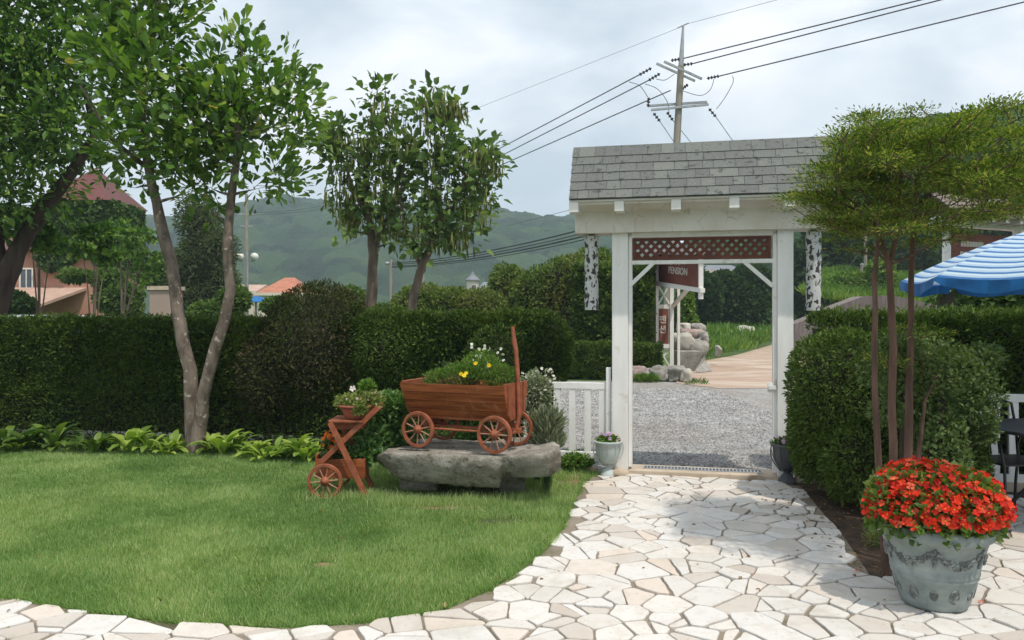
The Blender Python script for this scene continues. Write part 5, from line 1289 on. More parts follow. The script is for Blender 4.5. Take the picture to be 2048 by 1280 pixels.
Yc_ = 14.5
M['catalpa'] = mat_leaf('catalpa leaves', [(0, (.024, .048, .016)), (.5, (.050, .085, .026)), (1, (.100, .14, .045))], .3, .45, .3)
M['pods'] = mat_leaf('hanging seed pods', [(0, (.08, .10, .03)), (.6, (.13, .15, .045)), (1, (.20, .21, .08))], .1, .7, .1)
t1 = [tp([(742, 660, .16, 0), (743, 560, .13, 0), (746, 510, .12, 0), (742, 450, .09, 0), (730, 400, .07, 0), (735, 330, .055, 0), (745, 260, .035, 0), (750, 190, .02, 0)], Yc_),
      tp([(748, 500, .09, 0), (768, 450, .06, .1), (790, 400, .05, .1), (800, 330, .035, .2), (810, 260, .02, .2)], Yc_), tp([(742, 450, .06, 0), (712, 390, .045, -.1), (690, 330, .03, -.2), (670, 290, .018, -.2)], Yc_)]
t2 = [tp([(812, 660, .14, 0), (828, 590, .11, 0), (840, 545, .10, 0), (858, 500, .09, 0), (878, 430, .07, 0), (880, 350, .05, 0), (870, 270, .03, 0), (868, 200, .015, 0)], Yc_ - .5),
      tp([(860, 490, .07, 0), (905, 420, .05, .1), (935, 350, .035, .1), (960, 310, .02, .1)], Yc_ - .5), tp([(845, 540, .06, 0), (815, 470, .05, .1), (800, 400, .035, .1), (812, 300, .02, .1)], Yc_ - .5)]
def pods(root, off_, blobs, n, L):
    Ps = []
    for c, r in blobs: p, d = shell_points(c, r, n // len(blobs), .2, 5, 1.2, 2, -.9); Ps.append(p)
    p = np.concatenate(Ps) - np.array(off_); D = rng.normal(size=p.shape) * .07 + np.array([0, 0, -1.0])
    leaves('seed_pods', p, D, rng.normal(size=p.shape), L * rng.uniform(.6, 1.2, len(p)), .013, M['pods'], root, 'leaf')
b1 = [bl(770, 215, Yc_, 45, 42, .6), bl(700, 290, Yc_, 68, 42, .8), bl(665, 270, Yc_, 38, 28, .5), bl(770, 290, Yc_, 60, 60, .8), bl(690, 370, Yc_, 45, 50, .7), bl(700, 430, Yc_, 28, 35, .5), bl(775, 370, Yc_, 55, 60, .8), bl(780, 440, Yc_, 40, 50, .6)]
ta_ = tree('pod_tree', 'slim tree with upright trunk and hanging pods behind the brown bush', 'tree', [[(p_, r_ * .72) for p_, r_ in t_] for t_ in t1], b1, 150, 9, .24, .16, .115, M['catalpa'], M['bark_tan'], 'pair of pod bearing trees beyond the hedge', tm='leaf', droop=.35, rmax=.03, seed=3)
pods(ta_, t1[0][0][0], b1, 900, .24)
b2 = [bl(868, 205, Yc_ - .5, 48, 32, .5), bl(905, 215, Yc_ - .5, 32, 22, .4), bl(850, 280, Yc_ - .5, 62, 62, .8), bl(940, 310, Yc_ - .5, 62, 40, .7), bl(975, 330, Yc_ - .5, 38, 42, .5), bl(885, 370, Yc_ - .5, 75, 70, .8), bl(950, 410, Yc_ - .5, 42, 55, .6), bl(850, 460, Yc_ - .5, 55, 42, .7), bl(915, 470, Yc_ - .5, 45, 35, .6)]
tb_ = tree('pod_tree', 'slim tree with a leaning trunk and hanging pods, right one of the pair', 'tree', [[(p_, r_ * .72) for p_, r_ in t_] for t_ in t2], b2, 170, 9, .24, .16, .115, M['catalpa'], M['bark_tan'], 'pair of pod bearing trees beyond the hedge', tm='leaf', droop=.35, rmax=.03, seed=4)
pods(tb_, t2[0][0][0], b2, 1050, .24)

# multi-stemmed yew by the pot
Yd = 4.95
M['yew_tree'] = mat_leaf('feathery yew leaves', [(0, (.018, .034, .008)), (.45, (.052, .082, .014)), (.85, (.115, .145, .024)), (1, (.21, .17, .05))], .3, .55, .2)
tD = [tp([(1776, 1162, .034, -.15), (1766, 1060, .028, -.15), (1757, 900, .026, -.15), (1751, 780, .024, -.12), (1749, 680, .022, -.1), (1750, 560, .019, 0), (1757, 470, .014, .05), (1735, 400, .010, .1), (1700, 340, .006, .1)], Yd),
      tp([(1790, 1140, .040, .15), (1787, 950, .034, .15), (1784, 820, .031, .15), (1786, 700, .030, .15), (1781, 600, .028, .15), (1778, 530, .026, .15), (1758, 470, .020, .15), (1725, 425, .014, .1), (1680, 380, .008, .1), (1640, 350, .006, .1)], Yd),
      tp([(1780, 530, .020, .15), (1796, 460, .018, .15), (1800, 380, .014, .15), (1805, 300, .010, .2), (1800, 240, .005, .2)], Yd),
      tp([(1812, 1130, .040, .35), (1816, 900, .034, .35), (1820, 700, .028, .35), (1822, 560, .026, .35), (1828, 440, .022, .35), (1835, 360, .016, .35), (1850, 290, .010, .3), (1870, 240, .005, .3)], Yd),
      tp([(1830, 420, .016, .35), (1880, 360, .012, .3), (1930, 290, .008, .3), (1985, 220, .004, .2)], Yd),
      tp([(1826, 1130, .03, .3), (1838, 900, .02, .4), (1850, 800, .012, .5), (1880, 740, .006, .6)], Yd)]
bD = []
ry_ = random.Random(33)
def env(px):      # top and bottom of the crown outline in pixels
    return (float(np.interp(px, [1585, 1620, 1660, 1700, 1760, 1830, 1870, 1895, 1925, 1960, 2005, 2030, 2100, 2180], [412, 360, 325, 232, 212, 214, 240, 262, 222, 208, 212, 262, 290, 320])),
            float(np.interp(px, [1585, 1640, 1720, 1800, 1870, 1950, 2050, 2180], [428, 445, 470, 462, 452, 440, 430, 420])))
for px in range(1600, 2180, 24):
    t_, b_ = env(px); yy = t_ + 14
    Yp_ = float(np.interp(px, [1600, 1750, 1900, 2000, 2180], [5.35, 5.1, 4.85, 4.45, 4.2]))
    while yy < b_:
        if ry_.random() < .80: bD.append(bl(px + ry_.uniform(-16, 16), yy, Yp_ + ry_.uniform(-.55, .55), ry_.uniform(26, 50), ry_.uniform(8, 15), .22))
        yy += ry_.uniform(24, 36)
for (px, py, Yp_) in ((1720, 500, 5.3), (1905, 470, 4.9), (1850, 490, 5.4), (1765, 720, 5.3), (1840, 660, 5.3)): bD.append(bl(px, py, Yp_, 26, 14, .18))
def sprays(root_name, label, trunks, blobs, ncl, per, cr, L, W_, lmat, bmat, seed):
    return tree(root_name, label, 'tree', trunks, blobs, ncl, per, cr, L, W_, lmat, bmat, tm='quad', droop=.0, rmax=.008, seed=seed, up=.10, minr=.1, flat=.8, wob=.05, nn=.28)
sprays('multi_stem_yew', 'tall yew with bare reddish stems and a feathery flat topped crown beside the pot', [[(p_, r_ * .78) for p_, r_ in t_] for t_ in tD], bD, 620, 110, .105, .030, .0095, M['yew_tree'], M['bark_red'], 12)

# ================================================================== BUILDINGS
M['stucco'] = mat_simple('salmon stucco', (.50, .27, .20), (.42, .21, .15), 1.2, .9, .3, 20)
M['roof_brown'] = mat_simple('brown metal roof', (.15, .052, .045), (.12, .042, .038), .8, .6, .1)
M['roof_pale'] = mat_simple('pale pink roof tiles', (.52, .36, .29), (.42, .28, .22), 2, .85, .2)
M['fascia_red'] = mat_simple('red fascia', (.36, .13, .08), (.28, .10, .06), 2, .7, .1)
M['glass'] = mat_simple('window glass', (.10, .12, .14), (.07, .08, .10), 2, .12, 0, spec=.6)
M['cream'] = mat_simple('cream wall', (.66, .60, .50), (.58, .52, .42), .6, .9, .1)
M['roof_orange'] = mat_simple('orange roof tiles', (.48, .20, .12), (.36, .14, .09), 1.5, .85, .2)
M['roof_grey'] = mat_simple('grey roof', (.22, .23, .26), (.16, .17, .19), 1, .8, .1)
M['blue'] = mat_simple('blue cloth', (.02, .16, .42), (.015, .12, .34), 3, .7, .05)
m, nt, out = newmat('red brick'); b = nt.nodes.new('ShaderNodeBsdfPrincipled'); nt.links.new(b.outputs[0], out.inputs[0])
br = nt.nodes.new('ShaderNodeTexBrick'); br.inputs['Scale'].default_value = 5; br.inputs['Color1'].default_value = (.34, .13, .10, 1); br.inputs['Color2'].default_value = (.25, .09, .07, 1); br.inputs['Mortar'].default_value = (.36, .27, .23, 1)
nt.links.new(mapped(nt, (1, 1, 1)), br.inputs['Vector']); nt.links.new(br.outputs['Color'], b.inputs['Base Color']); b.inputs['Roughness'].default_value = .9; M['brick'] = m
M['ivy'] = mat_leaf('ivy', [(0, (.025, .055, .015)), (.5, (.05, .10, .025)), (1, (.10, .16, .04))], .2, .5, .2)
def window(parent, x0, x1, z0, z1, y, fr=.06):
    mb = MB(); mb.box(x0, x1, y - .05, y - .001, z0, z0 + fr); mb.box(x0, x1, y - .05, y - .001, z1 - fr, z1); mb.box(x0, x0 + fr, y - .05, y - .001, z0 + fr, z1 - fr); mb.box(x1 - fr, x1, y - .05, y - .001, z0 + fr, z1 - fr)
    mb.box((x0 + x1) / 2 - fr / 3, (x0 + x1) / 2 + fr / 3, y - .04, y - .001, z0 + fr, z1 - fr)
    w = mb.build('window', M['white_clean'], parent); g = MB(); g.box(x0 + fr, x1 - fr, y - .018, y - .002, z0 + fr, z1 - fr); g.build('pane', M['glass'], w)
def hip(mb, x0, x1, y0, y1, z0, z1, rid=0):
    xm, ym = (x0 + x1) / 2, (y0 + y1) / 2
    vs = [(x0, y0, z0), (x1, y0, z0), (x1, y1, z0), (x0, y1, z0), (xm - rid, ym, z1), (xm + rid, ym, z1)]
    mb.add(vs, [(0, 1, 5, 4), (1, 2, 5), (2, 3, 4, 5), (3, 0, 4), (3, 2, 1, 0)])

# ivy clad house with tower at the left
Yh = 34.0
def X(px, Y=Yh): return MP(px - 1024, Y)
def Z(py, Y=Yh): return EYE + MP(HOR - py, Y)
hs = empty('ivy_house', (X(130), Yh, 0), 0, 'salmon house with a brown pyramid roofed tower smothered in ivy', 'house')
ox, oy = X(130), Yh
mb = MB(); mb.box(X(88) - ox, X(218) - ox, 0, 3.2, 0, Z(402)); mb.build('tower_wall', M['stucco'], hs)
mb = MB(); hip(mb, X(84) - ox, X(222) - ox, -.35, 3.5, Z(402), Z(322)); mb.build('roof', M['roof_brown'], hs)
mb = MB(); mb.box(X(-80) - ox, X(88) - ox - .01, .4, 6, 0, Z(500)); mb.build('wall', M['stucco'], hs)
mb = MB(); hip(mb, X(-90) - ox, X(87) - ox - .03, .1, 6.4, Z(500), Z(455), 1.4); mb.build('roof', M['roof_brown'], hs)
# lean-to with pale roof and red fascia
mb = MB(); a0_, a1_ = X(-40) - ox, X(150) - ox; zt2, zb2 = Z(575), Z(612)
mb.add([(a0_ + .8, -.01, zt2), (a1_ + .5, -.01, zt2), (a1_ - .1, -2.6, zb2), (a0_, -2.6, zb2), (a0_ + .8, -.01, zt2 - .12), (a1_ + .5, -.01, zt2 - .12), (a1_ - .1, -2.6, zb2 - .12), (a0_, -2.6, zb2 - .12)], [(0, 1, 2, 3), (7, 6, 5, 4), (1, 5, 6, 2), (0, 3, 7, 4)])
mb.build('porch_roof', M['roof_pale'], hs)
mb = MB(); mb.box(a0_, a1_ - .1, -2.72, -2.61, zb2 - .34, zb2 + .0); mb.build('fascia', M['fascia_red'], hs)
for f in (.02, .33, .66, .97):
    mb = MB(); x_ = a0_ + (a1_ - .1 - a0_) * f; mb.box(x_ - .07, x_ + .07, -2.6, -2.46, 0, zb2 - .13); mb.build('post', M['fascia_red'], hs)
window(hs, X(28) - ox, X(56) - ox, Z(580), Z(535), .4); window(hs, X(140) - ox, X(160) - ox, Z(458), Z(425), 0)
iv = []
n = 26000; u_ = rng.uniform(X(82) - ox, X(224) - ox, n); z_ = rng.uniform(.5, Z(402), n)
dn = fbm(np.stack([u_, np.zeros(n), z_], 1), .9, 77, 4); keep = (dn + (z_ - Z(520)) * .28 > .44); u_, z_ = u_[keep], z_[keep]; n = len(u_)
pp = np.stack([u_, -rng.random(n) * .22 - .15 * fbm(np.stack([u_, z_, z_], 1), 2, 5, 2), z_], 1); 
side_ = rng.random(n) < .25; pp[side_, 1] = rng.uniform(0, 3, side_.sum()); pp[side_, 0] = X(218) - ox + rng.random(side_.sum()) * .2
leaves('ivy', pp, rng.normal(size=(n, 3)) * .6 + np.array([0, -.4, -.5]), rng.normal(size=(n, 3)) * .5 + np.array([0, -1, .3]), .22 * rng.uniform(.6, 1.2, n), .20, M['ivy'], hs, 'leaf')

# brick pillar with a cap
Yp = 26; bp = empty('brick_pillar', (X(322, Yp), Yp, 0), 0, 'tall square red brick pillar behind the left trunk of the forked tree', 'pillar')
w_ = MP(23, Yp); mb = MB(); mb.box(-w_, w_, 0, .8, 0, Z(580, Yp)); mb.build('shaft', M['brick'], bp); mb = MB(); mb.box(-w_ - .06, w_ + .06, -.06, .86, Z(580, Yp) + .002, Z(572, Yp)); mb.build('cap', M['concrete'], bp)

def house(name, lab, Y, pxs, py_eave, py_top, wall, roofm, depth=8, ov=.5, rid=1.5, wins=(), cat='house'):
    x0, x1 = X(pxs[0], Y), X(pxs[1], Y); cx_ = (x0 + x1) / 2
    e_ = empty(name, (cx_, Y, 0), 0, lab, cat); mb = MB(); mb.box(x0 - cx_, x1 - cx_, 0, depth, 0, Z(py_eave, Y)); mb.build('wall', wall, e_)
    mb = MB(); hip(mb, x0 - cx_ - ov, x1 - cx_ + ov, -ov, depth + ov, Z(py_eave, Y) + .01, Z(py_top, Y), rid); mb.build('roof', roofm, e_)
    mb = MB(); mb.box(x0 - cx_ - ov - .05, x1 - cx_ + ov + .05, -ov - .12, -ov - .01, Z(py_eave, Y) - .15, Z(py_eave, Y) + .12); mb.build('gutter', M['cream'], e_)
    for (a, b_, c_, d_) in wins: window(e_, X(a, Y) - cx_, X(b_, Y) - cx_, Z(d_, Y), Z(c_, Y), 0, .1)
    return e_
house('orange_roof_house', 'low cream house with an orange tiled roof left of the brown bush', 75, (518, 600), 588, 552, M['cream'], M['roof_orange'], 7, .35, .5, ((530, 548, 593, 606),))
house('low_house', 'small pale house with a dull pink roof left of the orange roofed house', 82, (455, 508), 584, 567, M['cream'], M['roof_pale'], 7, .3, 1.6, ((468, 478, 588, 600),))
e_ = house('turret_house', 'distant cream house with a round turret and dark cone roof', 120, (957, 988), 582, 562, M['cream'], M['roof_grey'], 8, .4, .6)
cx_ = (X(957, 120) + X(988, 120)) / 2; tx_ = X(944.5, 120) - cx_; r_ = MP(12, 120)
mb = MB(); mb.lathe([(r_, 0), (r_, Z(561, 120))], (tx_, 1.2, 0), 24); mb.build('turret_wall', M['cream'], e_)
mb = MB(); mb.lathe([(r_ + .25, Z(561, 120)), (r_ + .25, Z(560, 120) + .05), (r_ * .5, Z(551, 120)), (.02, Z(541, 120))], (tx_, 1.2, 0), 24, smooth=False); mb.build('turret_roof', M['roof_grey'], e_)
mb = MB(); mb.box(tx_ - .1, tx_ + .55, 1.2 - r_ - .03, 1.2 - r_ + .1, Z(580, 120), Z(570, 120)); mb.build('window', M['glass'], e_)
e_ = house('grey_building', 'grey roofed building peeping over the trees behind the red sign', 60, (1398, 1480), 545, 524, mat_simple('pale blue wall', (.42, .47, .52), None, 1, .8, 0), M['roof_grey'], 8, .8, 2.0, ((1420, 1432, 549, 556), (1446, 1458, 549, 556)))
# white wagon car roof above the hedge
Yv = 15.5; M['carpaint'] = mat_simple('white car paint', (.80, .81, .82), (.78, .79, .80), 2, .18, 0, spec=.6)
cx0, cx1 = X(-5, Yv), X(262, Yv); cm = (cx0 + cx1) / 2; Lc = 4.5
car = empty('parked_car', (cm, Yv, -.02), 0, 'white parked estate car, only its roof showing above the left hedge', 'car')
pr = [(-2.25, .35), (2.2, .35), (2.28, .55), (2.25, .80), (1.95, .92), (1.15, 1.0), (.62, 1.44), (.3, 1.53), (-.7, 1.57), (-1.55, 1.53), (-1.75, 1.45), (-2.1, 1.0), (-2.28, .9), (-2.3, .5)]
mb = MB(); mb.prism(pr, 0, 1.7, 'xz'); mb.build('body', M['carpaint'], car, .05)
mb = MB(); mb.prism([(-1.95, 1.0), (.98, 1.0), (.52, 1.36), (.25, 1.41), (-1.5, 1.41), (-1.66, 1.36)], -.012, -.002, 'xz'); mb.build('side_window', M['glass'], car)
for x in (-1.4, 1.4):
    mb = MB(); T = Matrix.Translation((x, .06, .33)); mb.torus((0, 0, 0), .24, .09, 'y', M=T); wv = mb.build('wheel', M['iron'], car); mb = MB(); mb.lathe([(0, -.04), (.18, -.05), (.2, .04), (0, .05)], M=T @ Matrix.Rotation(PI / 2, 4, 'X'), n=20); mb.build('rim', M['steel'], wv)
mb = MB(); mb.tube([(-1.5, .18, 1.50), (-1.3, .18, 1.56), (-.2, .18, 1.56), (0, .18, 1.50)], .018, 6); mb.build('roof_rail', M['steel'], car)
# blue awning
e_ = empty('blue_canopy', (X(512, 30), 30, 0), 0, 'bright blue canopy edge peeping over the hedge by the orange roof', 'canopy')
mb = MB(); w_ = MP(34, 30); mb.lathe([(w_ * 1.1, 0), (w_, .06), (w_ * .6, .16), (.03, .22)], (0, 0, Z(604, 30)), 20); mb.build('canopy', M['blue'], e_); mb = MB(); mb.tube([(0, 0, 0), (0, 0, Z(604, 30) + .2)], .04, 8); mb.build('pole', M['steel'], e_)

# ================================================================== POLES, LAMPS, WIRES
Yq = 34.0
def PQ(px, py, d=0): return P(px, py, Yq + d)
base = P(1331, 600, Yq); base.z = 0
pl = empty('utility_pole', tuple(base), 0, 'tall concrete utility pole with two cross arms rising behind the gate roof', 'utility pole')
top_ = PQ(1366, 58)
def onp(py): f = (EYE + MP(HOR - py, Yq)) / top_.z; return base.lerp(top_, f)
mb = MB(); mb.tube([Vector((0, 0, 0)), onp(290) - base, onp(132) - base], [.19, .155, .135], 14); mb.build('shaft', M['pole'], pl)
mb = MB(); mb.tube([onp(133) - base, onp(118) - base, onp(52) - base], [.12, .11, .045], 10); mb.build('top_mast', M['steel'], pl)
def arm(a, b_, w_=.09): mb = MB(); mb.bar(a - base, b_ - base, w_, w_); mb.build('cross_arm', M['steel'], pl)
arm(PQ(1313, 127, .2), PQ(1390, 162, -.2)); arm(PQ(1328, 123, -.25) , PQ(1404, 158, -.5)); arm(PQ(1295, 212, .15), PQ(1414, 204, .15)); arm(PQ(1302, 220, -.2), PQ(1417, 209, -.2))
mb = MB(); mb.tube([PQ(1355, 56) - base, PQ(1377, 46) - base], .03, 6); mb.build('bracket', M['steel'], pl)
def insul(a, b_, n=4, r=.09):
    mb = MB(); a = a - base; b_ = b_ - base; mb.tube([a, b_], .025, 6)
    for k in range(n):
        f = (k + .5) / n; c_ = a.lerp(b_, f); d = (b_ - a).normalized(); mb.tube([c_ - d * .035, c_, c_ + d * .035], [r * .6, r, r * .5], 8)
    mb.build('insulator', M['insul'], pl)
for a, b_ in (((1278, 150), (1303, 136)), ((1297, 161), (1320, 147)), ((1342, 121), (1366, 117)), ((1360, 131), (1386, 127)), ((1414, 157), (1439, 152)), ((1364, 178), (1376, 169)), ((1296, 213), (1298, 195)), ((1307, 226), (1320, 243)), ((1334, 224), (1346, 241)), ((1418, 217), (1432, 234))): insul(PQ(*a), PQ(*b_), 4 if abs(a[0] - b_[0]) > 15 else 3, .085)
def wire(name, lab, pts, sag=.0, r=.016, n=14, group=None):
    a, b_ = pts[0], pts[-1]; mb = MB(); q = []
    for s0, s1 in zip(pts[:-1], pts[1:]):
        for i in range(n):
            f = i / n; v_ = s0.lerp(s1, f); v_.z -= sag * 4 * f * (1 - f); q.append(v_ - a)
    q.append(b_ - a); rr_ = r if isinstance(r, (list, tuple)) else [r] * len(q)
    if isinstance(r, (list, tuple)): rr_ = [r[0] + (r[1] - r[0]) * i / (len(q) - 1) for i in range(len(q))]
    mb.tube(q, rr_, 5, cap=False); o = mb.build(name, M['wire'], None); o.location = a; tag(o, lab, 'cable', group); return o
wg_ = 'overhead power cables'
# far pole hidden by the leaning trunk that carries the cables on
Yf2 = 62; e_ = empty('utility_pole', (X(845, Yf2), Yf2, 0), 0, 'distant utility pole standing hidden behind the right pod tree', 'utility pole')
mb = MB(); mb.tube([(0, 0, 0), (0, 0, Z(375, Yf2))], [.16, .11], 8); mb.build('shaft', M['pole'], e_); mb = MB(); mb.bar((-.9, 0, Z(384, Yf2)), (.9, 0, Z(384, Yf2)), .09, .09); mb.build('cross_arm', M['steel'], e_)
for (a, b_, l_) in (((1278, 150), (842, 380), 'upper of the two power cables dropping left from the pole top'), ((1297, 161), (845, 392), 'lower of the two power cables dropping left from the pole top'), ((1341, 181), (848, 398), 'third power cable dropping left below the paired ones')):
    wire('power_cable', l_, [PQ(*a), P(*b_, Yf2)], .0, (.026, .03), group=wg_)
for (a, b_, c_, l_) in (((1366, 117), (1840, 0), (2300, -115), 'highest cable running from the pole to the upper right'), ((1386, 127), (1880, 0), (2300, -108), 'second cable running from the pole to the upper right'), ((1439, 152), (2048, 4), (2400, -80), 'lowest thick cable running from the pole to the right edge')):
    wire('power_cable', l_, [PQ(*a), P(*b_, 24), P(*c_, 18)], .0, (.027, .016), group=wg_)
wire('earth_cable', 'very thin pale cable from the pole tip down to the left', [PQ(1357, 56), P(840, 262, Yf2)], 0, (.008, .012), group=wg_)
wire('earth_cable', 'very thin pale cable from the pole tip up to the right', [PQ(1377, 47), P(1560, -2, 26), P(1800, -60, 20)], 0, (.008, .006), group=wg_)
def jumper(lab, pts):
    # smooth drooping lead through pixel points
    P3 = [PQ(*p) for p in pts]; q = []
    for i in range(len(P3) - 1):
        p0 = P3[max(i - 1, 0)]; p1 = P3[i]; p2 = P3[i + 1]; p3 = P3[min(i + 2, len(P3) - 1)]
        for k in range(6):
            t = k / 6; q.append(.5 * ((2 * p1) + (p2 - p0) * t + (2 * p0 - 5 * p1 + 4 * p2 - p3) * t * t + (3 * p1 - p0 - 3 * p2 + p3) * t ** 3))
    q.append(P3[-1]); mb = MB(); mb.tube([v_ - base for v_ in q], .014, 5, cap=False); mb.build('jumper_lead', M['wire'], pl)
jumper('', [(1258, 164), (1280, 172), (1296, 195)]); jumper('', [(1290, 168), (1315, 178), (1334, 203), (1338, 226)]); jumper('', [(1366, 182), (1400, 191), (1420, 180), (1428, 158)])
jumper('', [(1465, 152), (1466, 165), (1450, 195), (1433, 218)]); jumper('', [(1312, 158), (1330, 160), (1349, 148)])
for i, (a, b_) in enumerate((((1320, 243), (1352, 290)), ((1346, 241), (1390, 295)), ((1432, 234), (1475, 295)))):
    a3 = PQ(*a); b3 = P(b_[0] + (b_[0] - a[0]) * 2.2, b_[1] + (b_[1] - a[1]) * 2.2, Yq + 14)
    wire('guy_cable', ['leftmost', 'middle', 'rightmost'][i] + ' thin cable slanting down behind the gate roof from the lower cross arm', [a3, b3], 0, .014, group=wg_)
# low cables on the left, towards the small far pole
Yl = 70; e_ = empty('utility_pole', (X(782, Yl), Yl, 0), 0, 'slim pale pole between the trunks of the pod trees', 'utility pole')
mb = MB(); mb.tube([(0, 0, 0), (0, 0, Z(519, Yl))], [.16, .13], 8); mb.build('shaft', M['pole'], e_); mb = MB(); mb.lathe([(0, -.12), (.2, -.08), (.22, .1), (0, .16)], (-.32, 0, Z(527, Yl)), 8); mb.build('lamp', M['steel'], e_)
for i, (y1, y2, r_) in enumerate(((462, 526, .05), (470, 529, .035), (476, 533, .055), (483, 535, .03))):
    wire('phone_cable', ['topmost', 'second', 'third', 'lowest'][i] + ' of the four sagging dark cables crossing the wooded hill', [P(784, y2, Yl), P(1160, y1 - 2, 48), P(1560, y1 - 150, 36)], .35, r_, group='cables crossing the hill')
wire('phone_cable', 'single thin cable climbing past the left end of the gate beam', [P(1012, 452, 60), P(1140, 420, 45), P(1500, 330, 36)], 0, .014, group='cables crossing the hill')
Ys_ = 46; e_ = empty('utility_pole', (X(493, Ys_), Ys_, 0), 0, 'pale pole with a small cross arm right of the forked tree', 'utility pole')
mb = MB(); mb.tube([(0, 0, 0), (0, 0, Z(388, Ys_))], [.15, .09], 8); mb.build('shaft', M['pole'], e_)
for py, hw in ((428, .42), (452, .28)): mb = MB(); mb.bar((-hw * 1.3, 0, Z(py, Ys_)), (hw * 1.3, 0, Z(py, Ys_)), .07, .07); mb.build('cross_arm', M['steel'], e_)
for x_ in (-.5, .5): mb = MB(); mb.lathe([(0, 0), (.08, .02), (.06, .2), (0, .24)], (x_, 0, Z(428, Ys_) + .04), 8); mb.build('insulator', M['insul'], e_)
for i, (a, b_) in enumerate((((500, 426), (660, 409)), ((503, 430), (680, 412)))):
    wire('phone_cable', ('upper' if i == 0 else 'lower') + ' faint cable from the left pole over the hill crest', [P(*a, Ys_), P(*b_, 58), P(900, 392 + 4 * i, Yf2)], .12, .012, group='cables crossing the hill')
M['globe'] = mat_simple('opal globe', (.72, .72, .66), (.66, .66, .6), 3, .4, 0)
Yg = 31; e_ = empty('street_lamp', (X(494, Yg), Yg, 0), 0, 'lamp post with two white globes beside the forked tree trunk', 'street lamp')
mb = MB(); mb.tube([(0, 0, 0), (0, 0, Z(505, Yg))], [.06, .04], 8); mb.bar((-.27, 0, Z(522, Yg)), (.27, 0, Z(522, Yg)), .04, .04); mb.build('post', M['steel'], e_)
for x_ in (-.27, .29): mb = MB(); mb.lathe([(0, -.17), (.1, -.13), (.165, 0), (.12, .12), (0, .17)], (x_, 0, Z(515, Yg) + .02), 14); mb.build('globe', M['globe'], e_)
for (px, py, Y, r_, lab) in ((282, 486, 40, .07, 'thin white pole left of the forked tree'), (1731, 466, 42, .10, 'pale pole before the dark wood on the right'), (1724, 530, 38, .10, 'short stubby post left of the pale right hand pole')):
    e_ = empty('pole', (X(px, Y), Y, 0), 0, lab, 'pole'); mb = MB(); mb.tube([(0, 0, 0), (0, 0, Z(py, Y))], [r_ * 1.1, r_ * .8], 8); mb.build('shaft', M['white_clean'] if px < 400 else M['pole'], e_); mb = MB(); mb.lathe([(0, 0), (r_ * .9, 0), (r_, .04), (0, .08)], (0, 0, Z(py, Y)), 8); mb.build('cap', M['steel'], e_)
wire('phone_cable', 'loose cable sagging across the dark wood behind the right log', [P(1640, 545, 42), P(1720, 505, 42), P(1900, 470, 40)], .5, .02, group='cables crossing the hill')

# ================================================================== PENSION SIGN BEYOND THE GATE
Yn = 20.6
sg = empty('pension_sign', (X(1345, Yn), Yn, 0), 0, 'white timber sign frame with a red PENSION board and an upright Korean board', 'sign')
so_ = Vector((X(1345, Yn), Yn, 0))
def sp2(px, py, dy=0): return P(px, py, Yn + dy) - so_
def dslope(px): return -2.2 * (px - 1316) / 90     # the big board comes towards the camera at its right end
def bar2(name, a, b_, w_, mat=None, dy=0, t=.06):
    mb = MB(); mb.bar(a, b_, w_, t, (0, 0, 1)); return mb.build(name, mat or M['white_clean'], sg)
def vbar(px, y0, y1, w_, Yo=0): a = sp2(px, y0, Yo); b_ = sp2(px, y1, Yo); return bar2('post', a, b_, w_, t=w_)
vbar(1343, 562, 748, .10); vbar(1314, 520, 742, .07, -.0); vbar(1357, 545, 755, .07, .5)
for px0, px1, py in ((1316, 1341, 613), (1316, 1341, 692), (1303, 1340, 739)): bar2('rail', sp2(px0, py), sp2(px1 - 1, py), .06, t=.10)
for (a, b_) in (((1317, 572), (1339, 608)), ((1339, 570), (1317, 608)), ((1318, 697), (1340, 735)), ((1340, 697), (1308, 735))): bar2('cross_brace', sp2(*a, -.04 if a[0] < 1330 else .04), sp2(*b_, -.04 if a[0] < 1330 else .04), .035, t=.035)
# big board, receding
def bp_(px, f):   # f 0 bottom 1 top
    d_ = dslope(px); yb_ = 563 + (px - 1300) * .155; yt_ = 500 + (px - 1300) * .05
    return P(px, yb_ + (yt_ - yb_) * f, Yn + d_) - so_
A, B, C_, D_ = bp_(1316, .04), bp_(1400, .04), bp_(1400, 1), bp_(1316, 1)
nb = (B - A).cross(D_ - A).normalized(); nb = nb if nb.y < 0 else -nb
mb = MB(); vs = [A, B, C_, D_] + [v_ - nb * .05 for v_ in (A, B, C_, D_)]; mb.add(vs, [(0, 1, 2, 3), (7, 6, 5, 4), (0, 4, 5, 1), (1, 5, 6, 2), (2, 6, 7, 3), (3, 7, 4, 0)]); mb.build('board', M['sign_red'], sg)
for (a, b_, w_) in ((bp_(1299, -.02), bp_(1407, -.02), .10), (bp_(1299, 1.03), bp_(1407, 1.03), .10)): mb = MB(); mb.bar(a + nb * .02, b_ + nb * .02, .12, w_); mb.build('board_rail', M['white_clean'], sg)
for px in (1311, 1403): mb = MB(); mb.bar(bp_(px, -.26 if px > 1400 else -.02) + nb * .02, bp_(px, 1.03) + nb * .02, .10, .10, (0, 1, 0)); mb.build('board_stile', M['white_clean'], sg)
mb = MB(); mb.bar(sp2(1346, 612, -.05), bp_(1376, -.04) , .09, .07, (0, 1, 0)); mb.build('strut', M['white_clean'], sg)
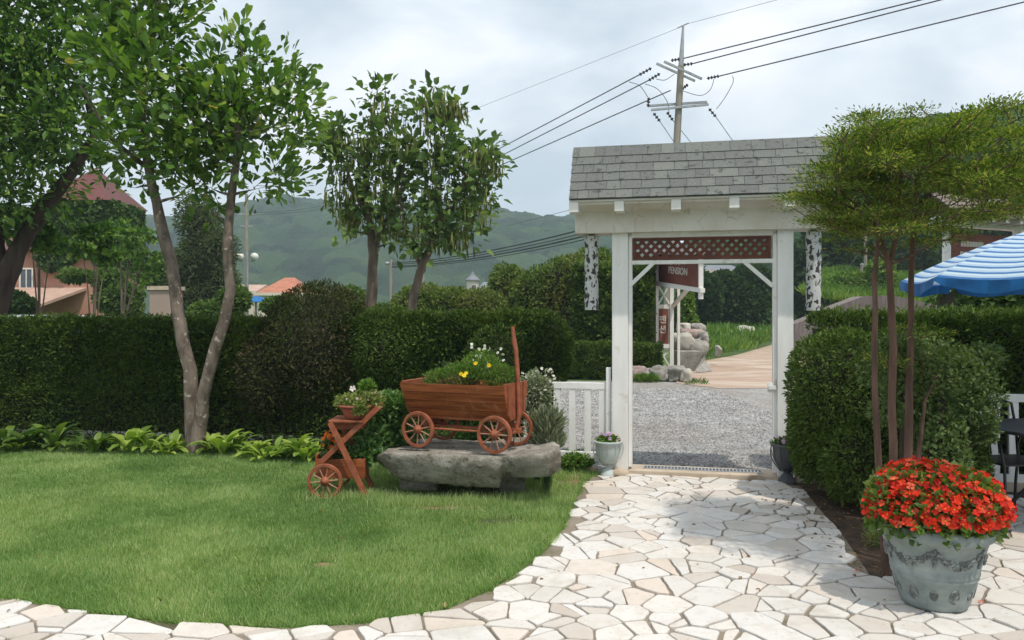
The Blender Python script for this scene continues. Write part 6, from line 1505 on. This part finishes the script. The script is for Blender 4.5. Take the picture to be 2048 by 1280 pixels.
# small tiled roof over the sign
mb = MB(); a, b_ = bp_(1296, 1.15), bp_(1412, 1.15)
for s_ in (-1, 1): mb.add([a, b_, b_ + nb * (.35 * s_) + Vector((0, 0, -.18)), a + nb * (.35 * s_) + Vector((0, 0, -.18))] + [v_ + Vector((0, 0, -.03)) for v_ in (a, b_, b_ + nb * (.35 * s_) + Vector((0, 0, -.18)), a + nb * (.35 * s_) + Vector((0, 0, -.18)))], [(0, 1, 2, 3), (7, 6, 5, 4), (3, 2, 6, 7), (0, 3, 7, 4), (1, 5, 6, 2)])
mb.build('sign_roof', M['shingle'], sg)
mb = MB(); q0, q1 = sp2(1317, 616), sp2(1340, 690); mb.box(q0.x, q1.x - .045, -.02, .02, q1.z + .03, q0.z - .03); mb.build('upright_board', M['sign_red'], sg)
M['letter'] = mat_simple('pale lettering', (.68, .64, .58), (.60, .56, .50), 9, .7, 0)
def text(body, parent, loc, xdir, nrm, size, name='lettering', mat=None, sx=1):
    cu = bpy.data.curves.new(name, 'FONT'); cu.body = body; cu.size = size; cu.align_x = 'CENTER'; cu.align_y = 'CENTER'; cu.extrude = .004; cu.offset = size * .012
    t = bpy.data.objects.new('tmp', cu); col.objects.link(t); bpy.context.view_layer.update()
    me = bpy.data.meshes.new_from_object(t.evaluated_get(bpy.context.evaluated_depsgraph_get())); bpy.data.objects.remove(t)
    me.name = name; me.materials.clear(); o = link(name, me, mat or M['letter'], parent)
    x = Vector(xdir).normalized(); n_ = Vector(nrm).normalized(); y = n_.cross(x)
    m4 = Matrix((x, y, n_)).transposed().to_4x4(); m4.translation = loc; o.matrix_local = m4 @ Matrix.Diagonal((sx, 1, 1, 1)); return o
xd = (B - A).normalized()
bc_ = (A.lerp(B, .5)).lerp(D_.lerp(C_, .5), .40) + nb * .006
text('PENSION', sg, bc_, xd, nb, .24, sx=1.0)
mb = MB(); 
for k in range(6): c_ = A.lerp(B, .34 + k * .065).lerp(D_.lerp(C_, .34 + k * .065), .68) + nb * .006; h_ = R.uniform(.05, .08); mb.bar(c_ - Vector((0, 0, h_)), c_ + Vector((0, 0, h_)), .04, .008, (0, 1, 0))
mb.build('upper_lettering', M['letter'], sg)
for ch, py in (('펜', 640), ('션', 660)): q = sp2(1325, py); text(ch, sg, Vector((q.x, -.026, q.z)), (1, 0, 0), (0, -1, 0), .22)
# edging stones at the foot of the hedge
M['rock'] = mat_simple('field stone', (.36, .34, .31), (.20, .19, .17), 4, .9, .8, 16, bdist=.03, dirt=((.50, .47, .42), .6, .72, 6))
M['rock_pink'] = mat_simple('pinkish field stone', (.40, .31, .28), (.26, .19, .17), 4, .9, .8, 16, bdist=.03)
M['rock_white'] = mat_simple('pale stone', (.52, .50, .44), (.34, .32, .28), 3, .9, .6, 16, bdist=.02)
def rock(name, lab, c, r, mat, seed, group=None, parent=None, cat='rock'):
    bm = bmesh.new(); bmesh.ops.create_icosphere(bm, subdivisions=4, radius=1); V = np.array([tuple(v_.co) for v_ in bm.verts]); Fc = np.array([[v_.index for v_ in f.verts] for f in bm.faces]); bm.free()
    V = V * (1 + 1.3 * (vnoise(V + seed * 3.1, 1.3, seed) - .5) * .6 + .5 * (fbm(V + seed, 2.6, seed, 3) - .45))[:, None]
    V = np.sign(V) * np.abs(V) ** .72 * np.array(r); V += unit(V) * ((fbm(V / max(r) * 3, 2.5, seed, 3) - .45) * .12 * max(r))[:, None]
    o = np_mesh(name, V, Fc, mat, parent, smooth=True); o.location = c
    if not parent: tag(o, lab, cat, group)
    return o
eg = 'stones edging the hedge beyond the gate'
for i, (px, Y, rx, rz, mt, l_) in enumerate(((1266, 18.9, .30, .20, 'rock_pink', 'pinkish edging stone next to the left gate post'), (1292, 18.9, .20, .17, 'rock', 'dark grey edging stone second from the gate post'), (1318, 18.8, .22, .19, 'rock', 'squarish grey edging stone under the sign foot'), (1330, 18.9, .06, .20, 'rock_white', 'narrow white upright stone in the edging'), (1350, 18.8, .26, .20, 'rock', 'long grey edging stone right of the sign foot'), (1371, 18.5, .12, .17, 'rock_white', 'white tilted stone at the road end of the edging'))):
    rock('edging_stone', l_, (X(px, Y), Y, rz * .7), (rx, .2, rz), M[mt], i + 3, eg)
o_ = (X(1290, 18.5), 18.5, 0); wd = empty('weed_clump', o_, 0, 'bright green weeds before the edging stones across the yard', 'plant'); tuft(wd, 'foliage', [((o_[0], o_[1], .05), (.35, .12, .10))], 500, .08, .03, M['herb'], .7, .6, 'leaf', o_); stems_to(wd, o_, [(o_[0] + R.uniform(-.2, .2), o_[1], .1) for _ in range(6)], .004, off=o_)
# rockery, concrete block and bank
rg = 'rocks of the rockery by the road'
for i, (px, py, Y, rx, rz, mt, l_) in enumerate(((1368, 658, 24, .22, .16, 'rock_white', 'white capped rock on top of the rockery, left one'), (1394, 657, 24, .20, .18, 'rock', 'dark hollowed rock on top of the rockery'), (1383, 673, 23.6, .42, .22, 'rock_pink', 'large pinkish rock in the middle of the rockery'), (1406, 684, 23.2, .17, .28, 'rock', 'tall grey rock at the right of the rockery'), (1365, 690, 22.8, .30, .32, 'rock_white', 'pale cream rock at the left foot of the rockery'), (1392, 697, 22.8, .34, .26, 'rock', 'blue grey rock at the foot of the rockery'), (1436, 702, 24.5, .05, .15, 'rock_white', 'thin pale upright stone in the grass bank'))):
    c_ = P(px, py, Y); rock('garden_rock', l_, (c_.x, Y, max(c_.z, .1)), (rx, .35, rz), M[mt], i + 21, rg)
rock('rubble_heap', 'heap of stony soil carrying the rockery rocks', (X(1380, 24.3), 24.4, .1), (.45, .5, .6), M['rock'], 51, cat='rubble')
e_ = empty('concrete_ramp', (X(1378, 22), 22, 0), 0, 'grey concrete block with a sloping slab at the road corner', 'concrete block')
mb = MB(); mb.box(X(1357, 22) - X(1378, 22), X(1403, 22) - X(1378, 22), 0, .8, -.03, Z(702, 22)); mb.build('block', M['rock'], e_, .03)
mb = MB(); x0_, x1_ = X(1372, 22) - X(1378, 22), X(1418, 22) - X(1378, 22); mb.add([(x0_, -.9, 0), (x1_, -.3, 0), (x1_ + .05, .1, .0), (x0_ + .5, -.05, .42), (x1_ - .1, -.02, .30), (x0_ + .4, -.1, 0)], [(0, 1, 4, 3), (1, 2, 4), (0, 3, 5), (0, 5, 2, 1), (3, 4, 2, 5)]); mb.build('slab', M['rock'], e_)
rock('white_boulder', 'bright cream white pointed boulder lying on the grass bank', (X(1487, 40), 40, Z(668, 40)), (.55, .4, .42), M['rock_white'], 66)
rock('white_slab', 'long thin pale slab beside the white boulder on the bank', (X(1458, 40.4), 40.4, Z(668, 40)), (.75, .25, .13), M['rock_white'], 67)

# grassy bank beside the road
def bank(name, lab, poly, z0, z1, n, h, mat, seed):
    a = np.array(poly); x0, y0 = a.min(0); x1, y1 = a.max(0); p = np.stack([rng.uniform(x0, x1, n), rng.uniform(y0, y1, n)], 1); p = p[in_poly(p, poly)]; n = len(p)
    q3 = np.concatenate([p, np.zeros((n, 1))], 1); f = (p[:, 1] - y0) / (y1 - y0); q3[:, 2] = z0 + (z1 - z0) * f + (fbm(q3, .5, seed, 3) - .45) * .9 * np.clip(f * 4, 0, 1)
    D = np.concatenate([rng.normal(size=(n, 2)) * .5, np.ones((n, 1))], 1); hh = h * rng.uniform(.5, 1.5, n) * (.5 + fbm(q3, .8, seed + 3, 3))
    o = leaves(name, q3, D, rng.normal(size=(n, 3)), hh, hh * .16, mat, None, 'quad', np.clip(fbm(q3, .6, seed + 8, 3) + rng.normal(size=n) * .2, 0, 1)); tag(o, lab, 'grass', kind='stuff'); return o
M['weeds'] = mat_leaf('rank weeds', [(0, (.06, .13, .03)), (.5, (.12, .22, .04)), (1, (.26, .33, .08))], .3, .6, .2)
bank('weeds_bank', 'bright green weeds on the bank left of the concrete road', [tuple(G(px, py)[:2]) for px, py in ((1385, 726), (1400, 722), (1470, 712), (1541, 692), (1590, 664))] + [(30, 66), (12, 58), (X(1400, 34), 34), (X(1372, 26), 26)], 0, 1.0, 60000, .45, M['weeds'], 3)
bank('roadside_weeds', 'weeds on the near verge beside the road', [(X(1372, 17.8), 17.8), (X(1420, 17.9), 17.9), (X(1410, 18.5), 18.5), (X(1365, 18.6), 18.6)], 0, .02, 500, .10, M['weeds'], 4)
# retaining wall and the slope above it on the right
m = mat_simple('weathered retaining wall', (.30, .255, .24), (.20, .165, .155), 3, .95, .6, 12, stretch=(4, 4, .5), bdist=.05); M['retain'] = m
Yw = 30.0; w_px = [(1600, 648), (1640, 632), (1690, 610), (1740, 592), (1800, 590), (1900, 612), (2000, 620), (2060, 625)]
rwm = MB(); ptsw = [(X(a, Yw - (a - 1600) * .02), Yw - (a - 1600) * .02, max(Z(b_, Yw - (a - 1600) * .02), .2)) for a, b_ in w_px]; n_ = len(ptsw)
vs = [(x, y, -.1) for x, y, z in ptsw] + [(x, y + .5, z) for x, y, z in ptsw] + [(x, y + 1.4, z) for x, y, z in ptsw] + [(x, y + 1.4, -.1) for x, y, z in ptsw]
rwm.add(vs, [(k * n_ + i, k * n_ + i + 1, (k + 1) * n_ + i + 1, (k + 1) * n_ + i) for k in range(3) for i in range(n_ - 1)] + [(0, n_, 2 * n_, 3 * n_), (n_ - 1, 4 * n_ - 1, 3 * n_ - 1, 2 * n_ - 1)])
rw = rwm.build('retaining_wall', M['retain'], None); tag(rw, 'grey brown retaining wall with a sloping top behind the right hedge', 'wall')
# vertical ribs
for i in range(0):
    pass
bank('weeds_slope', 'sunlit bright green growth above the retaining wall', [(X(1600, 33), 33), (X(1690, 31.5), 31.5), (X(1900, 29), 29), (X(2060, 29), 29), (X(2060, 40), 40), (X(1640, 44), 44)], Z(622, 32), Z(540, 42), 90000, .30, M['weeds'], 9)

# second roofed sign at the right
Yr = 13.5; e_ = empty('roofed_sign', (X(1893, Yr), Yr, 0), 0, 'white posted notice board with a shingled roof behind the blue parasol', 'sign')
so_ = Vector((X(1893, Yr), Yr, 0)); xd = Vector((.90, .43, 0)); nn_ = Vector((.43, -.90, 0))
def L3(s_, z, d=0): return xd * s_ + nn_ * d + Vector((0, 0, z))
zt3 = Z(458, Yr)
for s_ in (0, 1.9): mb = MB(); mb.bar(L3(s_, 0), L3(s_, zt3 + .05), .10, .10, (0, 1, 0)); mb.build('post', M['white'], e_, .003)
def slabp(a, b_, z0, z1, d0, d1, mat, name): mb = MB(); vs = [L3(s_, z, d) for s_ in (a, b_) for d in (d0, d1) for z in (z0, z1)]; mb.add(vs, [(0, 1, 3, 2), (4, 6, 7, 5), (0, 4, 5, 1), (2, 3, 7, 6), (0, 2, 6, 4), (1, 5, 7, 3)]); return mb.build(name, mat, e_)
slabp(.052, 1.848, zt3 - .72, zt3 - .06, -.01, .03, M['sign_red'], 'board')
slabp(-.35, 2.25, zt3 + .05, zt3 + .20, -.08, .08, M['white'], 'beam')
for k in range(7): slabp(-.25 + k * .38, -.17 + k * .38, zt3 + .10, zt3 + .18, .082, .46, M['white_clean'], 'rafter')
mb = MB()
for s_ in (-1, 1): vs = [L3(a, zt3 + z, d * s_) for a in (-.42, 2.32) for (z, d) in ((.60, 0), (.20, .50), (.17, .50), (.56, 0))]; mb.add(vs, [(0, 4, 5, 1), (3, 2, 6, 7), (1, 5, 6, 2), (0, 1, 2, 3), (4, 7, 6, 5)])
mb.build('roof', mat_simple('brownish shingles', (.23, .19, .18), (.16, .13, .12), 9, .9, .3), e_)
mb = MB()
for k in range(8):
    c_ = L3(.35 + k * .075, zt3 - .24, .036); mb.bar(c_ - Vector((0, 0, .045)), c_ + Vector((0, 0, .045)), .045, .01, (0, 1, 0))
mb.build('upper_lettering', M['letter'], e_)
text('PENSION', e_, L3(.75, zt3 - .46, .034), xd, nn_, .22)
# ivy hedge behind it
hedge('ivy_hedge', 'dark ivy covered hedge under the blue parasol', [(X(1895, 12.3), 12.3), (X(2300, 12.0), 12.0)], 2.05, .5, 1400, .10, .07, M['ivy'], lump=.16, tm='leaf', seed=44)

# ================================================================== PARASOL, TABLE, CHAIR
pcx, pcy = X(2128, 6.3), 6.3
e_ = empty('parasol', (pcx, pcy, .016), 0, 'blue and white striped parasol reaching in from the right edge', 'parasol')
m, nt, out = newmat('striped canvas'); b = nt.nodes.new('ShaderNodeBsdfPrincipled'); 
wv = nt.nodes.new('ShaderNodeAttribute'); wv.attribute_name = 'rnd'
c1 = ramp(nt, [(0, (.03, .18, .50)), (.45, (.07, .26, .58)), (.55, (.45, .62, .82)), (1, (.66, .80, .90))], wv.outputs['Fac']); nt.links.new(c1, b.inputs['Base Color']); b.inputs['Roughness'].default_value = .45
t_ = nt.nodes.new('ShaderNodeBsdfTranslucent'); nt.links.new(c1, t_.inputs['Color']); mx = nt.nodes.new('ShaderNodeMixShader'); mx.inputs[0].default_value = .3
nt.links.new(b.outputs[0], mx.inputs[1]); nt.links.new(t_.outputs[0], mx.inputs[2]); nt.links.new(mx.outputs[0], out.inputs[0]); M['stripe'] = m
Rp = 1.17; zr, za_ = EYE + MP(HOR - 560, 6.3) + .0, EYE + MP(HOR - 447, 6.3); NS = 8; mb = MB(); rows_ = 42; a_off = PI / 8 - .18
def cpt(a, f):   # a in segments (float), f 0 apex 1 rim
    k = math.floor(a); t = a - k; a0 = 2 * PI * k / NS + a_off; a1 = a0 + 2 * PI / NS
    r_ = Rp * f; p0 = Vector((math.cos(a0) * r_, math.sin(a0) * r_, 0)); p1 = Vector((math.cos(a1) * r_, math.sin(a1) * r_, 0)); p_ = p0.lerp(p1, t)
    p_.z = za_ - (za_ - zr) * (f ** 1.15) - .05 * math.sin(PI * t) * f * .8 + .02 * math.sin(PI * f); return p_
for s_ in range(NS):
    for q_ in range(6):
        for k in range(rows_):
            f0, f1 = .02 + .98 * k / rows_, .02 + .98 * (k + 1) / rows_; a0, a1 = s_ + q_ / 6, s_ + (q_ + 1) / 6
            if q_ == 5: a1 = s_ + .9999
            mb.add([cpt(a0, f0), cpt(a1, f0), cpt(a1, f1), cpt(a0, f1)], [(0, 1, 2, 3)], [1, .62, .1][k % 3] if k < rows_ - 1 else 0, True)
mb.build('canopy', M['stripe'], e_, rnd=True)
mb = MB()
for s_ in range(NS):
    pr_ = []
    for q_ in range(13):
        t = q_ / 12 * .9998; p_ = cpt(s_ + t, 1); dn = .085 + .015 * math.sin(t * 9 + s_); e2 = .035 if (q_ in (0, 12)) else dn
        out_ = Vector((p_.x, p_.y, 0)).normalized() * (.01 + .008 * math.sin(t * 20 + s_ * 2)); pr_.append((p_, p_ + out_ - Vector((0, 0, e2))))
    for i in range(12): mb.add([pr_[i][0], pr_[i + 1][0], pr_[i + 1][1], pr_[i][1]], [(0, 1, 2, 3)], .1, True)
M['valance'] = mat_simple('blue valance', (.02, .17, .47), (.012, .10, .32), 6, .5, .1)
mb.build('valance', M['valance'], e_)
for s_ in range(NS): mb = MB(); mb.tube([cpt(s_, .02) - Vector((0, 0, .015)), cpt(s_, .5) - Vector((0, 0, .015)), cpt(s_, .99) - Vector((0, 0, .015))], .006, 6); mb.build('rib', M['white_clean'], e_)
mb = MB(); mb.tube([(0, 0, 0), (0, 0, za_ + .03)], .019, 12); mb.build('pole', M['white_clean'], e_); mb = MB(); mb.lathe([(0, .03), (.02, .03), (.03, 0), (.02, -.04), (0, -.04)], (0, 0, za_ + .04), 12); mb.build('finial', M['white_clean'], e_)
mb = MB(); mb.lathe([(0, 0), (.24, 0), (.24, .05), (.05, .09), (.04, .3), (0, .3)], (0, 0, 0), 24); mb.build('base', M['concrete'], e_)

ti = empty('garden_table', (X(2128, 5.92), 5.92, .016), 0, 'round black metal garden table at the right edge', 'table')
mb = MB(); rt = .545; mb.lathe([(0, .70), (rt - .02, .70), (rt, .708), (rt, .722), (rt - .02, .728), (0, .726)], n=48); mb.build('tabletop', M['iron'], ti)
for k in range(4):
    a = PI / 2 * k + .95; mb = MB(); pts = []
    for f in [i / 12 for i in range(13)]:
        rr_ = .09 + .36 * (f ** 2.2) if f > .3 else .09 + .36 * (.3 ** 2.2) + (.3 - f) * .5
        pts.append((rr_ * math.cos(a), rr_ * math.sin(a), .70 * (1 - f) + .012))
    mb.tube(pts, .014, 8); mb.build('leg', M['iron'], ti)
mb = MB(); mb.torus((0, 0, .26), .16, .010, 'z'); mb.build('stretcher', M['iron'], ti)
# chair facing the table
cp = P(2022, 900, 6.15); ch = empty('garden_chair', (cp.x, 6.15, .016), math.radians(8), 'black metal mesh garden chair at the white fence', 'chair')
sw = .23
mb = MB(); mb.box(-sw + .012, sw - .012, -.20, .20, .435, .452); mb.build('seat', M['iron'], ch, .006)
for sx_ in (-1, 1):
    for (y0_, y1_) in ((-.21, -.24), (.20, .26)):
        mb = MB(); x = sx_ * sw; mb.tube([(x, y0_, .445), (x * 1.02, (y0_ + y1_) / 2, .22), (x * 1.08, y1_, .0)], .011, 8); mb.build('leg', M['iron'], ch)
    mb = MB(); x = sx_ * (sw + .03); mb.tube([(sx_ * sw, -.21, .44), (x + sx_ * .02, -.24, .55), (x, -.20, .64), (x, .0, .66), (x, .20, .62), (sx_ * sw, .21, .52)], .010, 8); mb.build('armrest', M['iron'], ch)
mb = MB(); mb.tube([(-sw, .20, .44), (-sw * 1.03, .23, .65), (-sw, .27, .85), (-sw * .6, .285, .885), (0, .29, .895), (sw * .6, .285, .885), (sw, .27, .85), (sw * 1.03, .23, .65), (sw, .20, .44)], .011, 8); mb.build('back_frame', M['iron'], ch)
for k in range(5): mb = MB(); x = -sw * .62 + k * sw * .31; mb.tube([(x, .208, .455), (x, .24, .66), (x, .285, .88)], .006, 6); mb.build('back_bar', M['iron'], ch)

# ================================================================== BACKGROUND TREES
M['bg1'] = mat_leaf('dark forest leaves', [(0, (.016, .040, .014)), (.5, (.032, .070, .022)), (1, (.065, .11, .03))], .2, .6, .1, (.045, .085, .025), .5)
M['bg2'] = mat_leaf('mid green leaves', [(0, (.04, .08, .022)), (.5, (.075, .135, .035)), (1, (.14, .20, .05))], .3, .6, .15, (.10, .15, .04), .5)
M['willow'] = mat_leaf('grey green narrow leaves', [(0, (.06, .085, .045)), (.5, (.10, .13, .065)), (1, (.17, .20, .11))], .3, .6, .15)
def bgtree(lab, px, Y, blobs, n, L, mat, name='tree', group=None, trunk_py=640, core=.72, tm='leaf', lump=.3, thick=.35, wild=.9, W_=None, tr=.12, bark='bark_dark'):
    """blobs in pixels (px, py, rx, ry)"""
    e_ = empty(name, (X(px, Y), Y, 0), 0, lab, 'tree', group); off = (X(px, Y), Y, 0); B = [(tuple(P(a, b_, Y + R.uniform(-.4, .4))), (MP(rx, Y), MP((rx + ry) / 2, Y), MP(ry, Y))) for a, b_, rx, ry in blobs]
    area = [r[0] * r[2] for _, r in B]; tot = sum(area); Ps, Ns = [], []
    for i, (c, r) in enumerate(B): p, d = shell_points(c, r, max(int(n * area[i] / tot), 8), lump, i * 3 + int(px), thick, 1.6 / max(r[0], .3), -1); Ps.append(p); Ns.append(d)
    p = np.concatenate(Ps) - np.array(off); d = np.concatenate(Ns); p[:, 2] = np.maximum(p[:, 2], .05)
    ll = L * rng.uniform(.6, 1.3, len(p)); leaves('crown', p, unit(d + wild * rng.normal(size=p.shape) + np.array([0, 0, -.1])), d + .8 * rng.normal(size=p.shape) + np.array([0, 0, .5]), ll, ll * (W_ or .6), mat, e_, tm)
    mb = MB(); tops = [Vector(c) - Vector(off) for c, r in B]
    hi = max(t.z for t in tops); st_ = Vector((0, 0, 0)); mid = Vector((0, 0, hi * .4)); mb.tube([st_, mid, Vector((R.uniform(-.1, .1), 0, hi * .8))], [tr, tr * .75, tr * .3], 7); mb.build('trunk', M[bark], e_)
    mb = MB(); nb_ = 0
    for t, (c, r) in zip(tops, B):
        if core: core_blob(mb, tuple(t), r, core)
        else: mb = MB(); mb.tube([mid * R.uniform(.6, 1), (mid + t) / 2 + Vector((0, 0, .1)), t], [tr * .5, tr * .3, tr * .1], 5); mb.build('branch', M[bark], e_)
    if core: mb.build('branches_or_core', M['dark_core'], e_)  # solid dark crown cores added as light blockers, not modelled branches
    return e_
gd = 'trees of the dark wood beyond the gate'
bgtree('dark round tree seen through the gate left of centre', 1400, 48, [(1400, 600, 45, 55), (1380, 650, 30, 35)], 7000, .30, M['bg1'], group=gd)
bgtree('broad dark tree filling the middle of the gate opening', 1455, 50, [(1450, 590, 45, 48), (1480, 620, 55, 50), (1430, 650, 45, 35)], 11000, .30, M['bg1'], group=gd)
bgtree('dark bushy tree at the right side of the gate opening', 1525, 52, [(1525, 590, 45, 50), (1540, 640, 50, 35), (1500, 560, 40, 30)], 9000, .30, M['bg1'], group=gd)
bgtree('young bright green tree just right of the sign post', 1372, 27, [(1372, 612, 14, 45), (1376, 645, 18, 20)], 2600, .12, M['weeds'], tr=.04)
for i, (px, py, rx, ry, l_) in enumerate(((1605, 560, 50, 70, 'dark tree between the right gate post and the right log'), (1665, 520, 55, 90, 'dark tall tree right of the hanging log'), (1740, 510, 60, 90, 'dark tree behind the pale right pole'), (1815, 500, 60, 90, 'dark tree behind the leftmost yew stems'), (1890, 500, 60, 100, 'dark tree behind the roofed sign post'), (1960, 440, 70, 120, 'tall dark tree above the roofed sign'), (2040, 400, 80, 140, 'tallest dark tree at the right edge'), (1870, 420, 60, 70, 'dark tree top behind the feathery yew crown'))):
    bgtree(l_, px, 56 + i, [(px, py, rx, ry), (px + 20, py + ry * .6, rx * .9, ry * .5), (px - 20, py + ry * .4, rx * .8, ry * .5)], 9000, .42, M['bg1'], group=gd, lump=.35)
bgtree('bright green bush on the slope above the retaining wall', 1690, 36, [(1700, 575, 45, 30), (1760, 560, 30, 45)], 5000, .16, M['weeds'], name='bush', tr=.05)
# left side: small trees before the ivy house
M['mid'] = M['bg2']
bgtree('leafy tree partly hiding the ivy house tower', 215, 28, [(215, 560, 34, 20), (240, 595, 42, 34), (150, 552, 28, 12), (250, 615, 32, 20)], 6500, .17, M['bg2'], core=.6)
bgtree('dark shrub tree at the left edge before the house', 25, 24, [(20, 605, 34, 22), (52, 612, 18, 14)], 3500, .14, M['bg1'], core=.7)
bgtree('sparse thin tree between the tower and the forked tree', 245, 20, [(262, 470, 40, 12), (300, 520, 34, 14), (265, 500, 25, 12), (240, 455, 22, 12), (305, 470, 25, 10), (285, 550, 28, 14)], 700, .15, M['dark_tree'], core=0, tr=.05, bark='bark_tan')
bgtree('slim bare stemmed young tree in front of the porch, left one', 78, 13.5, [(75, 470, 30, 30), (60, 450, 30, 25), (105, 485, 24, 16)], 700, .13, M['dark_tree'], core=0, tr=.035, bark='bark_tan')
bgtree('slim bare stemmed young tree in front of the porch, right one', 186, 13.2, [(190, 470, 35, 20), (215, 510, 25, 14), (165, 500, 20, 12)], 600, .13, M['dark_tree'], core=0, tr=.035, bark='bark_tan')
bgtree('tall grey green willow like tree behind the forked trunks', 415, 30, [(395, 440, 38, 55), (425, 500, 48, 55), (385, 530, 45, 50), (440, 560, 38, 40), (360, 580, 30, 40), (400, 590, 50, 30)], 15000, .17, M['willow'], core=.5, W_=.25, thick=.7)
bgtree('round green tree behind the brick pillar', 330, 32, [(330, 545, 30, 40), (310, 560, 25, 20)], 3000, .16, M['bg2'], core=.6)
gl_ = 'treetops lining the hedge on the far left'
for i, (px, py, rx, ry, l_) in enumerate(((470, 600, 30, 25, 'small bush between the right trunk and the blue canopy'), (560, 612, 35, 16, 'low green bush before the orange roofed house'), (700, 600, 40, 25, 'low dark bush behind the brown bush'), (430, 622, 50, 18, 'low bush just above the hedge between the two trunks'))):
    bgtree(l_, px, 22, [(px, py, rx, ry)], 2600, .12, M['bg2'], name='bush', group=gl_, tr=.04)

# weeds and moss in the joints of the paving
n = 260; q2 = np.stack([rng.uniform(-3.5, 3.8, n), rng.uniform(4.0, 7.4, n)], 1); q2 = q2[in_poly(q2, pav)]
q2 = np.repeat(q2, 7, 0) + rng.normal(size=(len(q2) * 7, 2)) * .010; n = len(q2); q3 = np.concatenate([q2, np.full((n, 1), .006)], 1)
o = leaves('joint_weeds', q3, np.concatenate([rng.normal(size=(n, 2)), np.full((n, 1), .7)], 1), rng.normal(size=(n, 3)), rng.uniform(.010, .024, n), .005, M['grass'], None, 'blade', rng.random(n) * .5)
tag(o, 'tiny weeds growing in the joints of the flagstones', 'weeds', kind='stuff')
# dry leaves and clippings
n = 420; q2 = np.stack([rng.uniform(-4, 3.6, n), rng.uniform(4.2, 9.2, n)], 1); bed = rng.random(n) < .45; q2[bed] = np.stack([rng.uniform(2.1, 3.0, bed.sum()), rng.uniform(4.9, 7.2, bed.sum())], 1)
q3 = np.concatenate([q2, np.full((n, 1), .022)], 1)
M['dry'] = mat_leaf('dry leaves', [(0, (.12, .07, .035)), (.6, (.26, .15, .07)), (1, (.34, .27, .12))], .1, .8, .1)
o = leaves('leaf_litter', q3, rng.normal(size=(n, 3)) * np.array([1, 1, .15]), np.array([0, 0, 1.0]) + rng.normal(size=(n, 3)) * .3, rng.uniform(.018, .045, n), rng.uniform(.010, .022, n), M['dry'], None, 'leaf')
tag(o, 'scattered dry leaves on the bed, path and lawn', 'leaf litter', kind='stuff')
